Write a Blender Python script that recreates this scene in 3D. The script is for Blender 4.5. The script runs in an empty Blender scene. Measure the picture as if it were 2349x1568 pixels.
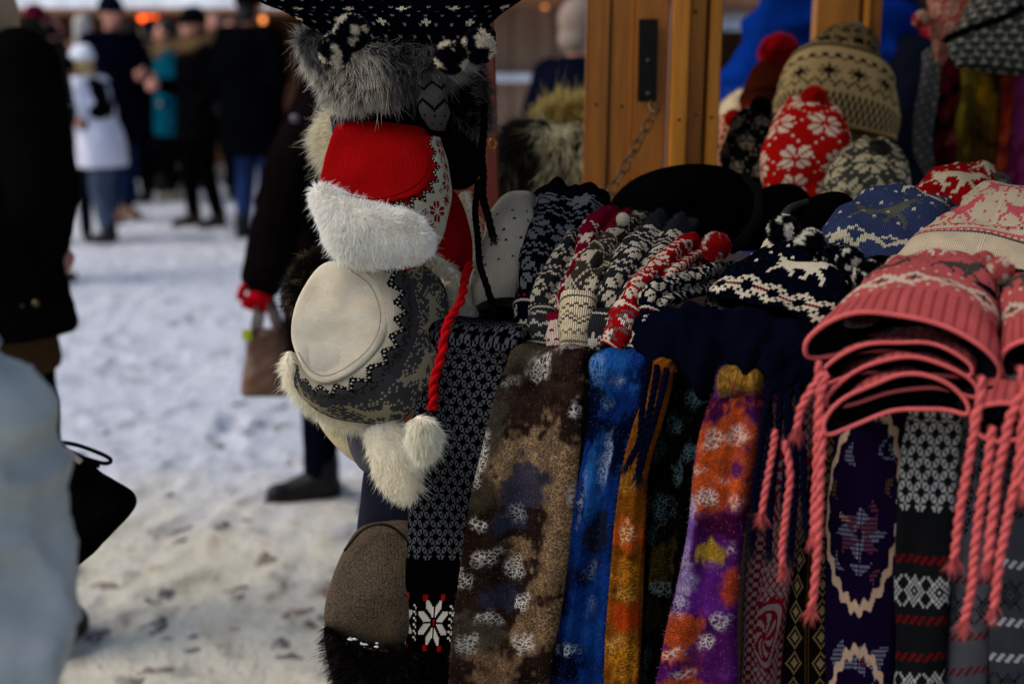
import bpy, math, random
import numpy as np
from mathutils import Vector, Matrix

# ------------------------------------------------------------------ camera, sky, sun, exposure
scene = bpy.context.scene
col = scene.collection
CAM_Z, PITCH, LENS = 1.58, math.radians(12.3), 50.0
cam_data = bpy.data.cameras.new('camera')
cam = bpy.data.objects.new('camera', cam_data)
col.objects.link(cam)
cam.location = (0, 0, CAM_Z)
cam.rotation_euler = (math.pi / 2 - PITCH, 0, 0)
cam_data.lens, cam_data.sensor_width = LENS, 36.0
cam_data.clip_start, cam_data.clip_end = 0.05, 400
cam_data.dof.use_dof = True
cam_data.dof.focus_distance = 2.0
cam_data.dof.aperture_fstop = 2.4
cam_data.dof.aperture_blades = 7
scene.camera = cam

SUN_EL, SUN_AZ = math.radians(46), math.radians(-104)      # azimuth from +Y towards +X
world = bpy.data.worlds.new('World')
scene.world = world
world.use_nodes = True
wn = world.node_tree
sky_node = wn.nodes.new('ShaderNodeTexSky')
sky_node.sky_type = 'NISHITA'
sky_node.sun_disc = False
sky_node.sun_elevation = SUN_EL
sky_node.sun_rotation = SUN_AZ
sky_node.air_density, sky_node.dust_density, sky_node.ozone_density = 1.0, 2.0, 1.5
wn.links.new(sky_node.outputs['Color'], wn.nodes['Background'].inputs['Color'])
wn.nodes['Background'].inputs['Strength'].default_value = 0.13
sun_data = bpy.data.lights.new('sun', 'SUN')
sun_data.energy, sun_data.angle, sun_data.color = 1.35, math.radians(38), (1.0, 0.93, 0.82)
sun = bpy.data.objects.new('sun', sun_data)
col.objects.link(sun)
sd = Vector((math.sin(SUN_AZ) * math.cos(SUN_EL), math.cos(SUN_AZ) * math.cos(SUN_EL), math.sin(SUN_EL)))
sun.rotation_euler = sd.to_track_quat('Z', 'Y').to_euler()
sun.location = sd * 30
scene.view_settings.view_transform = 'Standard'
scene.view_settings.look = 'None'
scene.view_settings.gamma = 1
scene.view_settings.exposure = 0.36
scene.cycles.use_denoising = True
scene.cycles.max_bounces = 6

# ------------------------------------------------------------------ places: photo point (2349 px wide) + distance -> world
F = 2349 * LENS / 36
FWD = np.array((0, math.cos(PITCH), -math.sin(PITCH)))
UPV = np.array((0, math.sin(PITCH), math.cos(PITCH)))
RGT = np.array((1.0, 0, 0))
EYE = np.array((0, 0, CAM_Z))
def P(x, y, d):
    return EYE + d * (FWD + RGT * ((x - 1174.5) / F) + UPV * ((784 - y) / F))
def ground_at(x, y, z=0.0):
    r = P(x, y, 1.0) - EYE
    return EYE + r * ((z - CAM_Z) / r[2])
def edge_d(x):                       # distance of the counter's front edge
    return 1.0 / (1 / 2.08 + (x - 930) / 1419 * (1 / 1.62 - 1 / 2.08))
def lin(c):
    c = np.array(c[:3], float) / 255.0
    c = np.where(c <= 0.04045, c / 12.92, ((c + 0.055) / 1.055) ** 2.4)
    return c * np.clip(c.max() / 0.7, 0.04, 1.1) ** 0.28      # shadow contrast put into every colour: dark tones sink further
def nrm(v):
    return v / np.maximum(np.linalg.norm(v, axis=-1, keepdims=True), 1e-9)

# ------------------------------------------------------------------ scene bookkeeping
def tag(o, label=None, cat=None, group=None, kind=None):
    if label: o['label'] = label
    if cat: o['category'] = cat
    if group: o['group'] = group
    if kind: o['kind'] = kind
    return o
def thing(name, label, cat, at=(0, 0, 0), group=None):
    o = bpy.data.objects.new(name, None)
    o.empty_display_size = 0.05
    o.location = tuple(at)
    col.objects.link(o)
    return tag(o, label, cat, group)
def link(name, me, mat, parent=None):
    o = bpy.data.objects.new(name, me)
    col.objects.link(o)
    if mat is not None:
        me.materials.clear(); me.materials.append(mat)
    if parent is not None:
        o.parent = parent
        if parent.parent is None:
            o.matrix_parent_inverse = Matrix.Translation(-parent.location)   # parts are modelled in world space
    return o
def quad_mesh(name, V, faces_q, faces_t=None, smooth=True):
    me = bpy.data.meshes.new(name)
    V = np.asarray(V, np.float32)
    q = np.asarray(faces_q, np.int32).reshape(-1, 4)
    t = np.asarray(faces_t, np.int32).reshape(-1, 3) if faces_t is not None else np.zeros((0, 3), np.int32)
    me.vertices.add(len(V)); me.vertices.foreach_set('co', V.ravel())
    loops = np.concatenate([q.ravel(), t.ravel()])
    me.loops.add(len(loops)); me.loops.foreach_set('vertex_index', loops)
    me.polygons.add(len(q) + len(t))
    starts = np.concatenate([np.arange(len(q)) * 4, len(q) * 4 + np.arange(len(t)) * 3]).astype(np.int32)
    me.polygons.foreach_set('loop_start', starts)
    me.polygons.foreach_set('use_smooth', np.full(len(starts), smooth))
    me.update(calc_edges=True)
    me.validate()
    return me
def set_col(me, rgb, domain):
    a = me.attributes.new('col', 'FLOAT_COLOR', domain)
    rgb = np.asarray(rgb, np.float32)
    n = {'POINT': len(me.vertices), 'FACE': len(me.polygons), 'CORNER': len(me.loops)}[domain]
    if rgb.ndim == 1: rgb = np.tile(rgb, (n, 1))
    a.data.foreach_set('color', np.c_[rgb, np.ones(len(rgb), np.float32)].astype(np.float32).ravel())
def set_uv(me, uv):
    l = me.uv_layers.new(name='UVMap')
    l.data.foreach_set('uv', np.asarray(uv, np.float32).ravel())

# value noise
def vnoise(p, scale=1.0, seed=0):
    p = np.asarray(p, float) * scale
    i = np.floor(p).astype(np.int64); f = p - i
    f = f * f * (3 - 2 * f)
    def h(ix, iy, iz):
        n = (ix * 374761393 + iy * 668265263 + iz * 2147483647 + seed * 974711) & 0xffffffff
        n = ((n ^ (n >> 13)) * 1274126177) & 0xffffffff
        return ((n ^ (n >> 16)) & 0xffff) / 65535.0
    x, y, z = i[..., 0], i[..., 1], i[..., 2]
    r = 0
    for a in (0, 1):
        for b in (0, 1):
            for c in (0, 1):
                w = (f[..., 0] if a else 1 - f[..., 0]) * (f[..., 1] if b else 1 - f[..., 1]) * (f[..., 2] if c else 1 - f[..., 2])
                r = r + w * h(x + a, y + b, z + c)
    return r

# ------------------------------------------------------------------ materials
MATS = {}
def new_mat(name):
    m = bpy.data.materials.new(name); m.use_nodes = True
    nt = m.node_tree
    return m, nt, nt.nodes['Principled BSDF'], nt.nodes.new, nt.links.new
def mth(nt, op, a, b=None, clamp=False):
    n = nt.nodes.new('ShaderNodeMath'); n.operation = op; n.use_clamp = clamp
    for k, v in enumerate((a, b)):
        if v is None: continue
        if isinstance(v, (int, float)): n.inputs[k].default_value = v
        else: nt.links.new(v, n.inputs[k])
    return n.outputs[0]
def mixc(nt, fac, a, b, blend='MIX'):
    n = nt.nodes.new('ShaderNodeMix'); n.data_type = 'RGBA'; n.blend_type = blend
    for sock, v in ((n.inputs[0], fac), (n.inputs[6], a), (n.inputs[7], b)):
        if isinstance(v, (int, float)): sock.default_value = v
        elif hasattr(v, 'is_linked'): nt.links.new(v, sock)
        else: sock.default_value = (*v, 1)
    return n.outputs[2]
def ramp(nt, fac, stops):
    n = nt.nodes.new('ShaderNodeValToRGB')
    e = n.color_ramp.elements
    while len(e) < len(stops): e.new(0.5)
    for k, (p, c) in enumerate(stops):
        e[k].position = p
        e[k].color = (c, c, c, 1) if isinstance(c, (int, float)) else (*c, 1)
    nt.links.new(fac, n.inputs[0])
    return n.outputs[0]
def noise_tex(nt, vec, scale, detail=4, rough=0.55, out='Fac'):
    n = nt.nodes.new('ShaderNodeTexNoise')
    n.inputs['Scale'].default_value = scale; n.inputs['Detail'].default_value = detail; n.inputs['Roughness'].default_value = rough
    if vec is not None: nt.links.new(vec, n.inputs['Vector'])
    return n.outputs[out]
def bump(nt, b, height, dist, strength=1.0):
    n = nt.nodes.new('ShaderNodeBump')
    n.inputs['Distance'].default_value = dist; n.inputs['Strength'].default_value = strength
    nt.links.new(height, n.inputs['Height']); nt.links.new(n.outputs[0], b.inputs['Normal'])

def knit_material(name, dist=0.0020, rib=False, amp=0.25, soil=0.0):
    m, nt, b, N, L = new_mat(name)
    at = N('ShaderNodeAttribute'); at.attribute_name = 'col'
    tc = N('ShaderNodeTexCoord')
    sep = N('ShaderNodeSeparateXYZ'); L(tc.outputs['UV'], sep.inputs[0])
    leg = mth(nt, 'ABSOLUTE', mth(nt, 'SINE', mth(nt, 'MULTIPLY', sep.outputs[0], 2 * math.pi)))
    row = mth(nt, 'ABSOLUTE', mth(nt, 'SINE', mth(nt, 'MULTIPLY', sep.outputs[1], math.pi)))
    hgt = mth(nt, 'MULTIPLY', leg, mth(nt, 'ADD', mth(nt, 'MULTIPLY', row, 0.5), 0.5))
    nz = noise_tex(nt, tc.outputs['Object'], 38, 5, 0.7)
    fz = noise_tex(nt, tc.outputs['Object'], 900, 2, 0.6)
    h2 = mth(nt, 'ADD', hgt, mth(nt, 'MULTIPLY', fz, 0.7))
    bump(nt, b, h2, dist)
    v = mth(nt, 'ADD', mth(nt, 'MULTIPLY', nz, 2 * amp), 1 - amp)
    c = mixc(nt, 1.0, at.outputs['Color'], v, 'MULTIPLY')
    gap = mth(nt, 'ADD', mth(nt, 'MULTIPLY', mth(nt, 'POWER', hgt, 0.6), 0.58), 0.55)     # shade in the gaps between yarn loops, put into the colour
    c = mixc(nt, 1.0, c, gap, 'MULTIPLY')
    if soil:
        c = mixc(nt, mth(nt, 'MULTIPLY', ramp(nt, noise_tex(nt, tc.outputs['Object'], 17, 5, 0.65), [(0.46, 0.0), (0.70, 1.0)]), soil), c, (0.86, 0.66, 0.42), 'MULTIPLY')
    L(c, b.inputs['Base Color'])
    b.inputs['Roughness'].default_value = 0.95
    b.inputs['Specular IOR Level'].default_value = 0.0
    return m
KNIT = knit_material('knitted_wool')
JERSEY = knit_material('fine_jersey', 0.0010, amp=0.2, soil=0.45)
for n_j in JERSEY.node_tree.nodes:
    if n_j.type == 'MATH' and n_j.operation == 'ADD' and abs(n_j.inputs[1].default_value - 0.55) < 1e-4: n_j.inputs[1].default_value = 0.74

def cloth(name, rgb, rough=0.9, scale=300, amp=0.3, dist=0.0006, sheen=0.1, rgb2=None, big=6.0):
    key = (name,)
    if key in MATS: return MATS[key]
    m, nt, b, N, L = new_mat(name)
    tc = N('ShaderNodeTexCoord')
    fine = noise_tex(nt, tc.outputs['Object'], scale, 3, 0.7)
    large = noise_tex(nt, tc.outputs['Object'], big, 4, 0.6)
    c1 = tuple(lin(rgb)); c2 = tuple(lin(rgb2)) if rgb2 is not None else tuple(np.array(c1) * 0.72)
    c = mixc(nt, ramp(nt, large, [(0.35, 0.0), (0.65, 1.0)]), c1, c2)
    c = mixc(nt, 1.0, c, mth(nt, 'ADD', mth(nt, 'MULTIPLY', fine, 2 * amp), 1 - amp), 'MULTIPLY')
    L(c, b.inputs['Base Color'])
    b.inputs['Roughness'].default_value = rough
    b.inputs['Specular IOR Level'].default_value = 0.0 if rough > 0.7 else 0.25
    bump(nt, b, mth(nt, 'ADD', fine, mth(nt, 'MULTIPLY', large, 3.0)), dist)
    MATS[key] = m
    return m

def fur_material(name='fur_hair'):
    if name in MATS: return MATS[name]
    m, nt, b, N, L = new_mat(name)
    at = N('ShaderNodeAttribute'); at.attribute_name = 'col'
    L(at.outputs['Color'], b.inputs['Base Color'])
    b.inputs['Roughness'].default_value = 0.55
    b.inputs['Specular IOR Level'].default_value = 0.2
    tr = N('ShaderNodeBsdfTranslucent'); L(at.outputs['Color'], tr.inputs['Color'])
    mx = N('ShaderNodeMixShader'); mx.inputs[0].default_value = 0.35
    L(b.outputs[0], mx.inputs[1]); L(tr.outputs[0], mx.inputs[2])
    L(mx.outputs[0], nt.nodes['Material Output'].inputs['Surface'])
    MATS[name] = m
    return m
FUR = fur_material()

def wood(name, rgb, rgb2, along='Z', scale=14.0, rough=0.6):
    if name in MATS: return MATS[name]
    m, nt, b, N, L = new_mat(name)
    tc = N('ShaderNodeTexCoord'); mp = N('ShaderNodeMapping')
    s = [scale, scale, scale]; s['XYZ'.index(along)] = scale * 0.05
    mp.inputs['Scale'].default_value = s
    L(tc.outputs['Object'], mp.inputs['Vector'])
    oi = N('ShaderNodeObjectInfo')
    ad = N('ShaderNodeVectorMath'); ad.operation = 'ADD'
    L(mp.outputs[0], ad.inputs[0]); L(oi.outputs['Random'], ad.inputs[1])
    g = noise_tex(nt, ad.outputs[0], 3.0, 8, 0.65)
    f = noise_tex(nt, ad.outputs[0], 22.0, 4, 0.7)
    big = noise_tex(nt, tc.outputs['Object'], 2.2, 3, 0.6)
    k = mth(nt, 'ADD', mth(nt, 'MULTIPLY', g, 0.7), mth(nt, 'MULTIPLY', f, 0.3))
    c = mixc(nt, ramp(nt, k, [(0.35, 0.0), (0.68, 1.0)]), tuple(lin(rgb)), tuple(lin(rgb2)))
    c = mixc(nt, mth(nt, 'MULTIPLY', ramp(nt, big, [(0.5, 0.0), (0.75, 1.0)]), 0.35), c, tuple(lin(rgb2) * 0.5))
    kv = N('ShaderNodeTexVoronoi'); kv.inputs['Scale'].default_value = 1.0
    km = N('ShaderNodeMapping'); ks = [7.0, 7.0, 7.0]; ks['XYZ'.index(along)] = 2.6; km.inputs['Scale'].default_value = ks
    L(tc.outputs['Object'], km.inputs['Vector']); L(km.outputs[0], kv.inputs['Vector'])
    knot = ramp(nt, mth(nt, 'ADD', kv.outputs['Distance'], mth(nt, 'MULTIPLY', mth(nt, 'SUBTRACT', f, 0.5), 0.12)), [(0.07, 1.0), (0.15, 0.0)])
    c = mixc(nt, mth(nt, 'MULTIPLY', knot, 0.8), c, tuple(lin(rgb2) * 0.22))
    c = mixc(nt, 1.0, c, mth(nt, 'ADD', mth(nt, 'MULTIPLY', oi.outputs['Random'], 0.3), 0.85), 'MULTIPLY')
    L(c, b.inputs['Base Color'])
    b.inputs['Roughness'].default_value = rough
    bump(nt, b, k, 0.0015)
    MATS[name] = m
    return m

def metal(name, rgb, rough=0.4, met=1.0):
    if name in MATS: return MATS[name]
    m, nt, b, N, L = new_mat(name)
    tc = N('ShaderNodeTexCoord')
    n = noise_tex(nt, tc.outputs['Object'], 60, 4, 0.6)
    c = mixc(nt, ramp(nt, n, [(0.4, 0.0), (0.7, 1.0)]), tuple(lin(rgb)), tuple(lin(rgb) * 0.45))
    L(c, b.inputs['Base Color'])
    b.inputs['Metallic'].default_value = met
    b.inputs['Roughness'].default_value = rough
    bump(nt, b, n, 0.0006)
    MATS[name] = m
    return m
def lamp_mat(name, rgb, strength):
    m, nt, b, N, L = new_mat(name)
    b.inputs['Emission Color'].default_value = (*lin(rgb), 1)
    b.inputs['Emission Strength'].default_value = strength
    b.inputs['Base Color'].default_value = (*lin(rgb), 1)
    return m

# ------------------------------------------------------------------ knit charts: chart[row, stitch] = yarn number
def ch(nr, st): return np.zeros((nr, st), np.int8)
def stamp(c, mo, y, x, k):
    h, w = mo.shape
    ys = np.arange(y, y + h); ok = (ys >= 0) & (ys < c.shape[0])
    xs = np.arange(x, x + w) % c.shape[1]
    sub = c[np.ix_(ys[ok], xs)]
    sub[mo[ok] > 0] = k
    c[np.ix_(ys[ok], xs)] = sub
def stars(c, R, px, py, k, y0=0, y1=None, stag=True):
    y1 = c.shape[0] if y1 is None else y1
    mo = star(R)
    for j, y in enumerate(range(y0, y1, py)):
        for x in range(0, c.shape[1], px):
            stamp(c, mo, y, x + (px // 2 if stag and j % 2 else 0), k)
def lattice(c, p, k, y0=0, y1=None, thick=1):
    y1 = c.shape[0] if y1 is None else y1
    i, j = np.mgrid[0:c.shape[0], 0:c.shape[1]]
    m = (((i + j) % p < thick) | ((i - j) % p < thick)) & (i >= y0) & (i < y1)
    c[m] = k
def dots(c, px, py, k, y0=0, y1=None, plus=False):
    y1 = c.shape[0] if y1 is None else y1
    i, j = np.mgrid[0:c.shape[0], 0:c.shape[1]]
    jj = (j + ((i // py) % 2) * (px // 2)) % px; ii = i % py
    m = (jj == 0) & (ii == 0)
    if plus: m |= ((jj == 0) & ((ii == 1) | (ii == py - 1))) | ((ii == 0) & ((jj == 1) | (jj == px - 1)))
    c[m & (i >= y0) & (i < y1)] = k
def zig(c, y, p, amp, k, th=1, chk=False):
    j = np.arange(c.shape[1]); t = np.abs((j % p) - p / 2) / (p / 2) * amp
    for q in range(th):
        yy = np.round(y + t + q).astype(int); ok = (yy >= 0) & (yy < c.shape[0])
        if chk: ok &= (j + q) % 2 == 0
        c[yy[ok], j[ok]] = k
def band(c, y0, y1, k): c[y0:y1] = k
def chk(c, y0, y1, k, s=1):
    i, j = np.mgrid[0:c.shape[0], 0:c.shape[1]]
    c[(((i // s) + (j // s)) % 2 == 0) & (i >= y0) & (i < y1)] = k
def art(txt): return np.array([[1 if ch_ == '#' else 0 for ch_ in r] for r in reversed(txt.split())], np.int8)
_H15 = ['...##.....##...', '...###...###...', '...####.####...', '##..###.###..##', '###..##.##..###', '####..#.#..####', '.####.....####.', '...............']
_H11 = ['..##...##..', '..###.###..', '##.##.##.##', '###.#.#.###', '.###...###.', '...........']
_H7 = ['..#.#..', '.##.##.', '###.###', '...#...']
def star(R):
    h = _H15 if R >= 7 else _H11 if R >= 5 else _H7
    return art('\n'.join(h + h[-2::-1]))
DEER = art('''
.............#..#.#.
..............#.##..
...............###..
#.............#####.
.##..........####.#.
.###############....
..##############....
..#############.....
..############......
.##.###...#####.....
##...##....##.##....
#.....##...#...##...
#......#...#....#...
.......#..##....#...
''')
FLAKE = art('''
...#...
.#.#.#.
..###..
#######
..###..
.#.#.#.
...#...
''')
def deer(c, y, px, k, off=0):
    for x in range(off, c.shape[1] - 6, px): stamp(c, DEER, y, x, k)
def flakes(c, px, py, k, y0=0, y1=None):
    y1 = c.shape[0] if y1 is None else y1
    for j, y in enumerate(range(y0, y1, py)):
        for x in range(0, c.shape[1], px): stamp(c, FLAKE, y, x + (px // 2 if j % 2 else 0), k)
def small_flower(c, px, py, k, y0=0, y1=None):
    mo = art('.#.#. ####. ..#.. ####. .#.#.'.replace(' ', '\n'))
    y1 = c.shape[0] if y1 is None else y1
    for j, y in enumerate(range(y0, y1, py)):
        for x in range(0, c.shape[1], px): stamp(c, mo, y, x + (px // 2 if j % 2 else 0), k)

# ------------------------------------------------------------------ surfaces
def resample(ctl, n):
    C = np.asarray(ctl, float)
    if len(C) == 2:
        t = np.linspace(0, 1, n)[:, None]; return C[0] * (1 - t) + C[1] * t
    Q = np.vstack([2 * C[0] - C[1], C, 2 * C[-1] - C[-2]])
    out = []
    for i in range(1, len(Q) - 2):
        t = np.linspace(0, 1, 24, endpoint=False)[:, None]
        p0, p1, p2, p3 = Q[i - 1], Q[i], Q[i + 1], Q[i + 2]
        out.append(0.5 * (2 * p1 + (p2 - p0) * t + (2 * p0 - 5 * p1 + 4 * p2 - p3) * t ** 2 + (3 * p1 - p0 - 3 * p2 + p3) * t ** 3))
    S = np.vstack(out + [C[-1:]])
    k = 6 if S.shape[1] >= 6 else 3
    s = np.r_[0, np.cumsum(np.linalg.norm(np.diff(S[:, :k], axis=0), axis=1))]
    q = np.linspace(0, s[-1], n)
    return np.stack([np.interp(q, s, S[:, j]) for j in range(S.shape[1])], 1)

def knit_grid(name, G, chart, pal, parent=None, mat=None, zigzag=True):
    """G: (2*nr+2, cols+1, 3) half-row grid; even columns take whole rows, odd ones half-row shifted, so each stitch is a V."""
    nr, st = chart.shape
    C = G.shape[1] - 1
    k = C // st
    V = G[0:2 * nr + 1:2].copy()
    if zigzag: V[:, 1::2] = G[1:2 * nr + 2:2, 1::2]
    R = nr
    idx = np.arange((R + 1) * (C + 1)).reshape(R + 1, C + 1)
    q = np.stack([idx[:-1, :-1], idx[:-1, 1:], idx[1:, 1:], idx[1:, :-1]], -1).reshape(-1, 4)
    me = quad_mesh(name, V.reshape(-1, 3), q)
    pal = np.array([lin(p) for p in pal])
    fc = pal[np.repeat(chart, k, axis=1).ravel()]
    if len(me.polygons) == len(fc): set_col(me, fc, 'FACE')
    else: set_col(me, pal[0], 'FACE')
    cu, rv = np.meshgrid(np.arange(C + 1) / k, np.arange(R + 1))
    uv = np.stack([cu, rv], -1).reshape(-1, 2)
    if len(me.loops) == q.size: set_uv(me, uv[q.ravel()])
    return link(name, me, mat or KNIT, parent)

def sleeve_grid(rows, nr, C, p=0.75, wr=0.004, seed=0, gather=0.0, gk=9, folds=0.0, fk=5, arch=0.0, crease=0.0):
    """A soft flattened tube. rows: (Lx, Ly, Rx, Ry, distance, half thickness[, distance of the right side])."""
    ctl = []
    for r in rows:
        d2 = r[6] if len(r) > 6 else r[4]
        ctl.append(np.r_[P(r[0], r[1], r[4]), P(r[2], r[3], d2), r[5]])
    S = resample(ctl, 2 * nr + 2)
    L_, R_, t = S[:, :3], S[:, 3:6], np.maximum(S[:, 6], 0.0005)
    M = (L_ + R_) / 2
    W = np.linalg.norm(R_ - L_, axis=1) / 2
    B = R_ - L_
    good = W > 0.004
    if not good.all():
        gi = np.where(good)[0]
        near = gi[np.abs(np.arange(len(W))[:, None] - gi[None]).argmin(1)]
        B = B[near]
    B = nrm(B)
    T = nrm(np.gradient(M, axis=0))
    Nn = np.cross(B, T)
    Nn *= np.sign(np.sum(Nn * (EYE - M), 1) + 1e-9)[:, None]
    Nn = nrm(Nn)
    u = np.linspace(0, 1, C + 1)
    rnd = np.random.RandomState(seed)
    G = np.zeros((len(S), C + 1, 3))
    aa = np.linspace(-math.pi / 2, 1.5 * math.pi, 361)
    ca, sa = np.cos(aa), np.sin(aa)
    cx = -np.sign(ca) * np.abs(ca) ** p; sx = np.sign(sa) * np.abs(sa) ** p
    ph = rnd.rand(8) * 6.28
    v = np.linspace(0, 1, len(S))
    for i in range(len(S)):
        X, Z = cx * max(W[i], 0.001), sx * t[i]
        s = np.r_[0, np.cumsum(np.hypot(np.diff(X), np.diff(Z)))]
        a = np.interp(u * s[-1], s, aa)
        c_, s_ = np.cos(a), np.sin(a)
        x = -np.sign(c_) * np.abs(c_) ** p * max(W[i], 0.001); z = np.sign(s_) * np.abs(s_) ** p * t[i]
        nx, nz = -c_ * t[i], s_ * max(W[i], 0.001)
        ln = np.hypot(nx, nz) + 1e-9
        nx, nz = nx / ln, nz / ln
        dsp = wr * (np.sin(6.283 * (2 * u + 1.7 * v[i]) + ph[0]) * 0.5 + np.sin(6.283 * (3 * u - 2.6 * v[i]) + ph[1]) * 0.35
                    + np.sin(6.283 * (5 * u + 4.1 * v[i]) + ph[2]) * 0.2)
        if gather: dsp = dsp + gather * np.cos(6.283 * gk * u + ph[3]) * np.clip((v[i] - 0.5) * 2, 0, 1) ** 1.3
        if folds:
            wob = 0.12 * np.sin(6.283 * 0.7 * v[i] + ph[5])
            dsp = dsp + folds * (np.sin(6.283 * (fk * u + wob) + ph[4]) * 0.7 + np.sin(6.283 * ((fk * 2 + 1) * u - wob * 2) + ph[6]) * 0.3) * np.clip(v[i] * 2.2 - 0.2, 0.12, 1)
        if crease: dsp = dsp - crease * np.exp(-((u - 0.52 - 0.04 * np.sin(5 * v[i])) / 0.045) ** 2) * np.clip(v[i] * 4, 0.3, 1)
        dsp = dsp * min(1.0, W[i] / 0.02)
        x = x + nx * dsp; z = z + nz * dsp
        G[i] = M[i] + B[i] * x[:, None] + Nn[i] * z[:, None]
        if arch: G[i] += UPV * (arch * (1 - np.clip(x / max(W[i], 0.001), -1, 1) ** 2) * (1 - v[i]))[:, None]
    G += ((vnoise(G, 45, seed) - 0.5) * wr * 0.8)[..., None] * nrm(EYE - G)
    return G
def sleeve(name, rows, chart, pal, parent=None, mat=None, zigzag=True, **kw):
    nr, st = chart.shape
    C = st * (2 if zigzag else 1)
    return knit_grid(name, sleeve_grid(rows, nr, C, **kw), chart, pal, parent, mat, zigzag)

def revolve(name, C0, n, e1, prof, chart, pal, parent, ell=1.0, wr=0.003, seed=0, th0=0.0):
    """Knitted side of a hat: prof = [(distance behind the crown, radius)]."""
    nr, st = chart.shape
    n = nrm(np.array(n, float)); e1 = np.array(e1, float); e1 = nrm(e1 - n * e1.dot(n)); e2 = np.cross(n, e1)
    S = resample(np.array([(a, b_, 0) for a, b_ in prof]), 2 * nr + 2)
    th = np.linspace(0, 2 * math.pi, 2 * st + 1) + th0
    rad = S[:, 1][:, None] * np.ones_like(th)[None]
    G = C0 - n * S[:, 0][:, None, None] + (e1 * np.cos(th)[None, :, None] + e2 * ell * np.sin(th)[None, :, None]) * rad[..., None]
    G += ((vnoise(G, 14, seed) - 0.5) * wr * 4 + (vnoise(G, 40, seed + 1) - 0.5) * wr)[..., None] * nrm(G - (C0 - n * 0.06))
    return knit_grid(name, G, chart, pal, parent)
def disc(name, C0, n, e1, r, dome, rgb, parent, ell=1.0, seed=0, stitch=0.0028, lump=0.004, mat=None):
    n = nrm(np.array(n, float)); e1 = np.array(e1, float); e1 = nrm(e1 - n * e1.dot(n)); e2 = np.cross(n, e1)
    K, A = 26, 96
    V = []; uv = []
    for k in range(K + 1):
        q = k / K
        th = np.linspace(0, 2 * math.pi, A, endpoint=False)
        edge = -0.006 * max(0, (q - 0.9) / 0.1) ** 2
        p = C0 + (e1 * np.cos(th)[:, None] + e2 * ell * np.sin(th)[:, None]) * r * q + n * (dome * (1 - q * q) + edge)
        p = p + n * ((vnoise(p, 22, seed) - 0.5) * lump * 2 * (1 - q ** 3) + 0.35 * lump * np.sin(p @ e1 * 95 + 3 * np.sin(p @ e2 * 30)) * (1 - q ** 4))[:, None]
        V.append(p); uv.append(np.stack([(p - C0) @ e1 / stitch, (p - C0) @ e2 / stitch], 1))
    V = np.vstack(V); uv = np.vstack(uv)
    i = np.arange(K)[:, None] * A; j = np.arange(A)[None]
    q = np.stack([i + j, i + (j + 1) % A, i + A + (j + 1) % A, i + A + j], -1).reshape(-1, 4)
    me = quad_mesh(name, V, q)
    set_col(me, lin(rgb), 'POINT')
    if len(me.loops) == q.size: set_uv(me, uv[q.ravel()])
    return link(name, me, mat or KNIT, parent)

def closed_spline(pts, n):
    Q = np.asarray(pts, float); m = len(Q); out = []
    for i in range(m):
        p0, p1, p2, p3 = Q[i - 1], Q[i], Q[(i + 1) % m], Q[(i + 2) % m]
        t = np.linspace(0, 1, 16, endpoint=False)[:, None]
        out.append(0.5 * (2 * p1 + (p2 - p0) * t + (2 * p0 - 5 * p1 + 4 * p2 - p3) * t ** 2 + (3 * p1 - p0 - 3 * p2 + p3) * t ** 3))
    S = np.vstack(out + [Q[:1]])
    s = np.r_[0, np.cumsum(np.linalg.norm(np.diff(S, axis=0), axis=1))]
    q = np.linspace(0, s[-1], n, endpoint=False)
    return np.stack([np.interp(q, s, S[:, 0]), np.interp(q, s, S[:, 1])], 1)
def pad(name, outline, d, thick, mat, parent, rgb=None, gx=0.0, gy=0.0, back=None, seed=0, lump=0.004, n=84, stitch=0.003, power=0.5):
    """A cushion-like piece with a given outline; thick = half thickness, gx/gy tilt it in depth (metres per 100 px)."""
    O = closed_spline(outline, n)
    c = O.mean(0)
    prof = [1.0, 0.985, 0.95, 0.88, 0.78, 0.64, 0.48, 0.3, 0.12]
    V = []; uv = []
    def ring(q, side):
        pts = c + (O - c) * q
        h = thick * (1 - q ** 2.2) ** power * side * (1 if side > 0 or back is None else back)
        w = np.array([P(x, y, d + gx * (x - c[0]) / 100 + gy * (y - c[1]) / 100) for x, y in pts])
        w = w + nrm(EYE - w) * h
        w = w + nrm(EYE - w) * ((vnoise(w, 30, seed) - 0.5) * lump * 2 * (1 - q ** 6) + (vnoise(w, 12, seed + 3) - 0.5) * lump * 3 * (1 - q ** 6))[:, None] * side
        return w
    rings = [ring(q, 1) for q in prof[::-1]] + [ring(q, -1) for q in prof[1:]]
    A = n
    V = np.vstack(rings + [rings[0].mean(0)[None], rings[-1].mean(0)[None]])
    K = len(rings)
    i = np.arange(K - 1)[:, None] * A; j = np.arange(A)[None]
    q = np.stack([i + j, i + A + j, i + A + (j + 1) % A, i + (j + 1) % A], -1).reshape(-1, 4)
    jj = np.arange(A)
    t = np.vstack([np.stack([np.full(A, K * A), jj, (jj + 1) % A], 1), np.stack([np.full(A, K * A + 1), (K - 1) * A + (jj + 1) % A, (K - 1) * A + jj], 1)])
    me = quad_mesh(name, V, q, t)
    if rgb is not None: set_col(me, lin(rgb), 'POINT')
    lv = np.zeros(len(me.loops), np.int32); me.loops.foreach_get('vertex_index', lv)
    set_uv(me, np.stack([V[lv] @ RGT, V[lv] @ UPV], 1) / stitch)
    return link(name, me, mat, parent)

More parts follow.
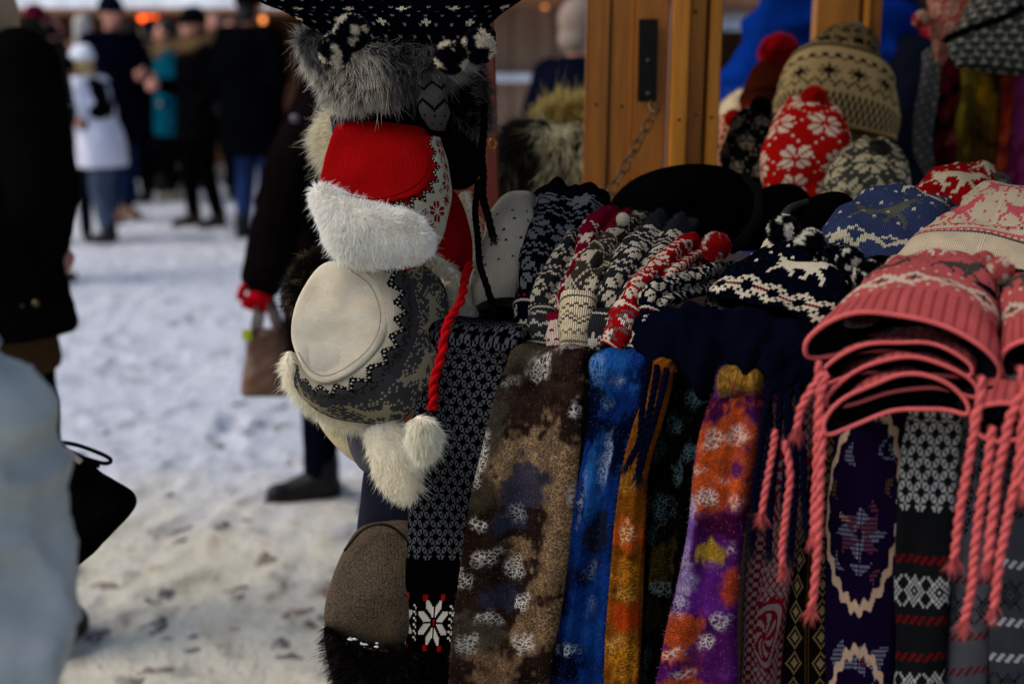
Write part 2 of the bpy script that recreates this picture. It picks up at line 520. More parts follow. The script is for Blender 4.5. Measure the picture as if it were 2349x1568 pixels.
# ------------------------------------------------------------------ fur
def tri_samples(o, n, rnd, keep=None):
    me = o.data
    me.calc_loop_triangles()
    nt_ = len(me.loop_triangles)
    T = np.zeros(nt_ * 3, np.int32); me.loop_triangles.foreach_get('vertices', T); T = T.reshape(-1, 3)
    V = np.zeros(len(me.vertices) * 3, np.float32); me.vertices.foreach_get('co', V); V = V.reshape(-1, 3).astype(float)
    a, b_, c = V[T[:, 0]], V[T[:, 1]], V[T[:, 2]]
    nn = np.cross(b_ - a, c - a)
    ar = np.linalg.norm(nn, axis=1)
    nn = nrm(nn)
    cen = V.mean(0)
    if np.sum(ar * np.sum(nn * ((a + b_ + c) / 3 - cen), 1)) < 0: nn = -nn
    k = rnd.choice(nt_, n, p=ar / ar.sum())
    r1, r2 = np.sqrt(rnd.rand(n, 1)), rnd.rand(n, 1)
    p = (1 - r1) * a[k] + r1 * (1 - r2) * b_[k] + r1 * r2 * c[k]
    return p, nn[k]
def blades(name, p, dirs, length, width, root_c, tip_c, parent, rnd, droop=0.3, mat=None):
    n = len(p)
    d1 = nrm(dirs + rnd.normal(0, 0.10, (n, 3)))
    d2 = nrm(d1 + np.array((0, 0, -droop)) * rnd.rand(n, 1) + rnd.normal(0, 0.18, (n, 3)))
    m = p + d1 * length[:, None] * 0.5
    tip = m + d2 * length[:, None] * 0.5
    side = nrm(np.cross(d1, rnd.normal(0, 1, (n, 3)))) * (width / 2)
    V = np.stack([p - side, p + side, m + side * 0.75, m - side * 0.75, tip], 1).reshape(-1, 3)
    o5 = np.arange(n)[:, None] * 5
    me = quad_mesh(name, V, o5 + np.array([[0, 1, 2, 3]]), o5 + np.array([[3, 2, 4]]))
    mid = root_c * 0.5 + tip_c * 0.5
    C = np.stack([root_c, root_c, mid, mid, tip_c], 1).reshape(-1, 3)
    if len(me.vertices) == len(C): set_col(me, C, 'POINT')
    return link(name, me, mat or FUR, parent)
def fur(o, n, length, root, tip, parent, name='fur', comb=(0, 0, -1), lay=0.5, seed=1, width=0.0007, vary=0.25, patch=None, clump=18, droop=0.4):
    rnd = np.random.RandomState(seed)
    p, nn = tri_samples(o, n, rnd)
    fl = np.stack([vnoise(p, clump, seed + 1), vnoise(p, clump, seed + 2), vnoise(p, clump, seed + 3)], 1) - 0.5
    fl2 = np.stack([vnoise(p, clump * 5, seed + 5), vnoise(p, clump * 5, seed + 6), vnoise(p, clump * 5, seed + 7)], 1) - 0.5
    d = nrm(nn * (1 - lay) + nrm(np.array(comb, float)) * lay + fl * 1.5 * lay + fl2 * 0.9)
    flip = np.sum(d * nn, 1) < 0.05
    d[flip] = nrm(d[flip] + nn[flip] * 0.5)
    L_ = length * (0.5 + 0.75 * rnd.rand(n)) * np.where(rnd.rand(n) < 0.05, 1.8, 1.0) * (0.75 + 0.5 * vnoise(p, clump * 1.7, seed + 9))
    v = 1 + vary * (rnd.rand(n, 1) * 2 - 1) + 0.5 * vary * (vnoise(p, clump, seed + 11)[:, None] * 2 - 1)
    rc, tc = np.tile(lin(root), (n, 1)) * v, np.tile(lin(tip), (n, 1)) * v
    if patch is not None:
        mk = np.clip((vnoise(p, patch[2], seed + 20) - patch[3]) * 8, 0, 1)[:, None]
        rc = rc * (1 - mk) + lin(patch[0]) * v * mk; tc = tc * (1 - mk) + lin(patch[1]) * v * mk
    return blades(name, p, d, L_, width, rc, np.clip(tc, 0, 0.95), parent, rnd, droop)

def ball_mesh(name, c, r, seg=28, rings=18, lump=0.04, seed=0):
    th = np.linspace(0, math.pi, rings + 1); ph = np.linspace(0, 2 * math.pi, seg, endpoint=False)
    D = np.stack([np.sin(th)[:, None] * np.cos(ph)[None], np.sin(th)[:, None] * np.sin(ph)[None], np.cos(th)[:, None] * np.ones(seg)[None]], -1).reshape(-1, 3)
    D = D * (1 + lump * 2 * (vnoise(D, 2.2, seed) - 0.5))[:, None]
    V = np.asarray(c) + D * np.asarray(r)
    i = np.arange(rings)[:, None] * seg; j = np.arange(seg)[None]
    q = np.stack([i + j, i + seg + j, i + seg + (j + 1) % seg, i + (j + 1) % seg], -1).reshape(-1, 4)
    return quad_mesh(name, V, q), V, D
def pompon(parent, x, y, d, rpx, A, B, seed=0, thr=0.55, n=2600, name='pompon', pile=0.16, sc=1.6):
    c = P(x, y, d); r = rpx / F * d
    me, V, D = ball_mesh(name, c, r * 0.92, lump=0.05, seed=seed)
    cA, cB = lin(A), lin(B)
    def mask(q): return np.clip((vnoise(q + 7.3, sc, seed) * 0.75 + vnoise(q, 6, seed + 4) * 0.25 - thr) * 30, 0, 1)[:, None]
    mk = mask(D)
    if len(me.vertices) == len(V): set_col(me, cA * (1 - mk) + cB * mk, 'POINT')
    o = link(name, me, KNIT, parent)
    rnd = np.random.RandomState(seed + 50)
    q = nrm(rnd.normal(0, 1, (n, 3)))
    mk = mask(q)
    v = 0.8 + 0.4 * rnd.rand(n, 1)
    cc = (cA * (1 - mk) + cB * mk) * v
    blades('pile', c + q * r * 0.88, q + rnd.normal(0, 0.25, (n, 3)), r * pile * (0.6 + 0.8 * rnd.rand(n)), r * 0.055, cc * 0.8, np.clip(cc * 1.1, 0, 0.95), o, rnd, 0.1)
    return o

def tube_mesh(paths, radii, sides=7):
    Vs, Qs, o = [], [], 0
    for path, rad in zip(paths, radii):
        path = np.asarray(path); T = nrm(np.gradient(path, axis=0))
        ref = np.array((0.31, 0.87, 0.38))
        a = nrm(np.cross(T, ref)); b_ = np.cross(T, a)
        th = np.linspace(0, 2 * math.pi, sides, endpoint=False)
        rr = np.broadcast_to(np.asarray(rad, float), (len(path),))
        V = path[:, None] + (a[:, None] * np.cos(th)[None, :, None] + b_[:, None] * np.sin(th)[None, :, None]) * rr[:, None, None]
        K = len(path)
        i = np.arange(K - 1)[:, None] * sides; j = np.arange(sides)[None]
        Qs.append(o + np.stack([i + j, i + (j + 1) % sides, i + sides + (j + 1) % sides, i + sides + j], -1).reshape(-1, 4))
        Vs.append(V.reshape(-1, 3)); o += K * sides
    return np.vstack(Vs), np.vstack(Qs)
def cord(name, pts, rad, rgb, parent, strands=2, tassel=0.0, seed=0, pitch=7.0, sides=7):
    S = resample([P(*p) for p in pts], 160)
    s = np.r_[0, np.cumsum(np.linalg.norm(np.diff(S, axis=0), axis=1))]
    S = resample([P(*p) for p in pts], max(60, int(s[-1] / (rad * 0.5))))
    s = np.r_[0, np.cumsum(np.linalg.norm(np.diff(S, axis=0), axis=1))]
    rnd = np.random.RandomState(seed)
    S = S + (np.stack([vnoise(S, 22, seed + k) - 0.5 for k in range(3)], 1)) * rad * 1.6 * np.clip(s / 0.03, 0, 1)[:, None]
    T = nrm(np.gradient(S, axis=0)); a = nrm(np.cross(T, np.array((0.2, 0.9, 0.1)))); b_ = np.cross(T, a)
    tw = np.cumsum(0.75 + 0.5 * vnoise(S, 30, seed + 7)) / len(S) * s[-1]
    paths = []
    for k in range(strands):
        th = tw / (rad * pitch) * 2 * math.pi + 2 * math.pi * k / strands
        paths.append(S + (a * np.cos(th)[:, None] + b_ * np.sin(th)[:, None]) * rad * 0.5)
    V, Q = tube_mesh(paths, [rad * 0.62] * strands, sides)
    me = quad_mesh(name, V, Q)
    set_col(me, lin(rgb), 'POINT')
    o = link(name, me, YARN, parent)
    n = int(260 * s[-1] / 0.1)
    k = rnd.randint(0, len(V), n)
    dr = nrm(V[k] - S[np.clip((k % (len(S) * sides)) // sides, 0, len(S) - 1)] + rnd.normal(0, 0.002, (n, 3)))
    cc = np.tile(lin(rgb), (n, 1)) * (0.7 + 0.5 * rnd.rand(n, 1))
    blades('fuzz', V[k], dr + T[np.clip((k % (len(S) * sides)) // sides, 0, len(S) - 1)] * 0.6, rad * (0.3 + 0.8 * rnd.rand(n)), 0.0004, cc, cc, o, rnd, 0.1)
    if tassel > 0:
        n = 70
        base = S[-1] + rnd.normal(0, rad * 0.35, (n, 3))
        d = nrm(T[-1] + rnd.normal(0, 0.28, (n, 3)))
        cc = np.tile(lin(rgb), (n, 1)) * (0.7 + 0.5 * rnd.rand(n, 1))
        blades('tassel', base - d * rad * 0.5, d, tassel * (0.7 + 0.6 * rnd.rand(n)), rad * 0.28, cc, cc, o, rnd, 0.2)
    return o
def yarn_material():
    m, nt, b, N, L = new_mat('twisted_yarn')
    at = N('ShaderNodeAttribute'); at.attribute_name = 'col'
    tc = N('ShaderNodeTexCoord')
    f = noise_tex(nt, tc.outputs['Object'], 500, 3, 0.7)
    L(mixc(nt, 1.0, at.outputs['Color'], mth(nt, 'ADD', mth(nt, 'MULTIPLY', f, 0.8), 0.6), 'MULTIPLY'), b.inputs['Base Color'])
    b.inputs['Roughness'].default_value = 0.9; b.inputs['Specular IOR Level'].default_value = 0.0
    bump(nt, b, f, 0.001)
    return m
YARN = yarn_material()

def soften(root, parts, amp=0.012, sc=8.0, seed=0):
    """the same soft sag for several parts of one hat, so that seams stay together"""
    for o in [q for q in root.children if q.name.split('.')[0] in parts]:
        for q in [o] + list(o.children):
            me = q.data
            V = np.zeros(len(me.vertices) * 3, np.float32); me.vertices.foreach_get('co', V); V = V.reshape(-1, 3).astype(float)
            dv = np.stack([vnoise(V, sc, seed + k) - 0.5 for k in range(3)], 1) * 2 * amp + np.stack([vnoise(V, sc * 2.7, seed + 5 + k) - 0.5 for k in range(3)], 1) * 0.8 * amp
            me.vertices.foreach_set('co', (V + dv).astype(np.float32).ravel()); me.update()
# ------------------------------------------------------------------ boxes and boards
def box_mesh(name, size, bevel=0.004):
    import bmesh
    bm = bmesh.new()
    bmesh.ops.create_cube(bm, size=1.0)
    for v in bm.verts: v.co = Vector((v.co.x * size[0], v.co.y * size[1], v.co.z * size[2]))
    if bevel > 0: bmesh.ops.bevel(bm, geom=list(bm.edges), offset=bevel, segments=2, affect='EDGES', clamp_overlap=True)
    me = bpy.data.meshes.new(name); bm.to_mesh(me); bm.free()
    return me
def box(name, c, size, mat, parent=None, rz=0.0, bevel=0.004, rx=0.0, ry=0.0):
    me = box_mesh(name, size, bevel)
    M = Matrix.Translation(Vector(c)) @ Matrix.Rotation(rz, 4, 'Z') @ Matrix.Rotation(ry, 4, 'Y') @ Matrix.Rotation(rx, 4, 'X')
    me.transform(M)
    return link(name, me, mat, parent)

# ------------------------------------------------------------------ bodies: overlapping shapes grown into one continuous skin
DG = bpy.context.evaluated_depsgraph_get()
def capsule(a, b, ra, rb, seg=14, k=8):
    a, b = np.array(a, float), np.array(b, float)
    ax = b - a; ln = np.linalg.norm(ax); T = ax / max(ln, 1e-9)
    ref = np.array((1.0, 0, 0)) if abs(T[0]) < 0.8 else np.array((0, 1.0, 0))
    e1 = nrm(np.cross(T, ref)); e2 = np.cross(T, e1)
    rings = []
    for q in np.linspace(-math.pi / 2, 0, k // 2 + 1)[1:]: rings.append((a + T * ra * math.sin(q), ra * math.cos(q)))
    for q in np.linspace(0, math.pi / 2, k // 2 + 1)[:-1]: rings.append((b + T * rb * math.sin(q), rb * math.cos(q)))
    th = np.linspace(0, 2 * math.pi, seg, endpoint=False)
    V = np.vstack([c + (e1 * np.cos(th)[:, None] + e2 * np.sin(th)[:, None]) * r for c, r in rings] + [(a - T * ra)[None], (b + T * rb)[None]])
    return close_rings(V, len(rings), seg)
def close_rings(V, K, seg):
    i = np.arange(K - 1)[:, None] * seg; j = np.arange(seg)[None]
    q = np.stack([i + j, i + (j + 1) % seg, i + seg + (j + 1) % seg, i + seg + j], -1).reshape(-1, 4)
    jj = np.arange(seg)
    t = np.vstack([np.stack([np.full(seg, K * seg), (jj + 1) % seg, jj], 1), np.stack([np.full(seg, K * seg + 1), (K - 1) * seg + jj, (K - 1) * seg + (jj + 1) % seg], 1)])
    return V, q, t
def stack(rows, seg=24):
    """closed loft of level ellipses: (z, rx, ry, cx, cy)"""
    th = np.linspace(0, 2 * math.pi, seg, endpoint=False)
    V = [np.stack([cx + rx * np.cos(th), cy + ry * np.sin(th), np.full(seg, z)], 1) for z, rx, ry, cx, cy in rows]
    a, b_ = rows[0], rows[-1]
    V = np.vstack(V + [np.array([[a[3], a[4], a[0]]]), np.array([[b_[3], b_[4], b_[0]]])])
    return close_rings(V, len(rows), seg)
def ell(c, r, seg=18, k=10):
    zs = np.linspace(-0.98, 0.98, k)
    rows = [(c[2] + r[2] * z, r[0] * math.sqrt(1 - z * z), r[1] * math.sqrt(1 - z * z), c[0], c[1]) for z in zs]
    return stack(rows, seg)
def blob(name, prims, voxel, mat, parent, M, smooth=4, wrinkle=0.0, seed=0):
    Vs, Qs, Ts, o = [], [], [], 0
    for V, q, t in prims:
        Vs.append(V); Qs.append(q + o); Ts.append(t + o); o += len(V)
    me = quad_mesh(name + '_raw', np.vstack(Vs), np.vstack(Qs), np.vstack(Ts))
    tmp = bpy.data.objects.new(name + '_raw', me); col.objects.link(tmp)
    r = tmp.modifiers.new('r', 'REMESH'); r.mode = 'VOXEL'; r.voxel_size = voxel; r.use_smooth_shade = True
    s = tmp.modifiers.new('s', 'SMOOTH'); s.factor = 0.5; s.iterations = smooth
    dg = bpy.context.evaluated_depsgraph_get()
    out = bpy.data.meshes.new_from_object(tmp.evaluated_get(dg))
    bpy.data.objects.remove(tmp); bpy.data.meshes.remove(me)
    if wrinkle:
        V = np.zeros(len(out.vertices) * 3, np.float32); out.vertices.foreach_get('co', V); V = V.reshape(-1, 3).astype(float)
        Nn = np.zeros(len(out.vertices) * 3, np.float32); out.vertices.foreach_get('normal', Nn); Nn = Nn.reshape(-1, 3)
        D_ = V @ np.array(((1, 0.3, 0.5), (-0.3, 1, 0.2), (-0.6, 0, 1.7)))
        r1 = (1 - np.abs(2 * vnoise(D_, 5.5, seed) - 1)) ** 2; r2 = (1 - np.abs(2 * vnoise(D_, 13, seed + 1) - 1)) ** 2
        V = V + Nn * (wrinkle * ((r1 - 0.4) + 0.45 * (r2 - 0.4)))[:, None]
        out.vertices.foreach_set('co', V.astype(np.float32).ravel())
    out.transform(M); out.update()
    out.polygons.foreach_set('use_smooth', np.ones(len(out.polygons), bool))
    out.name = name
    return link(name, out, mat, parent)

# ================================================================== THE SETTING
rng = np.random.RandomState(11)
def at_z(x, d, z):
    y = 784 - F * ((z - CAM_Z) / d - FWD[2]) / UPV[2]
    return P(x, y, d)

# snow-covered cobbled square
def snow_material():
    m, nt, b, N, L = new_mat('trodden_snow')
    g = N('ShaderNodeNewGeometry')
    mp = N('ShaderNodeMapping'); mp.inputs['Scale'].default_value = (1.0, 0.62, 1.0)
    L(g.outputs['Position'], mp.inputs['Vector'])
    big = noise_tex(nt, mp.outputs[0], 3.6, 7, 0.62)
    mid = noise_tex(nt, mp.outputs[0], 11.0, 5, 0.6)
    fine = noise_tex(nt, g.outputs['Position'], 60, 5, 0.7)
    sep = N('ShaderNodeSeparateXYZ'); L(g.outputs['Position'], sep.inputs[0])
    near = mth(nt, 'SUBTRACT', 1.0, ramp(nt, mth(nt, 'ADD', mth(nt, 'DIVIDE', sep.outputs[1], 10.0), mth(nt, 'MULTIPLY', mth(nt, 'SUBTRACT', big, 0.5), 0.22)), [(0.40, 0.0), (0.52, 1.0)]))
    base = mixc(nt, mth(nt, 'MULTIPLY', near, 0.85), (0.74, 0.75, 0.80), (0.84, 0.76, 0.56))  # near tint: sand, plus warm stall light put into the snow colour
    sandy = mth(nt, 'MULTIPLY', ramp(nt, mid, [(0.52, 0.0), (0.68, 1.0)]), mth(nt, 'ADD', mth(nt, 'MULTIPLY', near, 0.5), 0.03))
    base = mixc(nt, sandy, base, (0.44, 0.33, 0.15))
    smudge = mth(nt, 'MULTIPLY', ramp(nt, mth(nt, 'ADD', mth(nt, 'MULTIPLY', mid, 0.55), mth(nt, 'MULTIPLY', big, 0.45)), [(0.54, 0.0), (0.62, 1.0)]), 0.62)
    base = mixc(nt, smudge, base, (0.24, 0.245, 0.26))
    grit = mth(nt, 'MULTIPLY', ramp(nt, fine, [(0.64, 0.0), (0.72, 1.0)]), 0.45)
    base = mixc(nt, grit, base, (0.26, 0.22, 0.16))
    L(base, b.inputs['Base Color'])
    b.inputs['Roughness'].default_value = 0.75
    b.inputs['Specular IOR Level'].default_value = 0.25
    bump(nt, b, mth(nt, 'ADD', mth(nt, 'MULTIPLY', mid, 2.0), fine), 0.02)
    return m
xs = np.concatenate([np.linspace(-45, -12, 14), np.linspace(-11.8, -3.2, 70), np.linspace(-3.15, 0.7, 200), np.linspace(0.9, 12, 50), np.linspace(13, 45, 12)])
ys = np.concatenate([np.linspace(-12, 2.3, 16), np.linspace(2.4, 7, 210), np.linspace(7.05, 16, 130), np.linspace(16.5, 75, 30)])
X, Y = np.meshgrid(xs, ys)
p3 = np.stack([X, Y, 0 * X], -1)
Z = (vnoise(p3, 2.3, 1) - 0.5) * 0.022 + (vnoise(p3, 7, 2) - 0.5) * 0.013 + (vnoise(p3, 19, 3) - 0.5) * 0.010
for k in range(520):                                             # footprints
    fx, fy, an = rng.uniform(-4, 0.6), rng.uniform(2.6, 13), rng.uniform(0, 3.14)
    w = (np.abs(X - fx) < 0.25) & (np.abs(Y - fy) < 0.25)
    if not w.any(): continue
    u_, v_ = (X[w] - fx) * math.cos(an) + (Y[w] - fy) * math.sin(an), -(X[w] - fx) * math.sin(an) + (Y[w] - fy) * math.cos(an)
    r2 = (u_ / 0.14) ** 2 + (v_ / 0.055) ** 2
    Z[w] += -0.017 * np.exp(-r2 ** 3) + 0.006 * np.exp(-(np.sqrt(r2) - 1.35) ** 2 * 8)
idx = np.arange(len(xs) * len(ys)).reshape(len(ys), len(xs))
q = np.stack([idx[:-1, :-1], idx[:-1, 1:], idx[1:, 1:], idx[1:, :-1]], -1).reshape(-1, 4)
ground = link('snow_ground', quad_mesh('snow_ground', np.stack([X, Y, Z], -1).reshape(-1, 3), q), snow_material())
tag(ground, kind='structure')
def ground_z(x, y):
    return float(Z[np.abs(ys - y).argmin(), np.abs(xs - x).argmin()])

def stone_material():
    m, nt, b, N, L = new_mat('cobble_stone')
    oi = N('ShaderNodeObjectInfo'); tc = N('ShaderNodeTexCoord')
    n = noise_tex(nt, tc.outputs['Object'], 30, 5, 0.65)
    c = mixc(nt, ramp(nt, oi.outputs['Random'], [(0.35, 0.0), (0.75, 1.0)]), (0.13, 0.12, 0.105), (0.22, 0.145, 0.11))
    c = mixc(nt, ramp(nt, n, [(0.5, 0.0), (0.72, 0.8)]), c, (0.62, 0.56, 0.45))
    L(c, b.inputs['Base Color']); b.inputs['Roughness'].default_value = 0.6
    bump(nt, b, n, 0.006)
    return m
STONE = stone_material()
cob = []
for k in range(5):
    me, V, D = ball_mesh('cobblestone', (0, 0, 0), np.array((0.085, 0.062, 0.05)), 18, 11, 0.42, k + 3)
    me.materials.append(STONE); cob.append(me)
for k in range(190):
    while True:
        yy = 2.7 + 3.6 * rng.rand() ** 1.3; xx = rng.uniform(-2.0, 0.15) * (yy / 3.6)
        if rng.rand() < 1.15 - (yy - 2.7) / 3.8: break
    o = bpy.data.objects.new('cobblestone', cob[k % 5]); col.objects.link(o); o.parent = ground
    s = rng.uniform(0.5, 1.05)
    o.location = (xx, yy, ground_z(xx, yy) - 0.05 * s + rng.uniform(-0.001, 0.012))
    o.rotation_euler = (rng.uniform(-.12, .12), rng.uniform(-.12, .12), rng.uniform(0, 6.28)); o.scale = (s * rng.uniform(0.8, 1.2), s * 0.85, s)

# ------------------------------------------------------------------ our stall
PINE = wood('varnished_pine', (204, 132, 20), (150, 88, 8))
PINE2 = wood('dark_pine', (184, 112, 16), (134, 76, 6))
REDW = wood('red_stained_board', (136, 50, 16), (98, 30, 8))
DARKW = wood('old_counter_wood', (84, 58, 34), (48, 32, 18))
ROOFW = wood('roof_boards', (170, 116, 50), (120, 76, 26), 'X')
stall = thing('market_stall', 'pine market stall with a red corner board, its counter heaped with knitwear', 'market stall', (0.3, 2.4, 0))
CZ = 1.15
A0, B0 = at_z(930, edge_d(930), CZ), at_z(2349, edge_d(2349), CZ)
e_ = nrm(B0 - A0); n_ = np.array((-e_[1], e_[0], 0)); n_ *= np.sign(n_[1])
RZ = math.atan2(e_[1], e_[0])
def on_stall(u, v, z): return A0 * np.array((1, 1, 0)) + e_ * u + n_ * v + np.array((0, 0, z))
for k in range(5):
    box('counter_board', on_stall(1.28, 0.10 + 0.2 * k, CZ - 0.016), (2.6, 0.197, 0.03), DARKW, stall, RZ, 0.003)
for k in range(22):
    box('front_plank', on_stall(0.05 + 0.118 * k, 0.03, (CZ - 0.04) / 2 + 0.005), (0.114, 0.02, CZ - 0.06), DARKW, stall, RZ, 0.003)
for u in (0.02, 2.5):
    for v in (0.08, 0.92): box('leg', on_stall(u, v, (CZ - 0.04) / 2), (0.07, 0.05, CZ - 0.045), DARKW, stall, RZ, 0.004)
for k in range(11):
    box('roof_board', on_stall(1.35, -0.12 + 0.205 * k, 2.36 + 0.02 * k), (3.3, 0.2, 0.022), ROOFW, stall, RZ, 0.002)
for u in (-0.15, 1.3, 2.8):
    box('rafter', on_stall(u, 0.9, 2.395), (0.05, 2.25, 0.06), PINE2, stall, RZ, 0.003, rx=0.098)
def vpost(name, x0, x1, d, depth, z0, z1, mat, ry=0.0, rz=0.0):
    c = (at_z(x0, d, 1.5) + at_z(x1, d, 1.5)) / 2
    w = (x1 - x0) / F * d
    return box(name, (c[0], c[1] + depth / 2, (z0 + z1) / 2), (w, depth, z1 - z0), mat, stall, rz, 0.003, ry=ry)
vpost('corner_board', 905, 1006, 2.36, 0.03, 0.78, 2.38, REDW)
vpost('corner_board', 1010, 1150, 2.34, 0.05, 0.0, 2.38, REDW, ry=-0.03)
for x0, x1, d, m_ in ((1346, 1400, 2.80, PINE2), (1401, 1457, 2.805, PINE2), (1458, 1533, 2.79, PINE2)):
    vpost('shutter_plank', x0, x1, d, 0.028, 0.95, 2.40, m_, ry=0.012)
for x0, x1, d, m_ in ((1538, 1576, 2.77, PINE), (1576, 1612, 2.80, PINE), (1612, 1622, 2.825, PINE2), (1622, 1650, 2.78, PINE)):
    vpost('post_board', x0, x1, d, 0.06, 0.0, 2.42, m_, ry=0.012)
for x0, x1, d, m_ in ((1866, 1962, 3.30, PINE), (1962, 1976, 3.33, PINE2), (1976, 1988, 3.29, PINE), (1990, 2014, 3.32, PINE)):
    vpost('post_board', x0, x1, d, 0.06, 0.0, 2.46, m_, ry=0.008)
box('rail', on_stall(1.75, 1.02, 1.78), (1.7, 0.03, 0.03), PINE2, stall, RZ, 0.004)
# iron plate, screws, hook and chain
pl = thing('latch_plate', 'tall black iron plate screwed to the pine shutter above the chain', 'metal plate', P(1486, 232, 2.77))
c_ = P(1486, 139, 2.775)
IRON = metal('black_iron', (38, 34, 30), 0.55, 0.7)
STEEL = metal('dull_steel', (120, 104, 78), 0.36, 1.0)
box('plate', c_, (0.037, 0.006, 0.158), IRON, pl, 0, 0.0015)
for y in (62, 139, 215):
    me, V, D = ball_mesh('screw', P(1487, y, 2.768), np.array((0.004, 0.002, 0.004)), 12, 6, 0.0)
    link('screw', me, STEEL, pl)
hk = [(1492, 232, 2.775), (1490, 243, 2.77), (1493, 252, 2.765), (1503, 258, 2.76), (1513, 252, 2.757), (1513, 244, 2.757), (1507, 240, 2.757)]
V, Q = tube_mesh([resample([P(*p) for p in hk], 40)], [0.0022], 8)
hook = link('hook', quad_mesh('hook', V, Q), STEEL, pl)
chain = thing('hanging_chain', 'steel link chain running from the hook on the shutter down to the black hat', 'chain', P(1385, 470, 2.70))
a, b = P(1503, 257, 2.757), P(1378, 482, 2.66)
dirv = nrm(b - a); ln = np.linalg.norm(b - a)
nl = 10; pitch = ln / (nl - 0.6)
th = np.linspace(0, 2 * math.pi, 25)
s1 = nrm(np.cross(dirv, (0, 1, 0))); s2 = np.cross(dirv, s1)
for k in range(nl):
    c = a + dirv * pitch * (k + 0.35)
    ang = (0.35 if k % 2 else 1.25) + rng.uniform(-.15, .15)
    sd_ = s1 * math.cos(ang) + s2 * math.sin(ang)
    path = c + dirv * (np.sign(np.cos(th)) * np.abs(np.cos(th)) ** 0.75 * pitch * 0.62)[:, None] + sd_ * (np.sign(np.sin(th)) * np.abs(np.sin(th)) ** 0.75 * 0.0078)[:, None]
    V, Q = tube_mesh([path], [0.0019], 7)
    link('chain_link', quad_mesh('chain_link', V, Q), STEEL, chain)
# small brass eye on the red board
V, Q = tube_mesh([P(1130, 330, 2.325) + np.stack([0.006 * np.cos(th), 0 * th, 0.008 * np.sin(th)], 1)], [0.0014], 6)
link('screw_eye', quad_mesh('screw_eye', V, Q), metal('brass', (176, 128, 52), 0.35), stall)

# ------------------------------------------------------------------ far stalls
SNOWROOF = cloth('roof_snow', (236, 238, 246), 0.8, 40, 0.05, 0.004, 0)
TAN = wood('far_stall_boards', (150, 92, 38), (104, 58, 20), 'Z', 5)
BEIGE = wood('far_stall_beige', (150, 118, 92), (112, 82, 62), 'Z', 5)
BULB = lamp_mat('lit_bulb', (255, 150, 80), 2.2)
HEAT = lamp_mat('lit_heater', (255, 90, 24), 3.5)
def far_stall(x0, x1, yf, label, wallmat, eave=1.78, bulbs=3, goods=True, depth=2.2, hz=None, sd=1, valance=None, closed=False):
    r = np.random.RandomState(sd)
    s = thing('market_stall', label, 'market stall', ((x0 + x1) / 2, yf, 0))
    w = x1 - x0; cx = (x0 + x1) / 2
    box('back_wall', (cx, yf + depth, 1.3), (w, 0.05, 2.6), wallmat, s)
    for x in (x0 + 0.03, x1 - 0.03): box('side_wall', (x, yf + depth / 2, 1.2), (0.05, depth - 0.08, 2.4), wallmat, s)
    box('counter', (cx, yf + 0.35, 0.95), (w - 0.14, 0.6, 0.05), TAN, s)
    box('front_board', (cx, yf + 0.12, 0.46), (w - 0.14, 0.04, 0.9), wallmat, s)
    n = max(2, int(w / 1.7) + 1)
    for x in np.linspace(x0 + 0.1, x1 - 0.1, n): box('post', (x, yf + 0.02, 1.25), (0.11, 0.11, 2.5), TAN, s)
    rf = box('roof', (cx, yf + depth * 0.42, 2.28), (w + 0.3, depth + 1.25, 0.05), TAN, s, rx=0.30)
    V = []
    gx, gy = np.meshgrid(np.linspace(x0 - 0.17, x1 + 0.17, 60), np.linspace(-0.28, depth + 0.95, 24))
    topz = eave + 0.02 + (gy + 0.28) * 0.31
    edge = np.minimum(np.minimum((gy + 0.28) / 0.12, (gx - x0 + 0.17) / 0.12), (x1 + 0.17 - gx) / 0.12)
    gz = topz + 0.13 * np.clip(edge, 0, 1) ** 0.5 * (0.8 + 0.4 * vnoise(np.stack([gx, gy, 0 * gx], -1), 2.0, sd))
    gz[0] -= 0.05
    ii = np.arange(gx.size).reshape(gx.shape)
    qq = np.stack([ii[:-1, :-1], ii[:-1, 1:], ii[1:, 1:], ii[1:, :-1]], -1).reshape(-1, 4)
    link('roof_snow', quad_mesh('roof_snow', np.stack([gx, gy + yf - 0.35, gz], -1).reshape(-1, 3), qq), SNOWROOF, rf)
    if valance is not None:
        box('valance', (cx, yf - 0.42, valance + 0.3), (w + 0.34, 0.03, 0.6), SNOWROOF, rf, bevel=0.01)
    if closed:
        for k in range(int(w / 0.3)): box('wall_board', (x0 + 0.15 + 0.3 * k, yf - 0.03, 1.25), (0.29, 0.03, 2.3), wallmat, s)
    for k in range(bulbs):
        bx = x0 + w * (k + 0.5) / bulbs + r.uniform(-.2, .2)
        bz = r.uniform(1.55, 1.74) if hz is None else hz
        me, V, D = ball_mesh('bulb', (bx, yf + r.uniform(0.2, 0.9), bz), np.array((0.03, 0.03, 0.04)), 14, 8, 0.0)
        lb = link('bulb', me, BULB, s)
        V, Q = tube_mesh([np.array([(bx, V[0][1], bz + 0.03), (bx, V[0][1], bz + 0.35), (bx, V[0][1], 2.2)])], [0.006], 6)
        link('wire', quad_mesh('wire', V, Q), IRON, lb)
    if goods:
        for k in range(int(w * 3)):
            hx = r.uniform(x0 + 0.3, x1 - 0.3); hh = r.uniform(0.1, 0.34); c = [(150, 96, 40), (190, 150, 96), (92, 40, 26), (60, 48, 40), (200, 190, 170)][r.randint(5)]
            g_ = box('jar', (hx, yf + r.uniform(0.2, 0.6), 0.976 + hh / 2), (r.uniform(.08, .2), r.uniform(.08, .16), hh), cloth('goods_%d' % (k % 5 + 5 * (sd % 3)), c, 0.6), None, bevel=0.02)
            g_.name = 'goods_box'
            tag(g_, 'small box of goods on the counter of ' + label, 'box', 'goods on far stall counters')
    return s
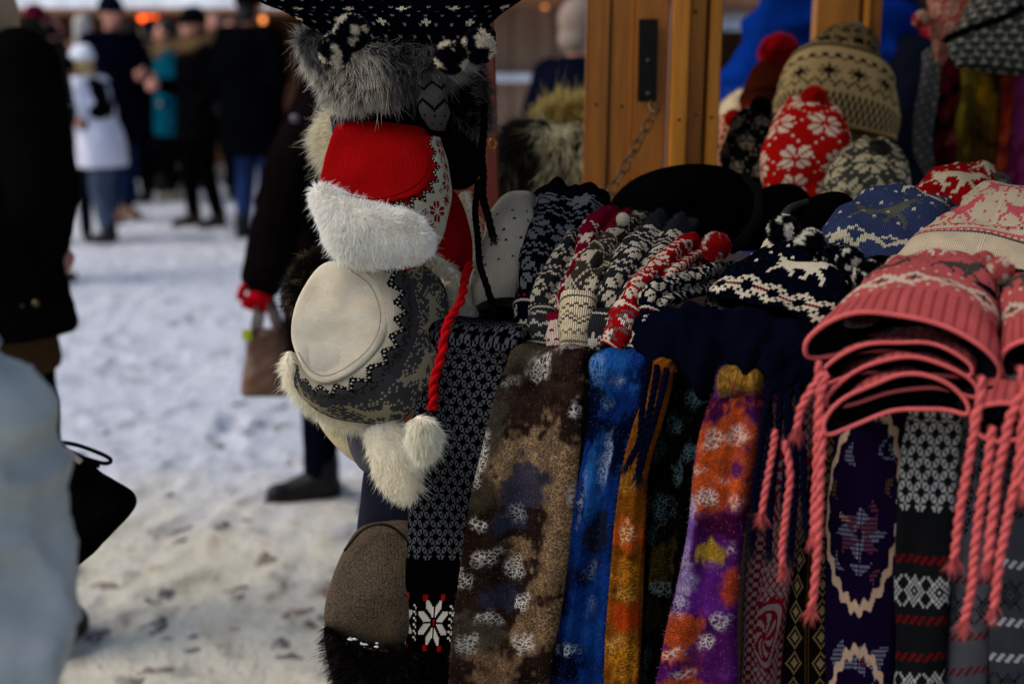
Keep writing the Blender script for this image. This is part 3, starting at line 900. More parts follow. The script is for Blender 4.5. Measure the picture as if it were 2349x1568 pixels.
far_stall(-7.9, -2.3, 17.2, 'far wooden stall with a thick snowy white roof and warm bulbs behind the crowd', TAN, valance=1.775, sd=1, bulbs=5, goods=False)
far_stall(-1.5, 1.0, 10.6, 'beige boarded stall seen between the red board and the pine shutter', BEIGE, eave=2.0, closed=True, sd=2, bulbs=0, goods=False)
far_stall(1.5, 5.2, 12.5, 'snow-roofed stall beyond the blue jacket behind our counter', TAN, valance=1.66, eave=1.62, sd=3, bulbs=1, goods=False)
far_stall(4.2, 9.0, 20.0, 'brown boarded stall farthest off behind the right of the counter', BEIGE, sd=4, bulbs=2, goods=False)
far_stall(-14.5, -8.4, 18.5, 'brown stall with snowy roof at the far left of the square', BEIGE, sd=5, bulbs=3, goods=False)
far_stall(-2.0, 3.6, 21.0, 'dark brown stall standing behind the beige boarded one', TAN, sd=6, bulbs=2, goods=False)
# warm lit lamps of the far stalls
lampx = thing('heat_lamp', 'glowing orange heat lamp hanging under the snowy roof of the far stall', 'lamp', P(338, 30, 16.6))
c_ = P(338, 28, 16.6)
me, V, D = ball_mesh('bulb', c_, np.array((0.12, 0.12, 0.14)), 18, 10, 0.0); link('bulb', me, HEAT, lampx)
blobless = stack([(c_[2] + 0.10, 0.20, 0.20, c_[0], c_[1]), (c_[2] + 0.2, 0.14, 0.14, c_[0], c_[1]), (c_[2] + 0.27, 0.03, 0.03, c_[0], c_[1])])
link('shade', quad_mesh('shade', *blobless), IRON, lampx)
for lb, (x, y, d) in (('small warm bulb hanging above the beige stall beside the navy knit hat', (1250, 12, 10.2)),):
    t = thing('string_bulb', lb, 'bulb', P(x, y, d)); c_ = P(x, y, d)
    me, V, D = ball_mesh('bulb', c_, np.array((0.016, 0.016, 0.022)), 14, 8, 0.0); link('bulb', me, BULB, t)
    V, Q = tube_mesh([np.array([c_ + (0, 0, 0.028), c_ + (0, 0, 0.3), c_ + (0, 0, 0.9)])], [0.004], 6); link('wire', quad_mesh('wire', V, Q), IRON, t)
# pale shelf standing beside the beige stall
t = thing('white_shelf', 'white painted ledge on the front of the beige stall', 'shelf', P(1200, 180, 10.3)); c_ = P(1200, 178, 10.3)
box('board', c_, (0.75, 0.22, 0.06), cloth('white_paint', (220, 222, 228), 0.6), t, bevel=0.01)
for dx in (-0.3, 0.3): box('bracket', c_ + np.array((dx, 0.06, -0.10)), (0.03, 0.1, 0.135), TAN, t)

# ================================================================== PEOPLE
SKIN = cloth('skin', (208, 150, 128), 0.55, 200, 0.06, 0.0003, 0, (196, 130, 108))
def hand(wrist, d, side, R, fist=0.0, s=1.0):
    """palm, four unequal bent fingers and a thumb leaving the side of the palm; d = pointing direction, side = thumb side"""
    d, side = nrm(np.array(d, float)), nrm(np.array(side, float))
    up = np.cross(d, side)
    w = np.array(wrist, float)
    out = [capsule(w, w + d * 0.045 * s, 0.028 * s, 0.033 * s), ell(w + d * 0.05 * s, (0.034 * s,) * 3)]
    for k, (o, l) in enumerate(((0.03, 0.072), (0.01, 0.08), (-0.01, 0.075), (-0.03, 0.058))):
        a = w + d * 0.075 * s + side * o * s
        b_ = a + (d * (1 - fist * 0.8) + up * fist) * l * 0.5 * s
        c = b_ + (d * (0.7 - fist * 1.2) + up * (0.4 + fist * 0.6)) * l * 0.5 * s
        out += [capsule(a, b_, R, R * 0.95), capsule(b_, c, R * 0.95, R * 0.85)]
    a = w + d * 0.025 * s + side * 0.03 * s
    b_ = a + (side * 0.8 + d * 0.6) * 0.035 * s
    out += [capsule(a, b_, R * 1.1, R), capsule(b_, b_ + (d * 0.9 + up * 0.35) * 0.032 * s, R, R * 0.9)]
    return out
def person(label, foot, h=1.75, rot=0.0, coat=(20, 20, 22), hem=0.78, trousers=(20, 20, 24), shoes=(16, 14, 12), hat=None, hair=(60, 42, 28), hood=None,
           scarf=None, arms=('down', 'down'), stride=0.0, voxel=0.018, lean=0.0, flare=1.0, long_hair=False, glove=None, hemcol=None, kick=0.0, puff=1.0, hat_top=1.0, sheen=0.1, crough=0.9, group=None, wr=0.006, bigscarf=1.0, pompon_hat=None):
    s = h / 1.75
    t = thing('person', label, 'person', foot, group)
    M = Matrix.Translation(Vector(foot)) @ Matrix.Rotation(rot, 4, 'Z') @ Matrix.Scale(s, 4)
    sh = np.array((0, -lean, 0))                                  # forward lean of the chest (faces -Y)
    hd = np.array((0, -0.02 - lean * 1.35, 1.625))
    jl = {}
    body = []
    for sd_ in (-1, 1):
        hip = np.array((0.085 * sd_, 0, 0.90)); st_ = stride * sd_
        if kick and sd_ > 0: knee = np.array((0.09, 0.02, 0.5)); ank = np.array((0.09, 0.36, 0.36))
        else: knee = np.array((0.095 * sd_, -0.03 + st_ * 0.45, 0.49)); ank = np.array((0.10 * sd_, 0.02 + st_, 0.085))
        jl[sd_] = (hip, knee, ank)
        body += [capsule(hip, knee, 0.078, 0.052), capsule(knee, ank, 0.05, 0.034), capsule(ank, ank + np.array((0.01 * sd_, -0.11, -0.05)), 0.03, 0.02)]
    body += [stack([(0.82, 0.10, 0.08, 0, 0), (0.92, 0.155, 0.10, 0, 0), (1.06, 0.135, 0.09, 0, -lean * 0.4), (1.25, 0.155, 0.10, sh[0], sh[1] * 0.8), (1.40, 0.15, 0.085, 0, sh[1]), (1.46, 0.06, 0.06, 0, sh[1])]),
             capsule((0, sh[1], 1.42), (0, (sh[1] + hd[1]) / 2 + 0.01, 1.55), 0.055, 0.05),
             ell(hd, (0.074, 0.092, 0.112)), ell(hd + (0, -0.03, -0.055), (0.052, 0.058, 0.055)),
             capsule(hd + (0, -0.088, 0.01), hd + (0, -0.108, -0.022), 0.010, 0.014), ell(hd + (-0.076, 0.01, -0.005), (0.012, 0.02, 0.03)), ell(hd + (0.076, 0.01, -0.005), (0.012, 0.02, 0.03)),
             ell(hd + (0, -0.082, -0.055), (0.026, 0.014, 0.010))]
    sleeves = []; gl = []
    for sd_, a_ in zip((-1, 1), arms):
        S0 = np.array((0.175 * sd_, sh[1], 1.40))
        if isinstance(a_, str):
            el, wr_ = {'down': ((0.235, 0.02, 1.12), (0.235, -0.06, 0.87)), 'pocket': ((0.25, 0.05, 1.14), (0.145, -0.07, 1.0)),
                       'hold': ((0.22, 0.0, 1.13), (0.12, -0.27, 1.15)), 'up': ((0.23, -0.05, 1.15), (0.10, -0.18, 1.42)), 'out': ((0.28, -0.06, 1.16), (0.30, -0.24, 0.98))}[a_]
            el, wr_ = np.array(el) * (sd_, 1, 1), np.array(wr_) * (sd_, 1, 1)
            el = el + sh * 0.7; wr_ = wr_ + sh * 0.6
        else: el, wr_ = np.array(a_[0], float), np.array(a_[1], float)
        d_ = nrm(wr_ - el)
        thumb = np.array((0.0, -1.0, 0.2)) if abs(d_[2]) > 0.7 else np.array((0.0, 0, 1.0))
        thumb = nrm(thumb - d_ * thumb.dot(d_))
        hp = hand(wr_, d_, thumb, 0.0105 if voxel < 0.012 else 0.014, 0.8 if a_ not in ('down',) else 0.35)
        body += [capsule(S0, el, 0.052, 0.042), capsule(el, wr_, 0.04, 0.028)] + hp
        q = puff
        sleeves += [capsule(S0, el, 0.078 * q, 0.066 * q), capsule(el, wr_ - d_ * 0.01, 0.066 * q, 0.052 * q)]
        gl.append((wr_, d_, thumb))
    key = 'p%d' % (abs(hash(label)) % 10 ** 8)
    blob('body', body, min(voxel, 0.012), SKIN, t, M, 2)
    k = flare; q = puff
    ct = [stack([(hem, 0.20 * k * q, 0.155 * k * q, 0, 0), (hem + 0.02, 0.205 * k * q, 0.16 * k * q, 0, 0), (0.95, 0.19 * q, 0.145 * q, 0, 0), (1.10, 0.175 * q, 0.13 * q, 0, -lean * 0.4),
                 (1.28, 0.19 * q, 0.14 * q, 0, sh[1] * 0.8), (1.40, 0.175 * q, 0.115 * q, 0, sh[1]), (1.47, 0.10, 0.09, 0, sh[1]), (1.50, 0.075, 0.08, 0, sh[1])])] + sleeves
    c_ = blob('coat', ct, voxel, cloth('coat_%d_%d_%d' % coat, coat, crough, 160, 0.2, 0.001, sheen), t, M, 3, wr, len(bpy.data.objects))
    if hemcol is not None:
        blob('jumper_hem', [stack([(hem - 0.09, 0.185 * k, 0.142 * k, 0, 0), (hem - 0.07, 0.192 * k, 0.148 * k, 0, 0), (hem + 0.03, 0.18 * k, 0.135 * k, 0, 0)])], voxel, cloth('jumper_%d_%d_%d' % hemcol, hemcol), t, M, 2)
    tr = []
    for sd_ in (-1, 1):
        hip, knee, ank = jl[sd_]
        tr += [capsule(hip, knee, 0.098, 0.074), capsule(knee, ank + (0, 0, 0.03), 0.074, 0.058)]
    tr += [stack([(0.80, 0.13, 0.10, 0, 0), (0.90, 0.168, 0.115, 0, 0), (1.0, 0.15, 0.10, 0, 0)])]
    blob('trousers', tr, voxel, cloth('trousers_%d_%d_%d' % trousers, trousers, 0.9, 200), t, M, 3, 0.004, 3)
    for sd_ in (-1, 1):
        ank = jl[sd_][2]; kk = kick and sd_ > 0
        if kk: sp = [capsule(ank + (0, 0.0, 0.02), ank + (0, 0.06, -0.05), 0.05, 0.05), capsule(ank + (0, 0.06, -0.05), ank + (0, 0.02, -0.17), 0.045, 0.036)]
        else: sp = [capsule(ank + (0, 0.01, 0.06), ank + (0, 0.012, -0.02), 0.06, 0.055), capsule(ank + (0, 0.0, -0.02), ank + (0.01 * sd_, -0.10, -0.045), 0.054, 0.042), capsule(ank + (0, 0.035, -0.045), ank + (0.012 * sd_, -0.15, -0.05), 0.045, 0.04), ell(ank + (0.01 * sd_, -0.06, -0.075), (0.045, 0.145, 0.012))]
        blob('shoe', sp, min(voxel, 0.013), cloth('shoe_%d_%d_%d' % shoes, shoes, 0.5), t, M, 2)
    if hat is not None:
        hp = [stack([(hd[2] + 0.015, 0.092, 0.112, hd[0], hd[1] + 0.004), (hd[2] + 0.06, 0.095, 0.114, hd[0], hd[1] + 0.006), (hd[2] + 0.11, 0.08, 0.096, hd[0], hd[1] + 0.01), (hd[2] + 0.14 * hat_top + 0.01, 0.045, 0.055, hd[0], hd[1] + 0.015)]),
              stack([(hd[2] + 0.008, 0.095, 0.116, hd[0], hd[1] + 0.004), (hd[2] + 0.02, 0.102, 0.122, hd[0], hd[1] + 0.004), (hd[2] + 0.05, 0.102, 0.122, hd[0], hd[1] + 0.004), (hd[2] + 0.062, 0.095, 0.115, hd[0], hd[1] + 0.004)])]
        if pompon_hat: hp.append(ell((hd[0], hd[1] + 0.02, hd[2] + 0.19), (0.04, 0.04, 0.04)))
        blob('hat', hp, min(voxel, 0.012), cloth('hat_%d_%d_%d' % hat, hat, 0.95, 120), t, M, 2)
    if hair is not None:
        hp = [ell(hd + (0, 0.022, 0.03), (0.085, 0.092, 0.102)), ell(hd + (0, 0.05, -0.05), (0.075, 0.06, 0.07))]
        if long_hair: hp += [capsule(hd + (-0.06, 0.02, -0.03), hd + (-0.075, -0.0, -0.26), 0.04, 0.03), capsule(hd + (0.06, 0.02, -0.03), hd + (0.075, -0.0, -0.26), 0.04, 0.03), capsule(hd + (0, 0.05, -0.05), hd + (0, 0.07, -0.25), 0.07, 0.05)]
        blob('hair', hp, 0.012, cloth('hair_%d_%d_%d' % hair, hair, 0.6, 400, 0.4), t, M, 2, 0.004, 9)
    for sd_ in (-1, 1):
        me, V, D = ball_mesh('eye', hd + np.array((0.032 * sd_, -0.083, 0.006)), np.array((0.011, 0.008, 0.008)), 10, 6, 0.0)
        me.transform(M); link('eye', me, cloth('eye_dark', (40, 30, 26), 0.3), t)
    if hood is not None:
        hp = []
        for a in np.linspace(0.0, 2 * math.pi, 18): hp.append(ell((0.155 * math.sin(a), sh[1] + 0.02 - 0.11 * math.cos(a), 1.495 + 0.035 * math.cos(a) * -1), (0.05, 0.05, 0.05)))
        o = blob('fur_hood', hp, 0.015, cloth('hoodfur_%d_%d_%d' % hood, hood, 0.95, 60, 0.4), t, M, 2, 0.008, 5)
        fur(o, 1800, 0.05 * s, tuple(np.array(hood) * 0.6), hood, o, lay=0.3, seed=4, width=0.004)
    if scarf is not None:
        hp = []
        for a in np.linspace(0.0, 2 * math.pi, 18): hp.append(ell((0.09 * math.sin(a), sh[1] * 1.1 - 0.015 - 0.085 * math.cos(a), 1.50), (0.045, 0.045, 0.05 * bigscarf)))
        blob('scarf', hp, 0.014, cloth('scarf_%d_%d_%d' % scarf, scarf, 0.95, 100), t, M, 2, 0.006, 7)
    if glove is not None:
        for wr_, d_, th_ in gl:
            blob('glove', [capsule(wr_ - d_ * 0.05, wr_ + d_ * 0.01, 0.042, 0.036)] + hand(wr_, d_, th_, 0.0125, 0.8, 1.0), 0.0075, cloth('glove_%d_%d_%d' % glove, glove, 0.85), t, M, 1)
    t['wrists'] = [list(map(float, M @ Vector(g[0] + g[1] * 0.09))) for g in gl]
    return t
def stand(x, d, z=0.0):           # ground point under a photo column at a distance
    p = at_z(x, d, 0.0); p[2] = ground_z(p[0], p[1]) - 0.005
    return p

# near left: black jacket, seen from behind
man = person('person in a black jacket with beige knit collar and brown jumper hem', stand(8, 3.75), 1.88, rot=2.8, coat=(22, 20, 20), hem=0.80, hemcol=(86, 66, 44), trousers=(14, 13, 14),
       hat=None, hair=(120, 100, 80), scarf=(178, 150, 118), arms=('pocket', 'pocket'), voxel=0.012, puff=1.14, flare=1.05, sheen=0.02, bigscarf=2.2, wr=0.006)
M_ = man.location
V, Q = tube_mesh([np.array([P(x, y, 3.42) for x, y in ((40, 247), (70, 242), (110, 240), (150, 240), (164, 244))])], [0.004], 6)
link('reflective_piping', quad_mesh('reflective_piping', V, Q), cloth('grey_piping', (150, 146, 140), 0.4), man)
for x in (46, 82):
    me, V, D = ball_mesh('snap_button', P(x, 696 + (x == 46) * 6, 3.40), np.array((0.010, 0.006, 0.010)), 12, 6, 0.0); link('snap_button', me, STEEL, man)

# woman in the dark brown coat, red glove, holding a handbag
fw = ground_at(836, 1166); fw = np.array((fw[0] - 0.02, fw[1] + 0.05, ground_z(fw[0], fw[1])))
def loc_of(foot, rot, s, w):      # world -> the person's own frame
    q = np.array(w) - np.array(foot); c, s_ = math.cos(-rot), math.sin(-rot)
    return np.array((q[0] * c - q[1] * s_, q[0] * s_ + q[1] * c, q[2])) / s
ROTW = -1.15
hand_w = P(606, 640, 4.35); elb_w = P(668, 395, 4.45)
wl = loc_of(fw, ROTW, 1.0, hand_w); el_ = loc_of(fw, ROTW, 1.0, elb_w)
woman = person('person in a long dark brown coat and red glove carrying a brown handbag', fw, 1.75, rot=ROTW, coat=(26, 19, 20), hem=0.46, trousers=(18, 22, 38), shoes=(15, 14, 15), hat=(30, 22, 22), hair=(50, 36, 26),
               arms=((el_, wl), 'down'), voxel=0.010, flare=1.15, puff=1.36, glove=(190, 14, 26), stride=0.13, wr=0.007)
me, V, D = ball_mesh('coat_button', P(676, 272, 4.20), np.array((0.014, 0.010, 0.014)), 12, 6, 0.0); link('coat_button', me, cloth('button_grey', (120, 118, 122), 0.4), woman)
bag = thing('handbag', 'brown leather handbag with two handles and a lime tag hanging from the red glove', 'handbag', P(612, 908, 4.36))
LEATHER = cloth('brown_leather', (128, 92, 70), 0.42, 120, 0.2, 0.0008, 0, (96, 66, 50))
dB = 4.36
def bagpt(x, y, dd=0.0): return P(x, y, dB + dd)
rows = [(585, 752, 650, 752, dB, 0.03), (572, 775, 655, 770, dB, 0.045), (562, 840, 660, 840, dB, 0.06), (557, 895, 666, 893, dB, 0.068), (562, 909, 662, 908, dB, 0.06)]
G = sleeve_grid(rows, 30, 48, p=0.55, wr=0.004, seed=5)
idx = np.arange(G.shape[0] * 49).reshape(-1, 49)
q = np.stack([idx[:-1, :-1], idx[:-1, 1:], idx[1:, 1:], idx[1:, :-1]], -1).reshape(-1, 4)
Vb = np.vstack([G.reshape(-1, 3), G[-1].mean(0)[None], G[0].mean(0)[None]]); nb = len(Vb)
tt = np.vstack([np.stack([idx[-1, :-1], idx[-1, 1:], np.full(48, nb - 2)], 1), np.stack([idx[0, 1:], idx[0, :-1], np.full(48, nb - 1)], 1)])
link('bag_body', quad_mesh('bag_body', Vb, q, tt), LEATHER, bag)
for dx, dd in ((-6, -0.04), (8, 0.04)):
    pts = [bagpt(586 + dx, 765, dd), bagpt(596 + dx, 700, dd * 0.6), bagpt(606, 664, dd * 0.2), bagpt(622 + dx, 700, dd * 0.6), bagpt(642 + dx, 765, dd)]
    V, Q = tube_mesh([resample(pts, 50)], [0.009], 8)
    link('handle', quad_mesh('handle', V, Q), LEATHER, bag)
box('tag', bagpt(566, 768, -0.05), (0.028, 0.008, 0.034), cloth('lime_tag', (200, 214, 30), 0.5), bag, bevel=0.003)

# pale jacket close to the camera, black bag under the arm
pj = np.array((-0.68, 1.21, 0.0)); pj[2] = ground_z(pj[0], pj[1])
pale_c = (192, 196, 192)
sP = 1.60 / 1.75
eP, wP = loc_of(pj, math.pi, sP, P(-85, 1380, 1.27)), loc_of(pj, math.pi, sP, P(-150, 1760, 1.16))
pers = person('person in a pale grey-blue jacket very close at the left edge', pj, 1.60, rot=math.pi, coat=pale_c, hem=0.66, trousers=(60, 64, 72), shoes=(30, 28, 26), hair=(70, 50, 34), hat=(120, 120, 124),
              arms=((eP, wP), 'pocket'), voxel=0.010, puff=1.30, flare=1.0, wr=0.050)
bb = thing('black_bag', 'black bag with thin looped handles tucked beside the pale jacket', 'bag', P(160, 1312, 1.75))
BLACKF = cloth('black_nylon', (20, 18, 18), 0.8, 90, 0.3, 0.001, 0)
rows = [(60, 1050, 118, 1003, 1.72, 0.012), (60, 1120, 190, 1065, 1.72, 0.05), (90, 1200, 262, 1125, 1.72, 0.07), (115, 1250, 301, 1170, 1.72, 0.07), (135, 1290, 240, 1235, 1.72, 0.045), (152, 1316, 165, 1308, 1.72, 0.012)]
G = sleeve_grid(rows, 30, 48, p=0.6, wr=0.008, seed=8)
idx = np.arange(G.shape[0] * 49).reshape(-1, 49)
q = np.stack([idx[:-1, :-1], idx[:-1, 1:], idx[1:, 1:], idx[1:, :-1]], -1).reshape(-1, 4)
Vb = np.vstack([G.reshape(-1, 3), G[-1].mean(0)[None], G[0].mean(0)[None]]); nb = len(Vb)
tt = np.vstack([np.stack([idx[-1, :-1], idx[-1, 1:], np.full(48, nb - 2)], 1), np.stack([idx[0, 1:], idx[0, :-1], np.full(48, nb - 1)], 1)])
link('bag_body', quad_mesh('bag_body', Vb, q, tt), BLACKF, bb)
for k, pts in enumerate((((122, 1012), (175, 1020), (235, 1042), (255, 1056), (238, 1062), (190, 1048), (140, 1024)), ((125, 1016), (160, 1038), (215, 1062), (228, 1068), (200, 1062), (150, 1030)))):
    V, Q = tube_mesh([resample([P(x, y, 1.70 - 0.02 * k) for x, y in pts], 60)], [0.0026], 7)
    link('handle', quad_mesh('handle', V, Q), BLACKF, bb)
V, Q = tube_mesh([resample([P(x, y, 1.66) for x, y in ((150, 1030), (170, 1046), (186, 1060))], 12)], [0.0035], 7)
link('zip_pull', quad_mesh('zip_pull', V, Q), cloth('pale_zip', (170, 150, 136), 0.4), bb)

bp = thing('backpack', 'dark backpack worn over the white puffy jacket', 'backpack', P(232, 290, 10.9))
o_ = blob('bag', [ell((0, 0, 0), (0.12, 0.09, 0.19)), ell((0, -0.03, -0.07), (0.10, 0.09, 0.09))], 0.014, cloth('backpack_black', (20, 20, 24)), bp, Matrix.Translation(Vector(P(216, 235, 10.72))), 3, 0.01)
for k in (-1, 1):
    V, Q = tube_mesh([resample([P(213 + 22 * k, 205, 10.70), P(222 + 24 * k, 190, 10.70), P(236 + 24 * k, 215, 10.70), P(232 + 22 * k, 270, 10.70)], 30)], [0.016], 7)
    link('strap', quad_mesh('strap', V, Q), cloth('backpack_black', (20, 20, 24)), bp)
# the crowd across the square
def far_p(label, x, d, lift=0.0, **kw):
    kw['arms'] = tuple('pocket' if a == 'down' else a for a in kw.get('arms', ('pocket', 'pocket')))
    return person(label, stand(x, d) + np.array((0, 0, lift)), **kw)
G_ = 'shoppers in the crowd across the square'
far_p('person in a tall navy coat and navy hat with brown shoes in the crowd', 280, 12.2, h=1.86, rot=0.7, coat=(17, 19, 42), hem=0.62, trousers=(34, 52, 92), shoes=(120, 78, 40), hat=(22, 24, 46), hair=(40, 28, 22), arms=('pocket', 'hold'), puff=1.2, stride=0.08, group=G_)
far_p('small person in a white puffy jacket and grey jeans with blond hair', 246, 11.0, h=1.48, rot=-1.9, coat=(226, 226, 240), hem=0.70, trousers=(92, 106, 128), shoes=(22, 20, 26), hat=(228, 230, 240), hair=(196, 164, 110), long_hair=True, lean=0.10, arms=('out', 'hold'), puff=1.32, stride=0.05, group=G_)
far_p('small person in black hat and dark green jacket beside the white puffy jacket', 176, 11.0, h=1.40, rot=0.3, coat=(38, 42, 40), hem=0.6, trousers=(30, 34, 44), hat=(14, 13, 14), hair=(60, 44, 30), arms=('down', 'hold'), puff=1.15, group=G_)
far_p('person in a teal jacket and black leggings with one foot kicked back', 402, 13.4, h=1.68, rot=-1.2, coat=(10, 92, 116), hem=0.66, trousers=(16, 16, 18), shoes=(150, 140, 120), hair=(28, 20, 18), long_hair=True, arms=('hold', 'down'), kick=1.0, puff=1.1, hood=(170, 140, 100), group=G_)
far_p('person in a black coat with tan fur hood and brown shoes in the crowd', 468, 11.8, h=1.76, rot=-0.9, coat=(17, 17, 20), hem=0.70, trousers=(14, 14, 16), shoes=(66, 44, 30), hat=(26, 26, 32), hair=(60, 40, 30), hood=(150, 118, 80), arms=('hold', 'down'), puff=1.15, stride=0.06, group=G_)
far_p('tall person in a long black coat and blue jeans standing with back turned', 590, 11.2, h=1.92, rot=2.7, coat=(13, 15, 20), hem=0.60, trousers=(44, 66, 116), shoes=(22, 20, 22), hat=(20, 20, 24), hair=(30, 24, 22), arms=('pocket', 'pocket'), puff=1.3, group=G_)
far_p('person in a light brown coat half hidden by the tan fur hood', 446, 14.6, h=1.66, rot=0.4, coat=(126, 98, 78), hem=0.55, trousers=(60, 46, 40), hair=(120, 88, 60), scarf=(200, 160, 150), arms=('hold', 'up'), group=G_)
far_p('person in a dark green hooded jacket behind the black jacket', 108, 9.2, h=1.66, rot=2.9, coat=(44, 46, 36), hem=0.6, trousers=(30, 32, 40), hair=None, hat=(46, 48, 38), hood=(58, 56, 44), puff=1.15, group=G_)
far_p('person in a burgundy hat at the far left of the crowd', 112, 13.0, h=1.80, rot=0.2, coat=(46, 38, 40), hem=0.6, hat=(104, 16, 44), group=G_)
far_p('small person in a bright red jacket behind the navy coat', 176, 14.2, h=1.50, rot=0.5, coat=(176, 22, 26), hem=0.6, trousers=(40, 34, 40), hair=(150, 120, 84), long_hair=True, group=G_)
far_p('person with pale hair and a grey jacket left of the navy hat', 212, 15.0, h=1.76, rot=2.6, coat=(120, 110, 106), hem=0.6, trousers=(40, 36, 40), hair=(196, 188, 180), long_hair=True, group=G_)
far_p('person in a red coat under the orange heat lamp', 335, 15.6, h=1.62, rot=-0.4, coat=(150, 36, 28), hem=0.5, trousers=(50, 30, 34), hair=(190, 160, 120), arms=('hold', 'hold'), group=G_)
far_p('person in a pale blue hat standing before the far stall', 462, 15.6, h=1.84, rot=0.3, coat=(70, 66, 72), hem=0.6, hat=(120, 170, 190), arms=('hold', 'down'), group=G_)
far_p('person in a tan jacket with grey hair near the far stall counter', 372, 15.9, h=1.72, rot=-0.9, coat=(120, 86, 62), hem=0.65, hair=(130, 120, 112), group=G_)
far_p('person in a pale pink jacket close to the far stall posts', 300, 16.2, h=1.64, rot=0.9, coat=(200, 168, 170), hem=0.6, hair=(80, 60, 44), group=G_)
far_p('person in a charcoal coat between the burgundy hat and red jacket', 148, 16.0, h=1.74, rot=0.2, coat=(52, 50, 56), hem=0.5, hair=(90, 60, 40), group=G_)
far_p('person in a brown parka with the hood down near the left stall post', 82, 14.5, h=1.72, rot=0.6, coat=(84, 60, 40), hem=0.55, trousers=(30, 28, 34), hair=(50, 36, 28), arms=('hold', 'pocket'), puff=1.2, group=G_)
far_p('person in a dark purple coat left of the teal jacket', 366, 14.4, h=1.70, rot=2.4, coat=(40, 22, 50), hem=0.45, trousers=(24, 22, 30), hat=(60, 50, 60), hair=(40, 30, 26), group=G_)
far_p('person in a grey knit hat and black parka behind the navy coat', 318, 13.6, h=1.66, rot=-0.5, coat=(20, 20, 24), hem=0.6, hat=(70, 62, 60), hair=(90, 66, 44), long_hair=True, arms=('hold', 'hold'), puff=1.15, group=G_)
far_p('person in a grey-blue anorak behind the tan fur hood', 508, 13.8, h=1.78, rot=0.2, coat=(70, 84, 104), hem=0.6, trousers=(30, 32, 44), hair=(60, 44, 32), scarf=(190, 170, 150), puff=1.15, group=G_)
far_p('person in an olive jacket and red scarf at the far stall counter', 548, 15.2, h=1.72, rot=-0.3, coat=(70, 66, 40), hem=0.6, scarf=(170, 30, 30), hair=(110, 80, 54), arms=('hold', 'down'), group=G_)
far_p('person in a plum bobble hat and plum jacket beside the burgundy hat', 140, 13.6, h=1.64, rot=-0.3, coat=(96, 30, 60), hem=0.62, hat=(60, 30, 50), pompon_hat=True, hair=(120, 90, 60), group=G_)
cup = thing('paper_cup', 'orange paper cup held out by the teal jacket', 'cup', P(350, 190, 13.1))
c_ = P(350, 180, 13.1)
link('cup_wall', quad_mesh('cup_wall', *stack([(c_[2] - 0.06, 0.036, 0.036, c_[0], c_[1]), (c_[2] + 0.05, 0.05, 0.05, c_[0], c_[1]), (c_[2] + 0.06, 0.052, 0.052, c_[0], c_[1]), (c_[2] + 0.06, 0.045, 0.045, c_[0], c_[1]), (c_[2] + 0.02, 0.043, 0.043, c_[0], c_[1])])), cloth('orange_card', (226, 110, 70), 0.6), cup)
bag2 = thing('shoulder_bag', 'black shoulder bag on the coat with tan fur hood', 'handbag', P(485, 268, 11.45))
G = sleeve_grid([(450, 190, 520, 190, 11.5, 0.05), (442, 225, 526, 225, 11.5, 0.07), (446, 268, 520, 268, 11.5, 0.05)], 12, 32, p=0.55, wr=0.01, seed=4)
idx = np.arange(G.shape[0] * 33).reshape(-1, 33); q = np.stack([idx[:-1, :-1], idx[:-1, 1:], idx[1:, 1:], idx[1:, :-1]], -1).reshape(-1, 4)
Vb = np.vstack([G.reshape(-1, 3), G[-1].mean(0)[None], G[0].mean(0)[None]]); nb = len(Vb)
tt = np.vstack([np.stack([idx[-1, :-1], idx[-1, 1:], np.full(32, nb - 2)], 1), np.stack([idx[0, 1:], idx[0, :-1], np.full(32, nb - 1)], 1)])
link('bag_body', quad_mesh('bag_body', Vb, q, tt), cloth('bag_black', (34, 32, 34), 0.5), bag2)
V, Q = tube_mesh([resample([P(455, 195, 11.5), P(475, 130, 11.5), P(505, 60, 11.6), P(520, 130, 11.7), P(515, 195, 11.5)], 40)], [0.012], 6)
link('strap', quad_mesh('strap', V, Q), cloth('bag_black', (34, 32, 34), 0.5), bag2)
# behind the stall
far_p('grey-haired person in a navy jacket with a white patch seen past the red board', 1318, 6.6, h=1.72, rot=2.3, coat=(20, 24, 44), hem=0.7, trousers=(24, 24, 30), hair=(160, 138, 122), arms=('pocket', 'pocket'), puff=1.15, voxel=0.014)
me, V, D = ball_mesh('sleeve_patch', P(1328, 150, 6.3), np.array((0.035, 0.02, 0.045)), 14, 8, 0.0); tg = link('sleeve_patch', me, cloth('patch_white', (214, 216, 236), 0.5), bpy.data.objects[[o.name for o in bpy.data.objects if o.type == 'EMPTY' and o.name.startswith('person')][-1]])
far_p('person in a bright blue jacket behind the stall between the two pine posts', 1885, 4.5, h=1.96, rot=-2.6, coat=(9, 50, 138), hem=0.7, trousers=(30, 32, 40), hat=(20, 20, 26), hair=(40, 30, 26), arms=('pocket', 'out'), puff=1.35, voxel=0.012, wr=0.022, crough=0.75, lift=0.07)
far_p('person in a dark navy jacket behind the stall right of the second pine post', 2090, 4.5, h=1.84, rot=0.8, coat=(28, 32, 50), hem=0.7, trousers=(24, 26, 34), hat=(50, 80, 130), hair=(60, 40, 30), scarf=(190, 40, 60), arms=('pocket', 'hold'), puff=1.3, voxel=0.012, wr=0.012)

db = thing('duckboard', 'low wooden duckboard under the person in the bright blue jacket', 'duckboard', stand(1885, 4.5))
c_ = stand(1885, 4.5)
for k in range(6): box('slat', (c_[0], c_[1] - 0.5 + 0.2 * k, 0.052), (1.0, 0.17, 0.03), DARKW, db)
for dx in (-0.4, 0.4): box('bearer', (c_[0] + dx, c_[1], 0.018), (0.06, 1.15, 0.034), DARKW, db)

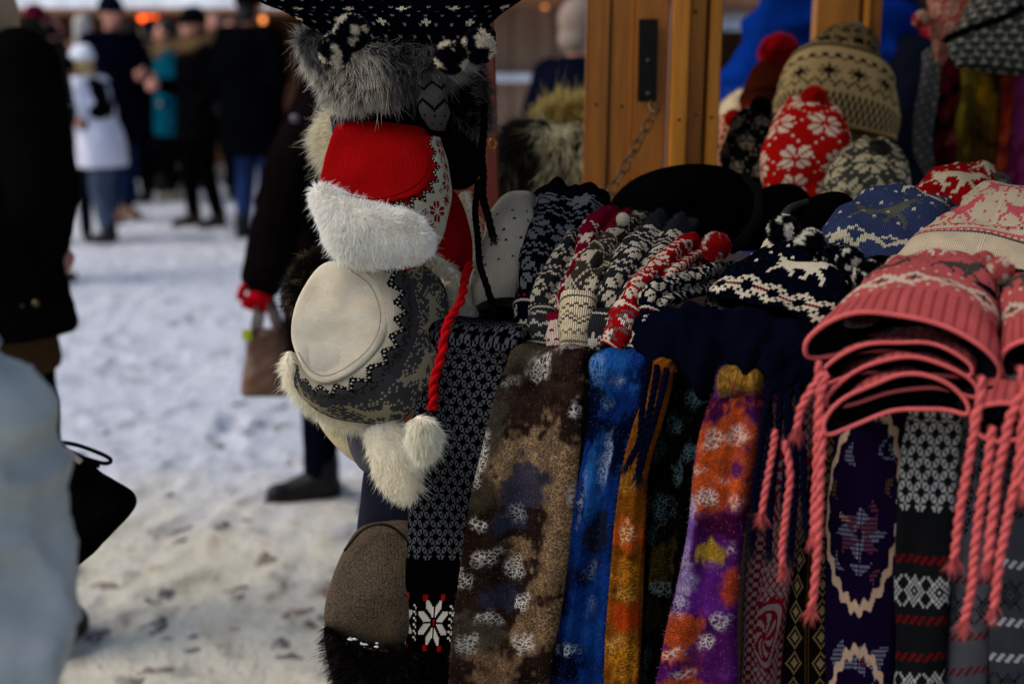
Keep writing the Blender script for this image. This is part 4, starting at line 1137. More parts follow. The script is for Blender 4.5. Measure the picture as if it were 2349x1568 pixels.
rs = np.random.RandomState(21)
for x in (1372, 1428, 1494, 1556, 1594, 1634):
    for y in (30, 262 + rs.uniform(-20, 20)):
        d_ = 2.795 if x < 1530 else 2.765
        me, V, D = ball_mesh('nail_head', P(x + rs.uniform(-4, 4), y + rs.uniform(-6, 6), d_), np.array((0.0032, 0.0016, 0.0032)), 10, 6, 0.0)
        link('nail_head', me, IRON, stall)

# ================================================================== THE GOODS
WHITE, CREAM, RED, NAVY, BLACK, GREY, DGREY = (226, 212, 186), (216, 196, 154), (176, 14, 20), (13, 17, 44), (13, 13, 16), (118, 116, 114), (52, 54, 58)
PINK = (208, 96, 95)
WH = 'knitted hats laid out on the counter'
def plane_d(x, y, out=0.0):
    r = P(x, y, 1.0) - EYE
    return float(((A0 - n_ * out - EYE) @ n_) / (r @ n_))
def table_d(x, y, z):
    r = P(x, y, 1.0) - EYE
    return float((z - CAM_Z) / r[2])

# ------------------------------------------------------------------ scarves over the front edge
def mohair(name, base, base2, blots, seed=0.0, netcol=None):
    """felted mohair: soft dyed areas, and patches where the open net of pale threads shows. uv in cm"""
    m, nt, b, N, L = new_mat(name)
    tc = N('ShaderNodeTexCoord'); mp = N('ShaderNodeMapping')
    mp.inputs['Location'].default_value = (seed * 3.7, seed * 1.9, seed)
    L(tc.outputs['UV'], mp.inputs['Vector']); uv = mp.outputs[0]
    def warped(sc, amt):
        dw = N('ShaderNodeVectorMath'); dw.operation = 'MULTIPLY_ADD'; dw.inputs[1].default_value = (amt, amt, 0)
        L(noise_tex(nt, uv, sc, 2, 0.5, 'Color'), dw.inputs[0]); L(uv, dw.inputs[2])
        return dw.outputs[0]
    soft = warped(0.8, 0.8)
    nw = warped(1.1, 0.55)
    st_ = N('ShaderNodeMapping'); st_.inputs['Scale'].default_value = (1.0, 0.6, 1.0); L(soft, st_.inputs['Vector'])
    g = noise_tex(nt, st_.outputs[0], 0.3, 2, 0.5)
    c = mixc(nt, ramp(nt, g, [(0.44, 0.0), (0.54, 1.0)]), tuple(lin(base)), tuple(lin(base2)))
    def net(sc, lo, hi):
        vo = N('ShaderNodeTexVoronoi'); vo.feature = 'DISTANCE_TO_EDGE'; vo.inputs['Scale'].default_value = sc; L(nw, vo.inputs['Vector'])
        return ramp(nt, vo.outputs['Distance'], [(lo, 1.0), (hi, 0.0)])
    n1_, n2_ = net(2.6, 0.05, 0.16), net(1.8, 0.04, 0.13)
    for k, (rgb, sc, thr, lace) in enumerate(blots):
        of = N('ShaderNodeVectorMath'); of.operation = 'ADD'; of.inputs[1].default_value = (k * 17.3 + seed, k * 9.1, 0)
        L(st_.outputs[0], of.inputs[0])
        mk = ramp(nt, noise_tex(nt, of.outputs[0], sc * 0.72, 3, 0.5), [(thr - 0.02, 0.0), (thr + (0.10 if lace != 1 else 0.06), 1.0)])
        if lace == 1: mk = mth(nt, 'MULTIPLY', mk, mth(nt, 'ADD', mth(nt, 'MULTIPLY', n2_, 0.9), 0.08))
        if lace == 2: mk = mth(nt, 'MULTIPLY', mk, mth(nt, 'ADD', mth(nt, 'MULTIPLY', n1_, 0.6), 0.4))
        c = mixc(nt, mk, c, tuple(lin(rgb)))
    fz = noise_tex(nt, uv, 4.5, 5, 0.75)
    sv = N('ShaderNodeMapping'); sv.inputs['Scale'].default_value = (6.0, 0.5, 1.0); L(uv, sv.inputs['Vector'])
    fib = noise_tex(nt, sv.outputs[0], 2.0, 3, 0.6)
    c = mixc(nt, 1.0, c, mth(nt, 'ADD', mth(nt, 'ADD', mth(nt, 'MULTIPLY', fz, 1.0), mth(nt, 'MULTIPLY', fib, 0.5)), 0.22), 'MULTIPLY')
    L(c, b.inputs['Base Color'])
    b.inputs['Roughness'].default_value = 1.0; b.inputs['Specular IOR Level'].default_value = 0.0
    bump(nt, b, mth(nt, 'ADD', fz, mth(nt, 'MULTIPLY', n1_, 0.8)), 0.0025)
    return m
def lace_material():
    m, nt, b, N, L = new_mat('lacy_mohair')
    at = N('ShaderNodeAttribute'); at.attribute_name = 'col'; al = N('ShaderNodeAttribute'); al.attribute_name = 'lace'; an = N('ShaderNodeAttribute'); an.attribute_name = 'net'
    tc = N('ShaderNodeTexCoord'); uv = tc.outputs['UV']
    dw = N('ShaderNodeVectorMath'); dw.operation = 'MULTIPLY_ADD'; dw.inputs[1].default_value = (0.5, 0.5, 0)
    L(noise_tex(nt, uv, 1.2, 2, 0.5, 'Color'), dw.inputs[0]); L(uv, dw.inputs[2])
    def net(sc, lo, hi):
        vo = N('ShaderNodeTexVoronoi'); vo.feature = 'DISTANCE_TO_EDGE'; vo.inputs['Scale'].default_value = sc; L(dw.outputs[0], vo.inputs['Vector'])
        return ramp(nt, vo.outputs['Distance'], [(lo, 1.0), (hi, 0.0)])
    n1_, n2_ = net(2.7, 0.05, 0.17), net(1.9, 0.05, 0.15)
    fz = noise_tex(nt, uv, 4.5, 5, 0.75)
    sv = N('ShaderNodeMapping'); sv.inputs['Scale'].default_value = (6.0, 0.5, 1.0); L(uv, sv.inputs['Vector'])
    fib = noise_tex(nt, sv.outputs[0], 2.0, 3, 0.6)
    c = mixc(nt, 1.0, at.outputs['Color'], mth(nt, 'SUBTRACT', 1.0, mth(nt, 'MULTIPLY', mth(nt, 'MULTIPLY', an.outputs['Fac'], mth(nt, 'SUBTRACT', 1.0, n1_)), 0.72)), 'MULTIPLY')
    c = mixc(nt, 1.0, c, mth(nt, 'ADD', mth(nt, 'ADD', mth(nt, 'MULTIPLY', fz, 1.1), mth(nt, 'MULTIPLY', fib, 0.6)), 0.15), 'MULTIPLY')
    c = mixc(nt, mth(nt, 'MULTIPLY', al.outputs['Alpha'], mth(nt, 'ADD', mth(nt, 'MULTIPLY', n2_, 0.9), 0.06)), c, al.outputs['Color'])
    L(c, b.inputs['Base Color']); b.inputs['Roughness'].default_value = 1.0; b.inputs['Specular IOR Level'].default_value = 0.0
    bump(nt, b, mth(nt, 'ADD', fz, mth(nt, 'MULTIPLY', n1_, 0.8)), 0.003)
    return m
LACY = lace_material()
def dye(w, width, top, base, blobs, laces, seed=0):
    """dyed areas and lace patches of one scarf; blobs: (across 0..1, cm below the edge, rx, ry, colour, net), laces: (across, cm, rx, ry[, colour])"""
    me = w.data
    n = len(me.vertices); lv = np.zeros(len(me.loops), np.int32); me.loops.foreach_get('vertex_index', lv)
    uv = np.zeros(len(me.loops) * 2, np.float32); me.uv_layers[0].data.foreach_get('uv', uv)
    UVv = np.zeros((n, 2)); UVv[lv] = uv.reshape(-1, 2)
    per = UVv[:, 0].max()
    fx = ((UVv[:, 0] / per - 0.25) * 2) * width; cm = UVv[:, 1] - top
    q3 = np.stack([fx, cm, 0 * fx + seed], 1)
    cm = cm / 1.13
    wb = (vnoise(q3, 0.33, seed) - 0.5) * 1.5 + (vnoise(q3, 0.9, seed + 1) - 0.5) * 1.3 + (vnoise(q3 * np.array((1, 0.5, 1)), 2.6, seed + 4) - 0.5) * 1.0
    fine = (vnoise(q3 * np.array((1, 0.35, 1)), 5.0, seed + 5) - 0.5) * 0.9
    C = np.tile(lin(base), (n, 1)) * (0.45 + 1.0 * vnoise(q3, 0.4, seed + 2))[:, None] * (0.75 + 0.5 * vnoise(q3, 1.3, seed + 8))[:, None]
    NT = np.zeros(n)
    for f, y, rx, ry, rgb, nt_ in blobs:
        r = np.hypot((fx - f * width) / rx, (cm - y) / ry) + wb * 0.62 + fine * 0.35
        m = np.clip((1.25 - r) / 0.55, 0, 1); m = m * m * (3 - 2 * m) * 0.94
        C = C * (1 - m[:, None]) + lin(rgb) * (m * (0.7 + 0.6 * vnoise(q3, 0.7, seed + 6)))[:, None]; NT = NT * (1 - m) + nt_ * m
    LC = np.zeros((n, 4)); LC[:, :3] = lin((238, 230, 222))
    for lc in laces:
        f, y, rx, ry = lc[:4]
        r = np.hypot((fx - f * width) / rx, (cm - y) / ry) + wb * 0.85
        m = np.clip((1.25 - r) / 0.7, 0, 1)
        if len(lc) > 4: LC[m > 0.05, :3] = lin(lc[4])
        LC[:, 3] = np.maximum(LC[:, 3], m * (0.35 + 0.6 * ((f * 37.7 + y * 5.3) % 1.0)))
    me.attributes.remove(me.attributes['col'])
    set_col(me, C * 0.85, 'POINT')
    a = me.attributes.new('lace', 'FLOAT_COLOR', 'POINT'); a.data.foreach_set('color', LC.astype(np.float32).ravel())
    a = me.attributes.new('net', 'FLOAT', 'POINT'); a.data.foreach_set('value', NT.astype(np.float32))
def scarf_rows(Lp, Rp, t, out=0.012):
    La, Ra = np.array(Lp, float), np.array(Rp, float)
    sL, sR = (La[:, 1] - La[0, 1]) / (La[-1, 1] - La[0, 1]), (Ra[:, 1] - Ra[0, 1]) / (Ra[-1, 1] - Ra[0, 1])
    s = np.array((0, 0.06, 0.16, 0.3, 0.45, 0.6, 0.75, 0.88, 1.0))
    Lp = [(np.interp(q, sL, La[:, 0]), np.interp(q, sL, La[:, 1])) for q in s]
    Rp = [(np.interp(q, sR, Ra[:, 0]), np.interp(q, sR, Ra[:, 1])) for q in s]
    rows = []
    (lx, ly), (rx, ry) = Lp[0], Rp[0]
    z0 = CZ + t * 0.9 + 0.004
    cl, cr_ = plane_d(lx, ly, 0.0), plane_d(rx, ry, 0.0)
    for back, zz in ((0.16, 0.0), (0.07, 0.004)):                 # the end lying on the counter
        a = P(lx, ly, cl) + n_ * back; b_ = P(rx, ry, cr_) + n_ * back
        a[2] = min(a[2], z0 + zz + 0.03); b_[2] = min(b_[2], z0 + zz + 0.03)
        rows.append(('w', a, b_, t * 0.8))
    for (lx, ly), (rx, ry) in zip(Lp, Rp): rows.append(('w', P(lx, ly, plane_d(lx, ly, out + t)), P(rx, ry, plane_d(rx, ry, out + t)), t))
    return rows
_sg = sleeve_grid
def to_px(w):
    q = w - EYE; d = q @ FWD
    return 1174.5 + F * (q @ RGT) / d, 784 - F * (q @ UPV) / d, d
def scarf(label, Lp, Rp, chart=None, pal=None, mat=None, t=0.012, out=0.012, seed=0, folds=0.004, fk=4, nr=150, st=60, group='scarves hanging over the counter edge', zig_=True, fringe=None, name='scarf', rows=None, p=0.62):
    if rows is None:
        rows = []
        for _, a, b_, tt_ in scarf_rows(Lp, Rp, t, out):
            xa, ya, da = to_px(a); xb, yb, db = to_px(b_)
            rows.append((xa, ya, xb, yb, da, tt_, db))
    bot = P(*[(rows[-1][0] + rows[-1][2]) / 2, rows[-1][1], rows[-1][4]])
    o = thing(name, label, 'scarf', bot, group)
    if chart is None:
        chart = ch(nr, st); pal = [(128, 128, 128)]
    w = sleeve('cloth', rows, chart, pal, o, mat, zig_, p=p, wr=0.003, seed=seed, folds=folds, fk=fk)
    if mat is not None and mat is not KNIT:                       # metric uv (cm) for woven patterns
        me = w.data; uv = np.zeros(len(me.loops) * 2, np.float32); me.uv_layers[0].data.foreach_get('uv', uv); uv = uv.reshape(-1, 2)
        Lc = np.linalg.norm(P(rows[3][0], rows[3][1], rows[3][4]) - P(rows[3][2], rows[3][3], rows[3][4])) * 2.1
        H = sum(np.linalg.norm(P((a[0] + a[2]) / 2, a[1], a[4]) - P((b_[0] + b_[2]) / 2, b_[1], b_[4])) for a, b_ in zip(rows[:-1], rows[1:]))
        uv[:, 0] *= Lc * 100 / chart.shape[1]; uv[:, 1] *= H * 100 / chart.shape[0]
        me.uv_layers[0].data.foreach_set('uv', uv.ravel())
    return o, w
def fuzz(w, n, length, rgb, seed=3, width=0.0004):
    rnd = np.random.RandomState(seed)
    p, nn = tri_samples(w, n, rnd)
    f = nrm(nn * 0.5 + rnd.normal(0, 0.7, (n, 3)))
    cc = np.tile(lin(rgb), (n, 1)) * (0.6 + 0.6 * rnd.rand(n, 1))
    blades('fuzz', p, f, length * (0.4 + rnd.rand(n)), width, cc, cc, w, rnd, 0.3)
def pts(*a): return list(zip(a[::2], a[1::2]))

# black scarf with grey flowers and one big white star
def flower_grid(c, y0, y1, k):
    mo = art("""
.#.#.
##.##
..#..
##.##
.#.#.
""")
    for j, y in enumerate(range(y0, y1 - 5, 4)):
        for x in range(0, c.shape[1] - c.shape[1] % 8, 8): stamp(c, mo, y, x + (4 if j % 2 else 0), k)
c = ch(236, 104)
flower_grid(c, 0, 164, 1)
R = star(10); a_, b_ = np.mgrid[-10:11, -10:11]; a_, b_ = np.abs(a_), np.abs(b_); mx_, mn_ = np.maximum(a_, b_), np.minimum(a_, b_)
R = ((mn_ >= 1) & (mn_ <= mx_ - 2) & (mn_ <= 5) & (mn_ >= (mx_ - 6) * 0.85) & (mx_ <= 10)).astype(np.int8)
for x0 in (15, 42, 67, 92): stamp(c, R, 180, x0, 2)
for x0 in (15, 42, 67, 92):
    for dx in (3, 4, 5, 15, 16, 17): c[177:180, (x0 + dx) % 104] = 3; c[201:204, (x0 + dx) % 104] = 3
    c[189:192, (x0 + 10) % 104] = 3
    for yy in range(182, 200, 3): c[yy, (x0 + 22) % 104] = 2; c[yy + 1, (x0 + 24) % 104] = 2; c[yy, (x0 + 23) % 104] = 2
black_scarf, w = scarf('black knitted scarf with small grey flowers and a white star near its end', pts(985, 752, 955, 850, 948, 950, 940, 1100, 934, 1300, 930, 1450, 928, 1640), pts(1195, 775, 1170, 850, 1140, 950, 1108, 1100, 1085, 1300, 1070, 1450, 1055, 1640),
      c, [(12, 12, 14), (112, 114, 120), (226, 220, 208), (170, 22, 22)], t=0.011, seed=1, folds=0.003, fk=3, out=0.02)
# mohair scarves
_, w = scarf('brown, beige and grey mohair scarf with white lace spots', pts(1185, 812, 1150, 880, 1112, 1020, 1095, 1120, 1075, 1250, 1055, 1400, 1036, 1640), pts(1345, 822, 1345, 900, 1336, 1050, 1322, 1200, 1292, 1400, 1255, 1640), None, None, LACY, nr=230, st=56,  t=0.011, seed=2, folds=0.010, fk=3, out=0.03)
dye(w, 13.0, 18, (66, 46, 40), [(0.3, 3, 4, 3, (92, 82, 66), 0.2), (0.75, 7, 3, 3, (84, 62, 50), 0), (0.6, 17, 7, 5.5, (190, 156, 118), 1), (0.88, 27, 2.6, 13, (184, 148, 110), 1), (0.1, 12, 2, 5, (96, 90, 76), 0.3), (0.5, 20.5, 2.8, 3.2, (62, 68, 96), 0), (0.38, 25, 2.4, 2.6, (62, 68, 92), 0), (0.12, 22, 2, 3, (86, 78, 60), 0.2),
    (0.55, 29, 2.6, 2, (176, 140, 104), 1), (0.2, 31, 3, 4, (58, 40, 36), 0), (0.45, 36, 2.6, 2.4, (60, 64, 86), 0), (0.8, 40, 3, 4, (170, 136, 100), 1), (0.25, 41, 3, 3, (100, 92, 76), 0.3), (0.5, 46, 4, 3, (150, 118, 88), 0.8)],
    [(0.45, 4.5, 1.2, 1.3), (0.7, 1.5, 1.6, 0.9), (0.15, 6.5, 0.8, 1), (0.05, 17, 0.7, 2.4), (0.45, 24, 1.3, 1.1), (0.15, 25.5, 1.3, 0.8), (0.25, 30, 1.5, 1.3), (0.5, 32, 1.4, 1.5), (0.06, 33, 1.2, 1.4), (0.62, 36.5, 1.0, 1.3), (0.35, 38.5, 1.4, 1.0), (0.7, 42, 1.3, 1.0), (0.15, 42, 1.2, 1.2), (0.95, 22, 0.6, 3), (0.9, 10, 0.8, 1.6)], 3)
fuzz(w, 6500, 0.0045, (150, 126, 104))
_, w = scarf('deep blue mohair scarf with pale lace streaks', pts(1350, 826, 1345, 950, 1330, 1100, 1310, 1250, 1282, 1400, 1245, 1640), pts(1480, 824, 1460, 950, 1425, 1080, 1405, 1200, 1392, 1400, 1390, 1640), None, None, LACY, nr=230, st=56,  t=0.011, seed=3, folds=0.009, fk=3, out=0.02)
dye(w, 8.0, 18, (20, 58, 136), [(0.5, 3, 3.5, 3.5, (34, 96, 176), 0.3), (0.2, 9, 3, 4, (10, 16, 44), 0), (0.8, 12, 2, 5, (12, 20, 52), 0), (0.5, 17, 1.6, 6, (46, 112, 196), 0.4), (0.62, 24, 2, 3.4, (40, 46, 62), 0), (0.3, 30, 2, 4, (16, 34, 84), 0), (0.7, 35, 2.4, 4, (24, 74, 156), 0.3), (0.35, 41, 2.6, 3, (10, 18, 48), 0)],
    [(0.25, 2.6, 1.0, 1.3, (150, 186, 226)), (0.65, 3.8, 1.0, 1.2, (170, 190, 216)), (0.5, 7.2, 0.9, 1.0, (150, 186, 226)), (0.62, 14, 0.7, 3.2, (214, 222, 234)), (0.3, 20, 0.5, 3.6, (206, 216, 230)), (0.1, 27, 0.7, 1.8, (206, 216, 230)), (0.6, 28, 0.8, 1.3, (190, 200, 214)), (0.7, 33, 0.9, 1.6, (140, 160, 176)), (0.4, 39, 1.3, 1.0, (190, 204, 220))], 6)
fuzz(w, 4550, 0.0045, (80, 110, 160))
_, w = scarf('amber orange mohair scarf with tan lace spots', pts(1500, 838, 1450, 1000, 1415, 1150, 1405, 1300, 1395, 1450, 1392, 1640), pts(1545, 842, 1518, 960, 1485, 1080, 1478, 1250, 1472, 1450, 1462, 1640), None, None, LACY, nr=200, st=30,  t=0.010, seed=4, folds=0.004, fk=3, out=0.03)
dye(w, 4.6, 18, (150, 84, 22), [(0.5, 10, 2.5, 5, (168, 98, 26), 0.4), (0.4, 17, 1.6, 2, (190, 124, 44), 1), (0.5, 23.5, 2, 2.4, (196, 84, 24), 0.2), (0.5, 29, 2.4, 2.6, (196, 122, 34), 1), (0.5, 34, 2.2, 2, (196, 66, 18), 0.3), (0.5, 39, 2.4, 3, (206, 132, 36), 1)], [(0.5, 23, 0.9, 1.2, (226, 200, 150)), (0.7, 16, 0.6, 0.8, (206, 170, 96)), (0.5, 31, 1.0, 0.8, (226, 170, 80)), (0.4, 37.5, 1.0, 1.0, (226, 176, 90))], 8)
fuzz(w, 2860, 0.0045, (170, 110, 50))
_, w = scarf('black mohair scarf with teal lace patches', pts(1545, 850, 1505, 1000, 1482, 1150, 1476, 1300, 1470, 1450, 1462, 1640), pts(1660, 852, 1618, 1000, 1598, 1150, 1580, 1300, 1552, 1450, 1520, 1640), None, None, LACY, nr=200, st=40,  t=0.009, seed=5, folds=0.005, fk=4, out=0.008)
dye(w, 7.0, 18, (14, 15, 14), [(0.5, 24, 1.6, 2.4, (84, 66, 26), 1), (0.3, 30, 1.4, 2, (60, 50, 24), 1), (0.6, 40, 2, 3, (30, 30, 26), 0.4)],
    [(0.7, 3.2, 1.1, 1.4, (124, 166, 172)), (0.4, 7, 1.3, 1.3, (104, 146, 154)), (0.75, 9.5, 0.9, 1.6, (110, 150, 158)), (0.15, 9.5, 0.9, 1.2, (90, 126, 134)), (0.6, 13, 0.6, 1.4, (100, 140, 150)), (0.3, 16.5, 1.5, 1.5, (84, 112, 118)), (0.5, 27, 0.8, 0.8, (110, 130, 130)), (0.2, 20, 0.8, 1.2, (84, 112, 118)), (0.3, 37, 1.0, 2.0, (84, 112, 118))], 11)
fuzz(w, 3250, 0.0045, (60, 72, 74))
_, w = scarf('purple mohair scarf with orange flowers and yellow patches', pts(1650, 862, 1612, 960, 1590, 1080, 1580, 1200, 1560, 1330, 1530, 1450, 1495, 1640), pts(1756, 858, 1750, 930, 1724, 1050, 1708, 1180, 1698, 1330, 1692, 1450, 1690, 1640), None, None, LACY, nr=220, st=44,  t=0.013, seed=6, folds=0.006, fk=3, out=0.035)
dye(w, 7.0, 18, (92, 30, 112), [(0.55, 3, 3.2, 2.4, (172, 126, 40), 0.9), (0.4, 7, 4, 2, (96, 26, 78), 0.2), (0.5, 14, 3.6, 6, (226, 94, 30), 0.7), (0.75, 14.5, 0.9, 1.3, (96, 30, 104), 0), (0.6, 21.5, 2.6, 2, (80, 18, 62), 0), (0.1, 22, 1.2, 3.4, (150, 110, 196), 0.6), (0.55, 24.5, 1.5, 1.8, (200, 156, 40), 0.6), (0.55, 29.5, 3, 3, (112, 40, 150), 0.2), (0.2, 28, 1.0, 2.5, (176, 150, 206), 0.8), (0.85, 29, 0.9, 2, (190, 70, 30), 0.4), (0.25, 35.5, 2.4, 3, (222, 92, 34), 0.7), (0.7, 37, 2, 3, (96, 30, 110), 0), (0.35, 42, 2.4, 2.4, (196, 76, 40), 0.6), (0.6, 46, 3, 3, (110, 36, 130), 0.2)],
    [(0.35, 11, 0.7, 1.3), (0.7, 10.8, 0.9, 1.2), (0.2, 14.5, 1.6, 0.6), (0.4, 17.5, 1.0, 0.9), (0.8, 18.5, 0.7, 0.9), (0.6, 16, 1.0, 0.5), (0.15, 19, 0.7, 1.2), (0.12, 25, 0.8, 2.0, (226, 210, 236)), (0.85, 24, 0.6, 0.8), (0.2, 30.5, 0.8, 1.6, (232, 222, 232)), (0.75, 33, 0.7, 0.9), (0.6, 35.5, 0.7, 1.0), (0.2, 37, 0.9, 0.9), (0.35, 40, 1.1, 0.6)], 14)
fuzz(w, 4550, 0.0045, (170, 110, 150))

# woven paisley scarves, painted thread by thread
def canvas(nr, st):
    i, j = np.mgrid[0:nr, 0:st]
    return ch(nr, st), (j + 0.5) / st, (i + 0.5) / nr
def paisley():
    nr, st = 330, 150
    c, u, v = canvas(nr, st)
    x = (u - 0.5) * 0.205; y = v * 0.54                             # metres
    i, j = np.mgrid[0:nr, 0:st]
    th = (i + j) % 2 == 0
    def oval(cx, cy, a, b_, k, wd, wob=0.0, n=22):
        an = np.arctan2((y - cy) / b_, (x - cx) / a); r = np.hypot((x - cx) / a, (y - cy) / b_)
        c[np.abs(r - 1 - wob * np.sin(an * n)) < wd] = k
    def leaf(cx, cy, ang, ln_, wd, k, tex=False):
        p_, q_ = (x - cx) * math.cos(ang) + (y - cy) * math.sin(ang), -(x - cx) * math.sin(ang) + (y - cy) * math.cos(ang)
        m = np.abs(q_ + 2.2 * (p_ - ln_ / 2) ** 2 / ln_ * 0.5) < wd * np.sin(np.clip(p_ / ln_, 0, 1) * math.pi)
        c[m & ((i % 3 > 0) & (j % 2 == 0) | ~np.array(tex))] = k
    for oy in (0.275, 0.555):
        oval(0.0, oy + 0.02, 0.043, 0.115, 1, 0.06, 0.035)
        for a in range(8): leaf(0.0, oy + 0.05, a * math.pi / 4 + 0.2, 0.030, 0.0085, 3 if a % 2 else 4, True)
        for q, (lx, ly, an_, ll, lw, kk, tx) in enumerate(((-0.030, 0.03, 0.5, 0.020, 0.003, 1, True), (0.010, 0.012, 1.1, 0.018, 0.004, 3, True), (-0.026, -0.05, 1.3, 0.030, 0.005, 4, True), (0.016, -0.060, 1.2, 0.034, 0.008, 4, True), (0.018, -0.056, 1.2, 0.024, 0.004, 0, False),
                (-0.034, 0.075, 1.1, 0.026, 0.003, 4, True), (-0.012, 0.092, -0.1, 0.030, 0.006, 4, True), (0.022, 0.085, 1.9, 0.026, 0.004, 3, True), (-0.004, -0.085, 0.3, 0.026, 0.006, 3, True), (0.030, -0.02, 1.7, 0.030, 0.004, 2, True), (-0.038, -0.01, 1.5, 0.024, 0.004, 2, True))):
            leaf(lx, oy + ly, an_, ll, lw, kk, tx)
        for dx in (-0.03, 0.0, 0.03): leaf(dx, oy + 0.175, 1.57 + dx * 12, 0.04, 0.011, 4, True)
    for k in range(9):
        leaf(-0.085 + 0.02 * k, 0.05 + 0.022 * (k % 3), 0.8 * k, 0.026, 0.007, 2 if k % 2 else 3, True)
    for s_ in (-1, 1):
        for k in range(10): leaf(s_ * 0.105, 0.06 * k + 0.02, 1.2 * s_ + 0.3 * k, 0.028, 0.007, 2 if k % 3 else 4, True)
    return c
scarf('dark purple woven scarf with a cream paisley oval', pts(1935, 915, 1908, 1050, 1888, 1200, 1890, 1330, 1893, 1450, 1895, 1640), pts(2096, 925, 2086, 1000, 2074, 1200, 2066, 1330, 2058, 1450, 2046, 1640), paisley(), [(40, 22, 66), (226, 190, 162), (140, 110, 50), (150, 92, 110), (160, 164, 196)], t=0.012, seed=9, folds=0.004, fk=2, out=0.02, zig_=False)
def red_paisley():
    nr, st = 300, 120
    c, u, v = canvas(nr, st); x = (u - 0.5) * 0.22; y = v * 0.6
    i, j = np.mgrid[0:nr, 0:st]
    c[:] = 1
    lat = ((np.abs(((x + y) / 0.013) % 1 - 0.5) < 0.13) | (np.abs(((x - y) / 0.013) % 1 - 0.5) < 0.13))
    c[lat] = 0
    for cy in (0.12, 0.30, 0.49):
        for cx in (-0.075, 0.012, 0.09):
            yy_ = (y - cy) / 0.042; xx_ = (x - cx - 0.010 * yy_ ** 2) / (0.026 * (1 - 0.45 * yy_))
            r = np.hypot(xx_, yy_); an_ = np.arctan2(yy_, xx_)
            c[r < 1.2 + 0.08 * np.sin(an_ * 14)] = 0; c[(r < 1.02) & (r > 0.82)] = 1; c[(r < 0.7) & (np.sin(an_ * 7 + r * 9) > 0.1)] = 1; c[r < 0.16] = 0
    for bx in (-0.05, -0.015, 0.055):
        m = (np.abs(x - bx) < 0.010) & (y > 0.36)
        c[m] = 0; c[m & (np.sin(y / 0.012 * 6.28) * np.cos((x - bx) / 0.010 * 3.1) > 0.1)] = 1
    return c
scarf('red and pale grey paisley woven scarf below the navy cords', pts(1750, 882, 1735, 1050, 1712, 1250, 1702, 1400, 1692, 1640), pts(1890, 890, 1862, 1050, 1832, 1250, 1802, 1400, 1782, 1640), red_paisley(), [(132, 24, 34), (158, 136, 142)], t=0.012, seed=10, folds=0.004, fk=2, out=0.006, zig_=False)
def gold_band():
    nr, st = 200, 70
    c, u, v = canvas(nr, st)
    i, j = np.mgrid[0:nr, 0:st]
    m = (j % 18 > 3) & (j % 18 < 15)
    d = (np.abs((j % 18) - 9) + np.abs((i % 12) - 6))
    c[m & (d == 5)] = 1; c[m & (d < 3)] = 1; c[(j % 18 == 1) | (j % 18 == 17)] = 2
    return c
scarf('dark brown woven scarf with thin gold diamond borders', pts(1835, 940, 1825, 1100, 1820, 1250, 1806, 1400, 1794, 1640), pts(1935, 930, 1915, 1100, 1908, 1250, 1906, 1400, 1902, 1640), gold_band(), [(28, 20, 18), (150, 128, 90), (84, 60, 28)], t=0.010, seed=12, folds=0.003, fk=2, out=0.0, zig_=False)
def knit_scarf_chart(nr, st, y_star):
    c = ch(nr, st)
    flower_grid(c, 0, y_star - 12, 1)
    for y in range(y_star, nr, 34):
        c[y:y + 3] = np.where((np.arange(st)[None] + np.arange(3)[:, None]) % 4 > 1, 2, 0)[:nr - y]
        for x in range(0, st, 12):
            o = np.zeros((11, 11), np.int8); a, b_ = np.mgrid[-5:6, -5:6]; o[(np.abs(a) + np.abs(b_) == 5) | (np.abs(a) + np.abs(b_) == 3) | (np.abs(a) + np.abs(b_) < 1) | ((np.abs(np.abs(a) - np.abs(b_)) < 1) & (np.abs(a) > 2))] = 1
            stamp(c, o, y + 7, x, 3)
        if y + 24 < nr: c[y + 21:y + 24] = np.where((np.arange(st)[None] + np.arange(3)[:, None]) % 4 > 1, 2, 0)
    return c
scarf('charcoal knitted scarf with white flower grid and red-edged snowflake border', pts(2092, 912, 2072, 1050, 2062, 1200, 2056, 1330, 2052, 1450, 2044, 1640), pts(2214, 920, 2194, 1050, 2184, 1200, 2178, 1330, 2172, 1450, 2162, 1640), knit_scarf_chart(170, 64, 112), [(44, 46, 50), (206, 206, 204), (136, 24, 28), (206, 206, 204)], t=0.014, seed=13, folds=0.003, fk=2, out=0.03)
scarf('mid grey knitted scarf with black flowers and red-edged border', pts(2205, 940, 2188, 1100, 2176, 1300, 2170, 1450, 2160, 1640), pts(2335, 940, 2310, 1150, 2290, 1300, 2280, 1450, 2270, 1640), knit_scarf_chart(170, 64, 116), [(112, 114, 124), (20, 22, 28), (140, 26, 30), (22, 24, 32)], t=0.013, seed=15, folds=0.003, fk=2, out=0.012)
c = knit_scarf_chart(170, 72, 112)
scarf('grey knitted scarf with pale stripes at the frame edge', pts(2320, 960, 2290, 1200, 2280, 1330, 2274, 1450, 2268, 1640), pts(2470, 980, 2450, 1200, 2440, 1330, 2440, 1450, 2440, 1640), c, [(78, 82, 92), (24, 26, 32), (190, 194, 204), (30, 32, 40)], t=0.013, seed=16, folds=0.003, fk=2, out=0.03)

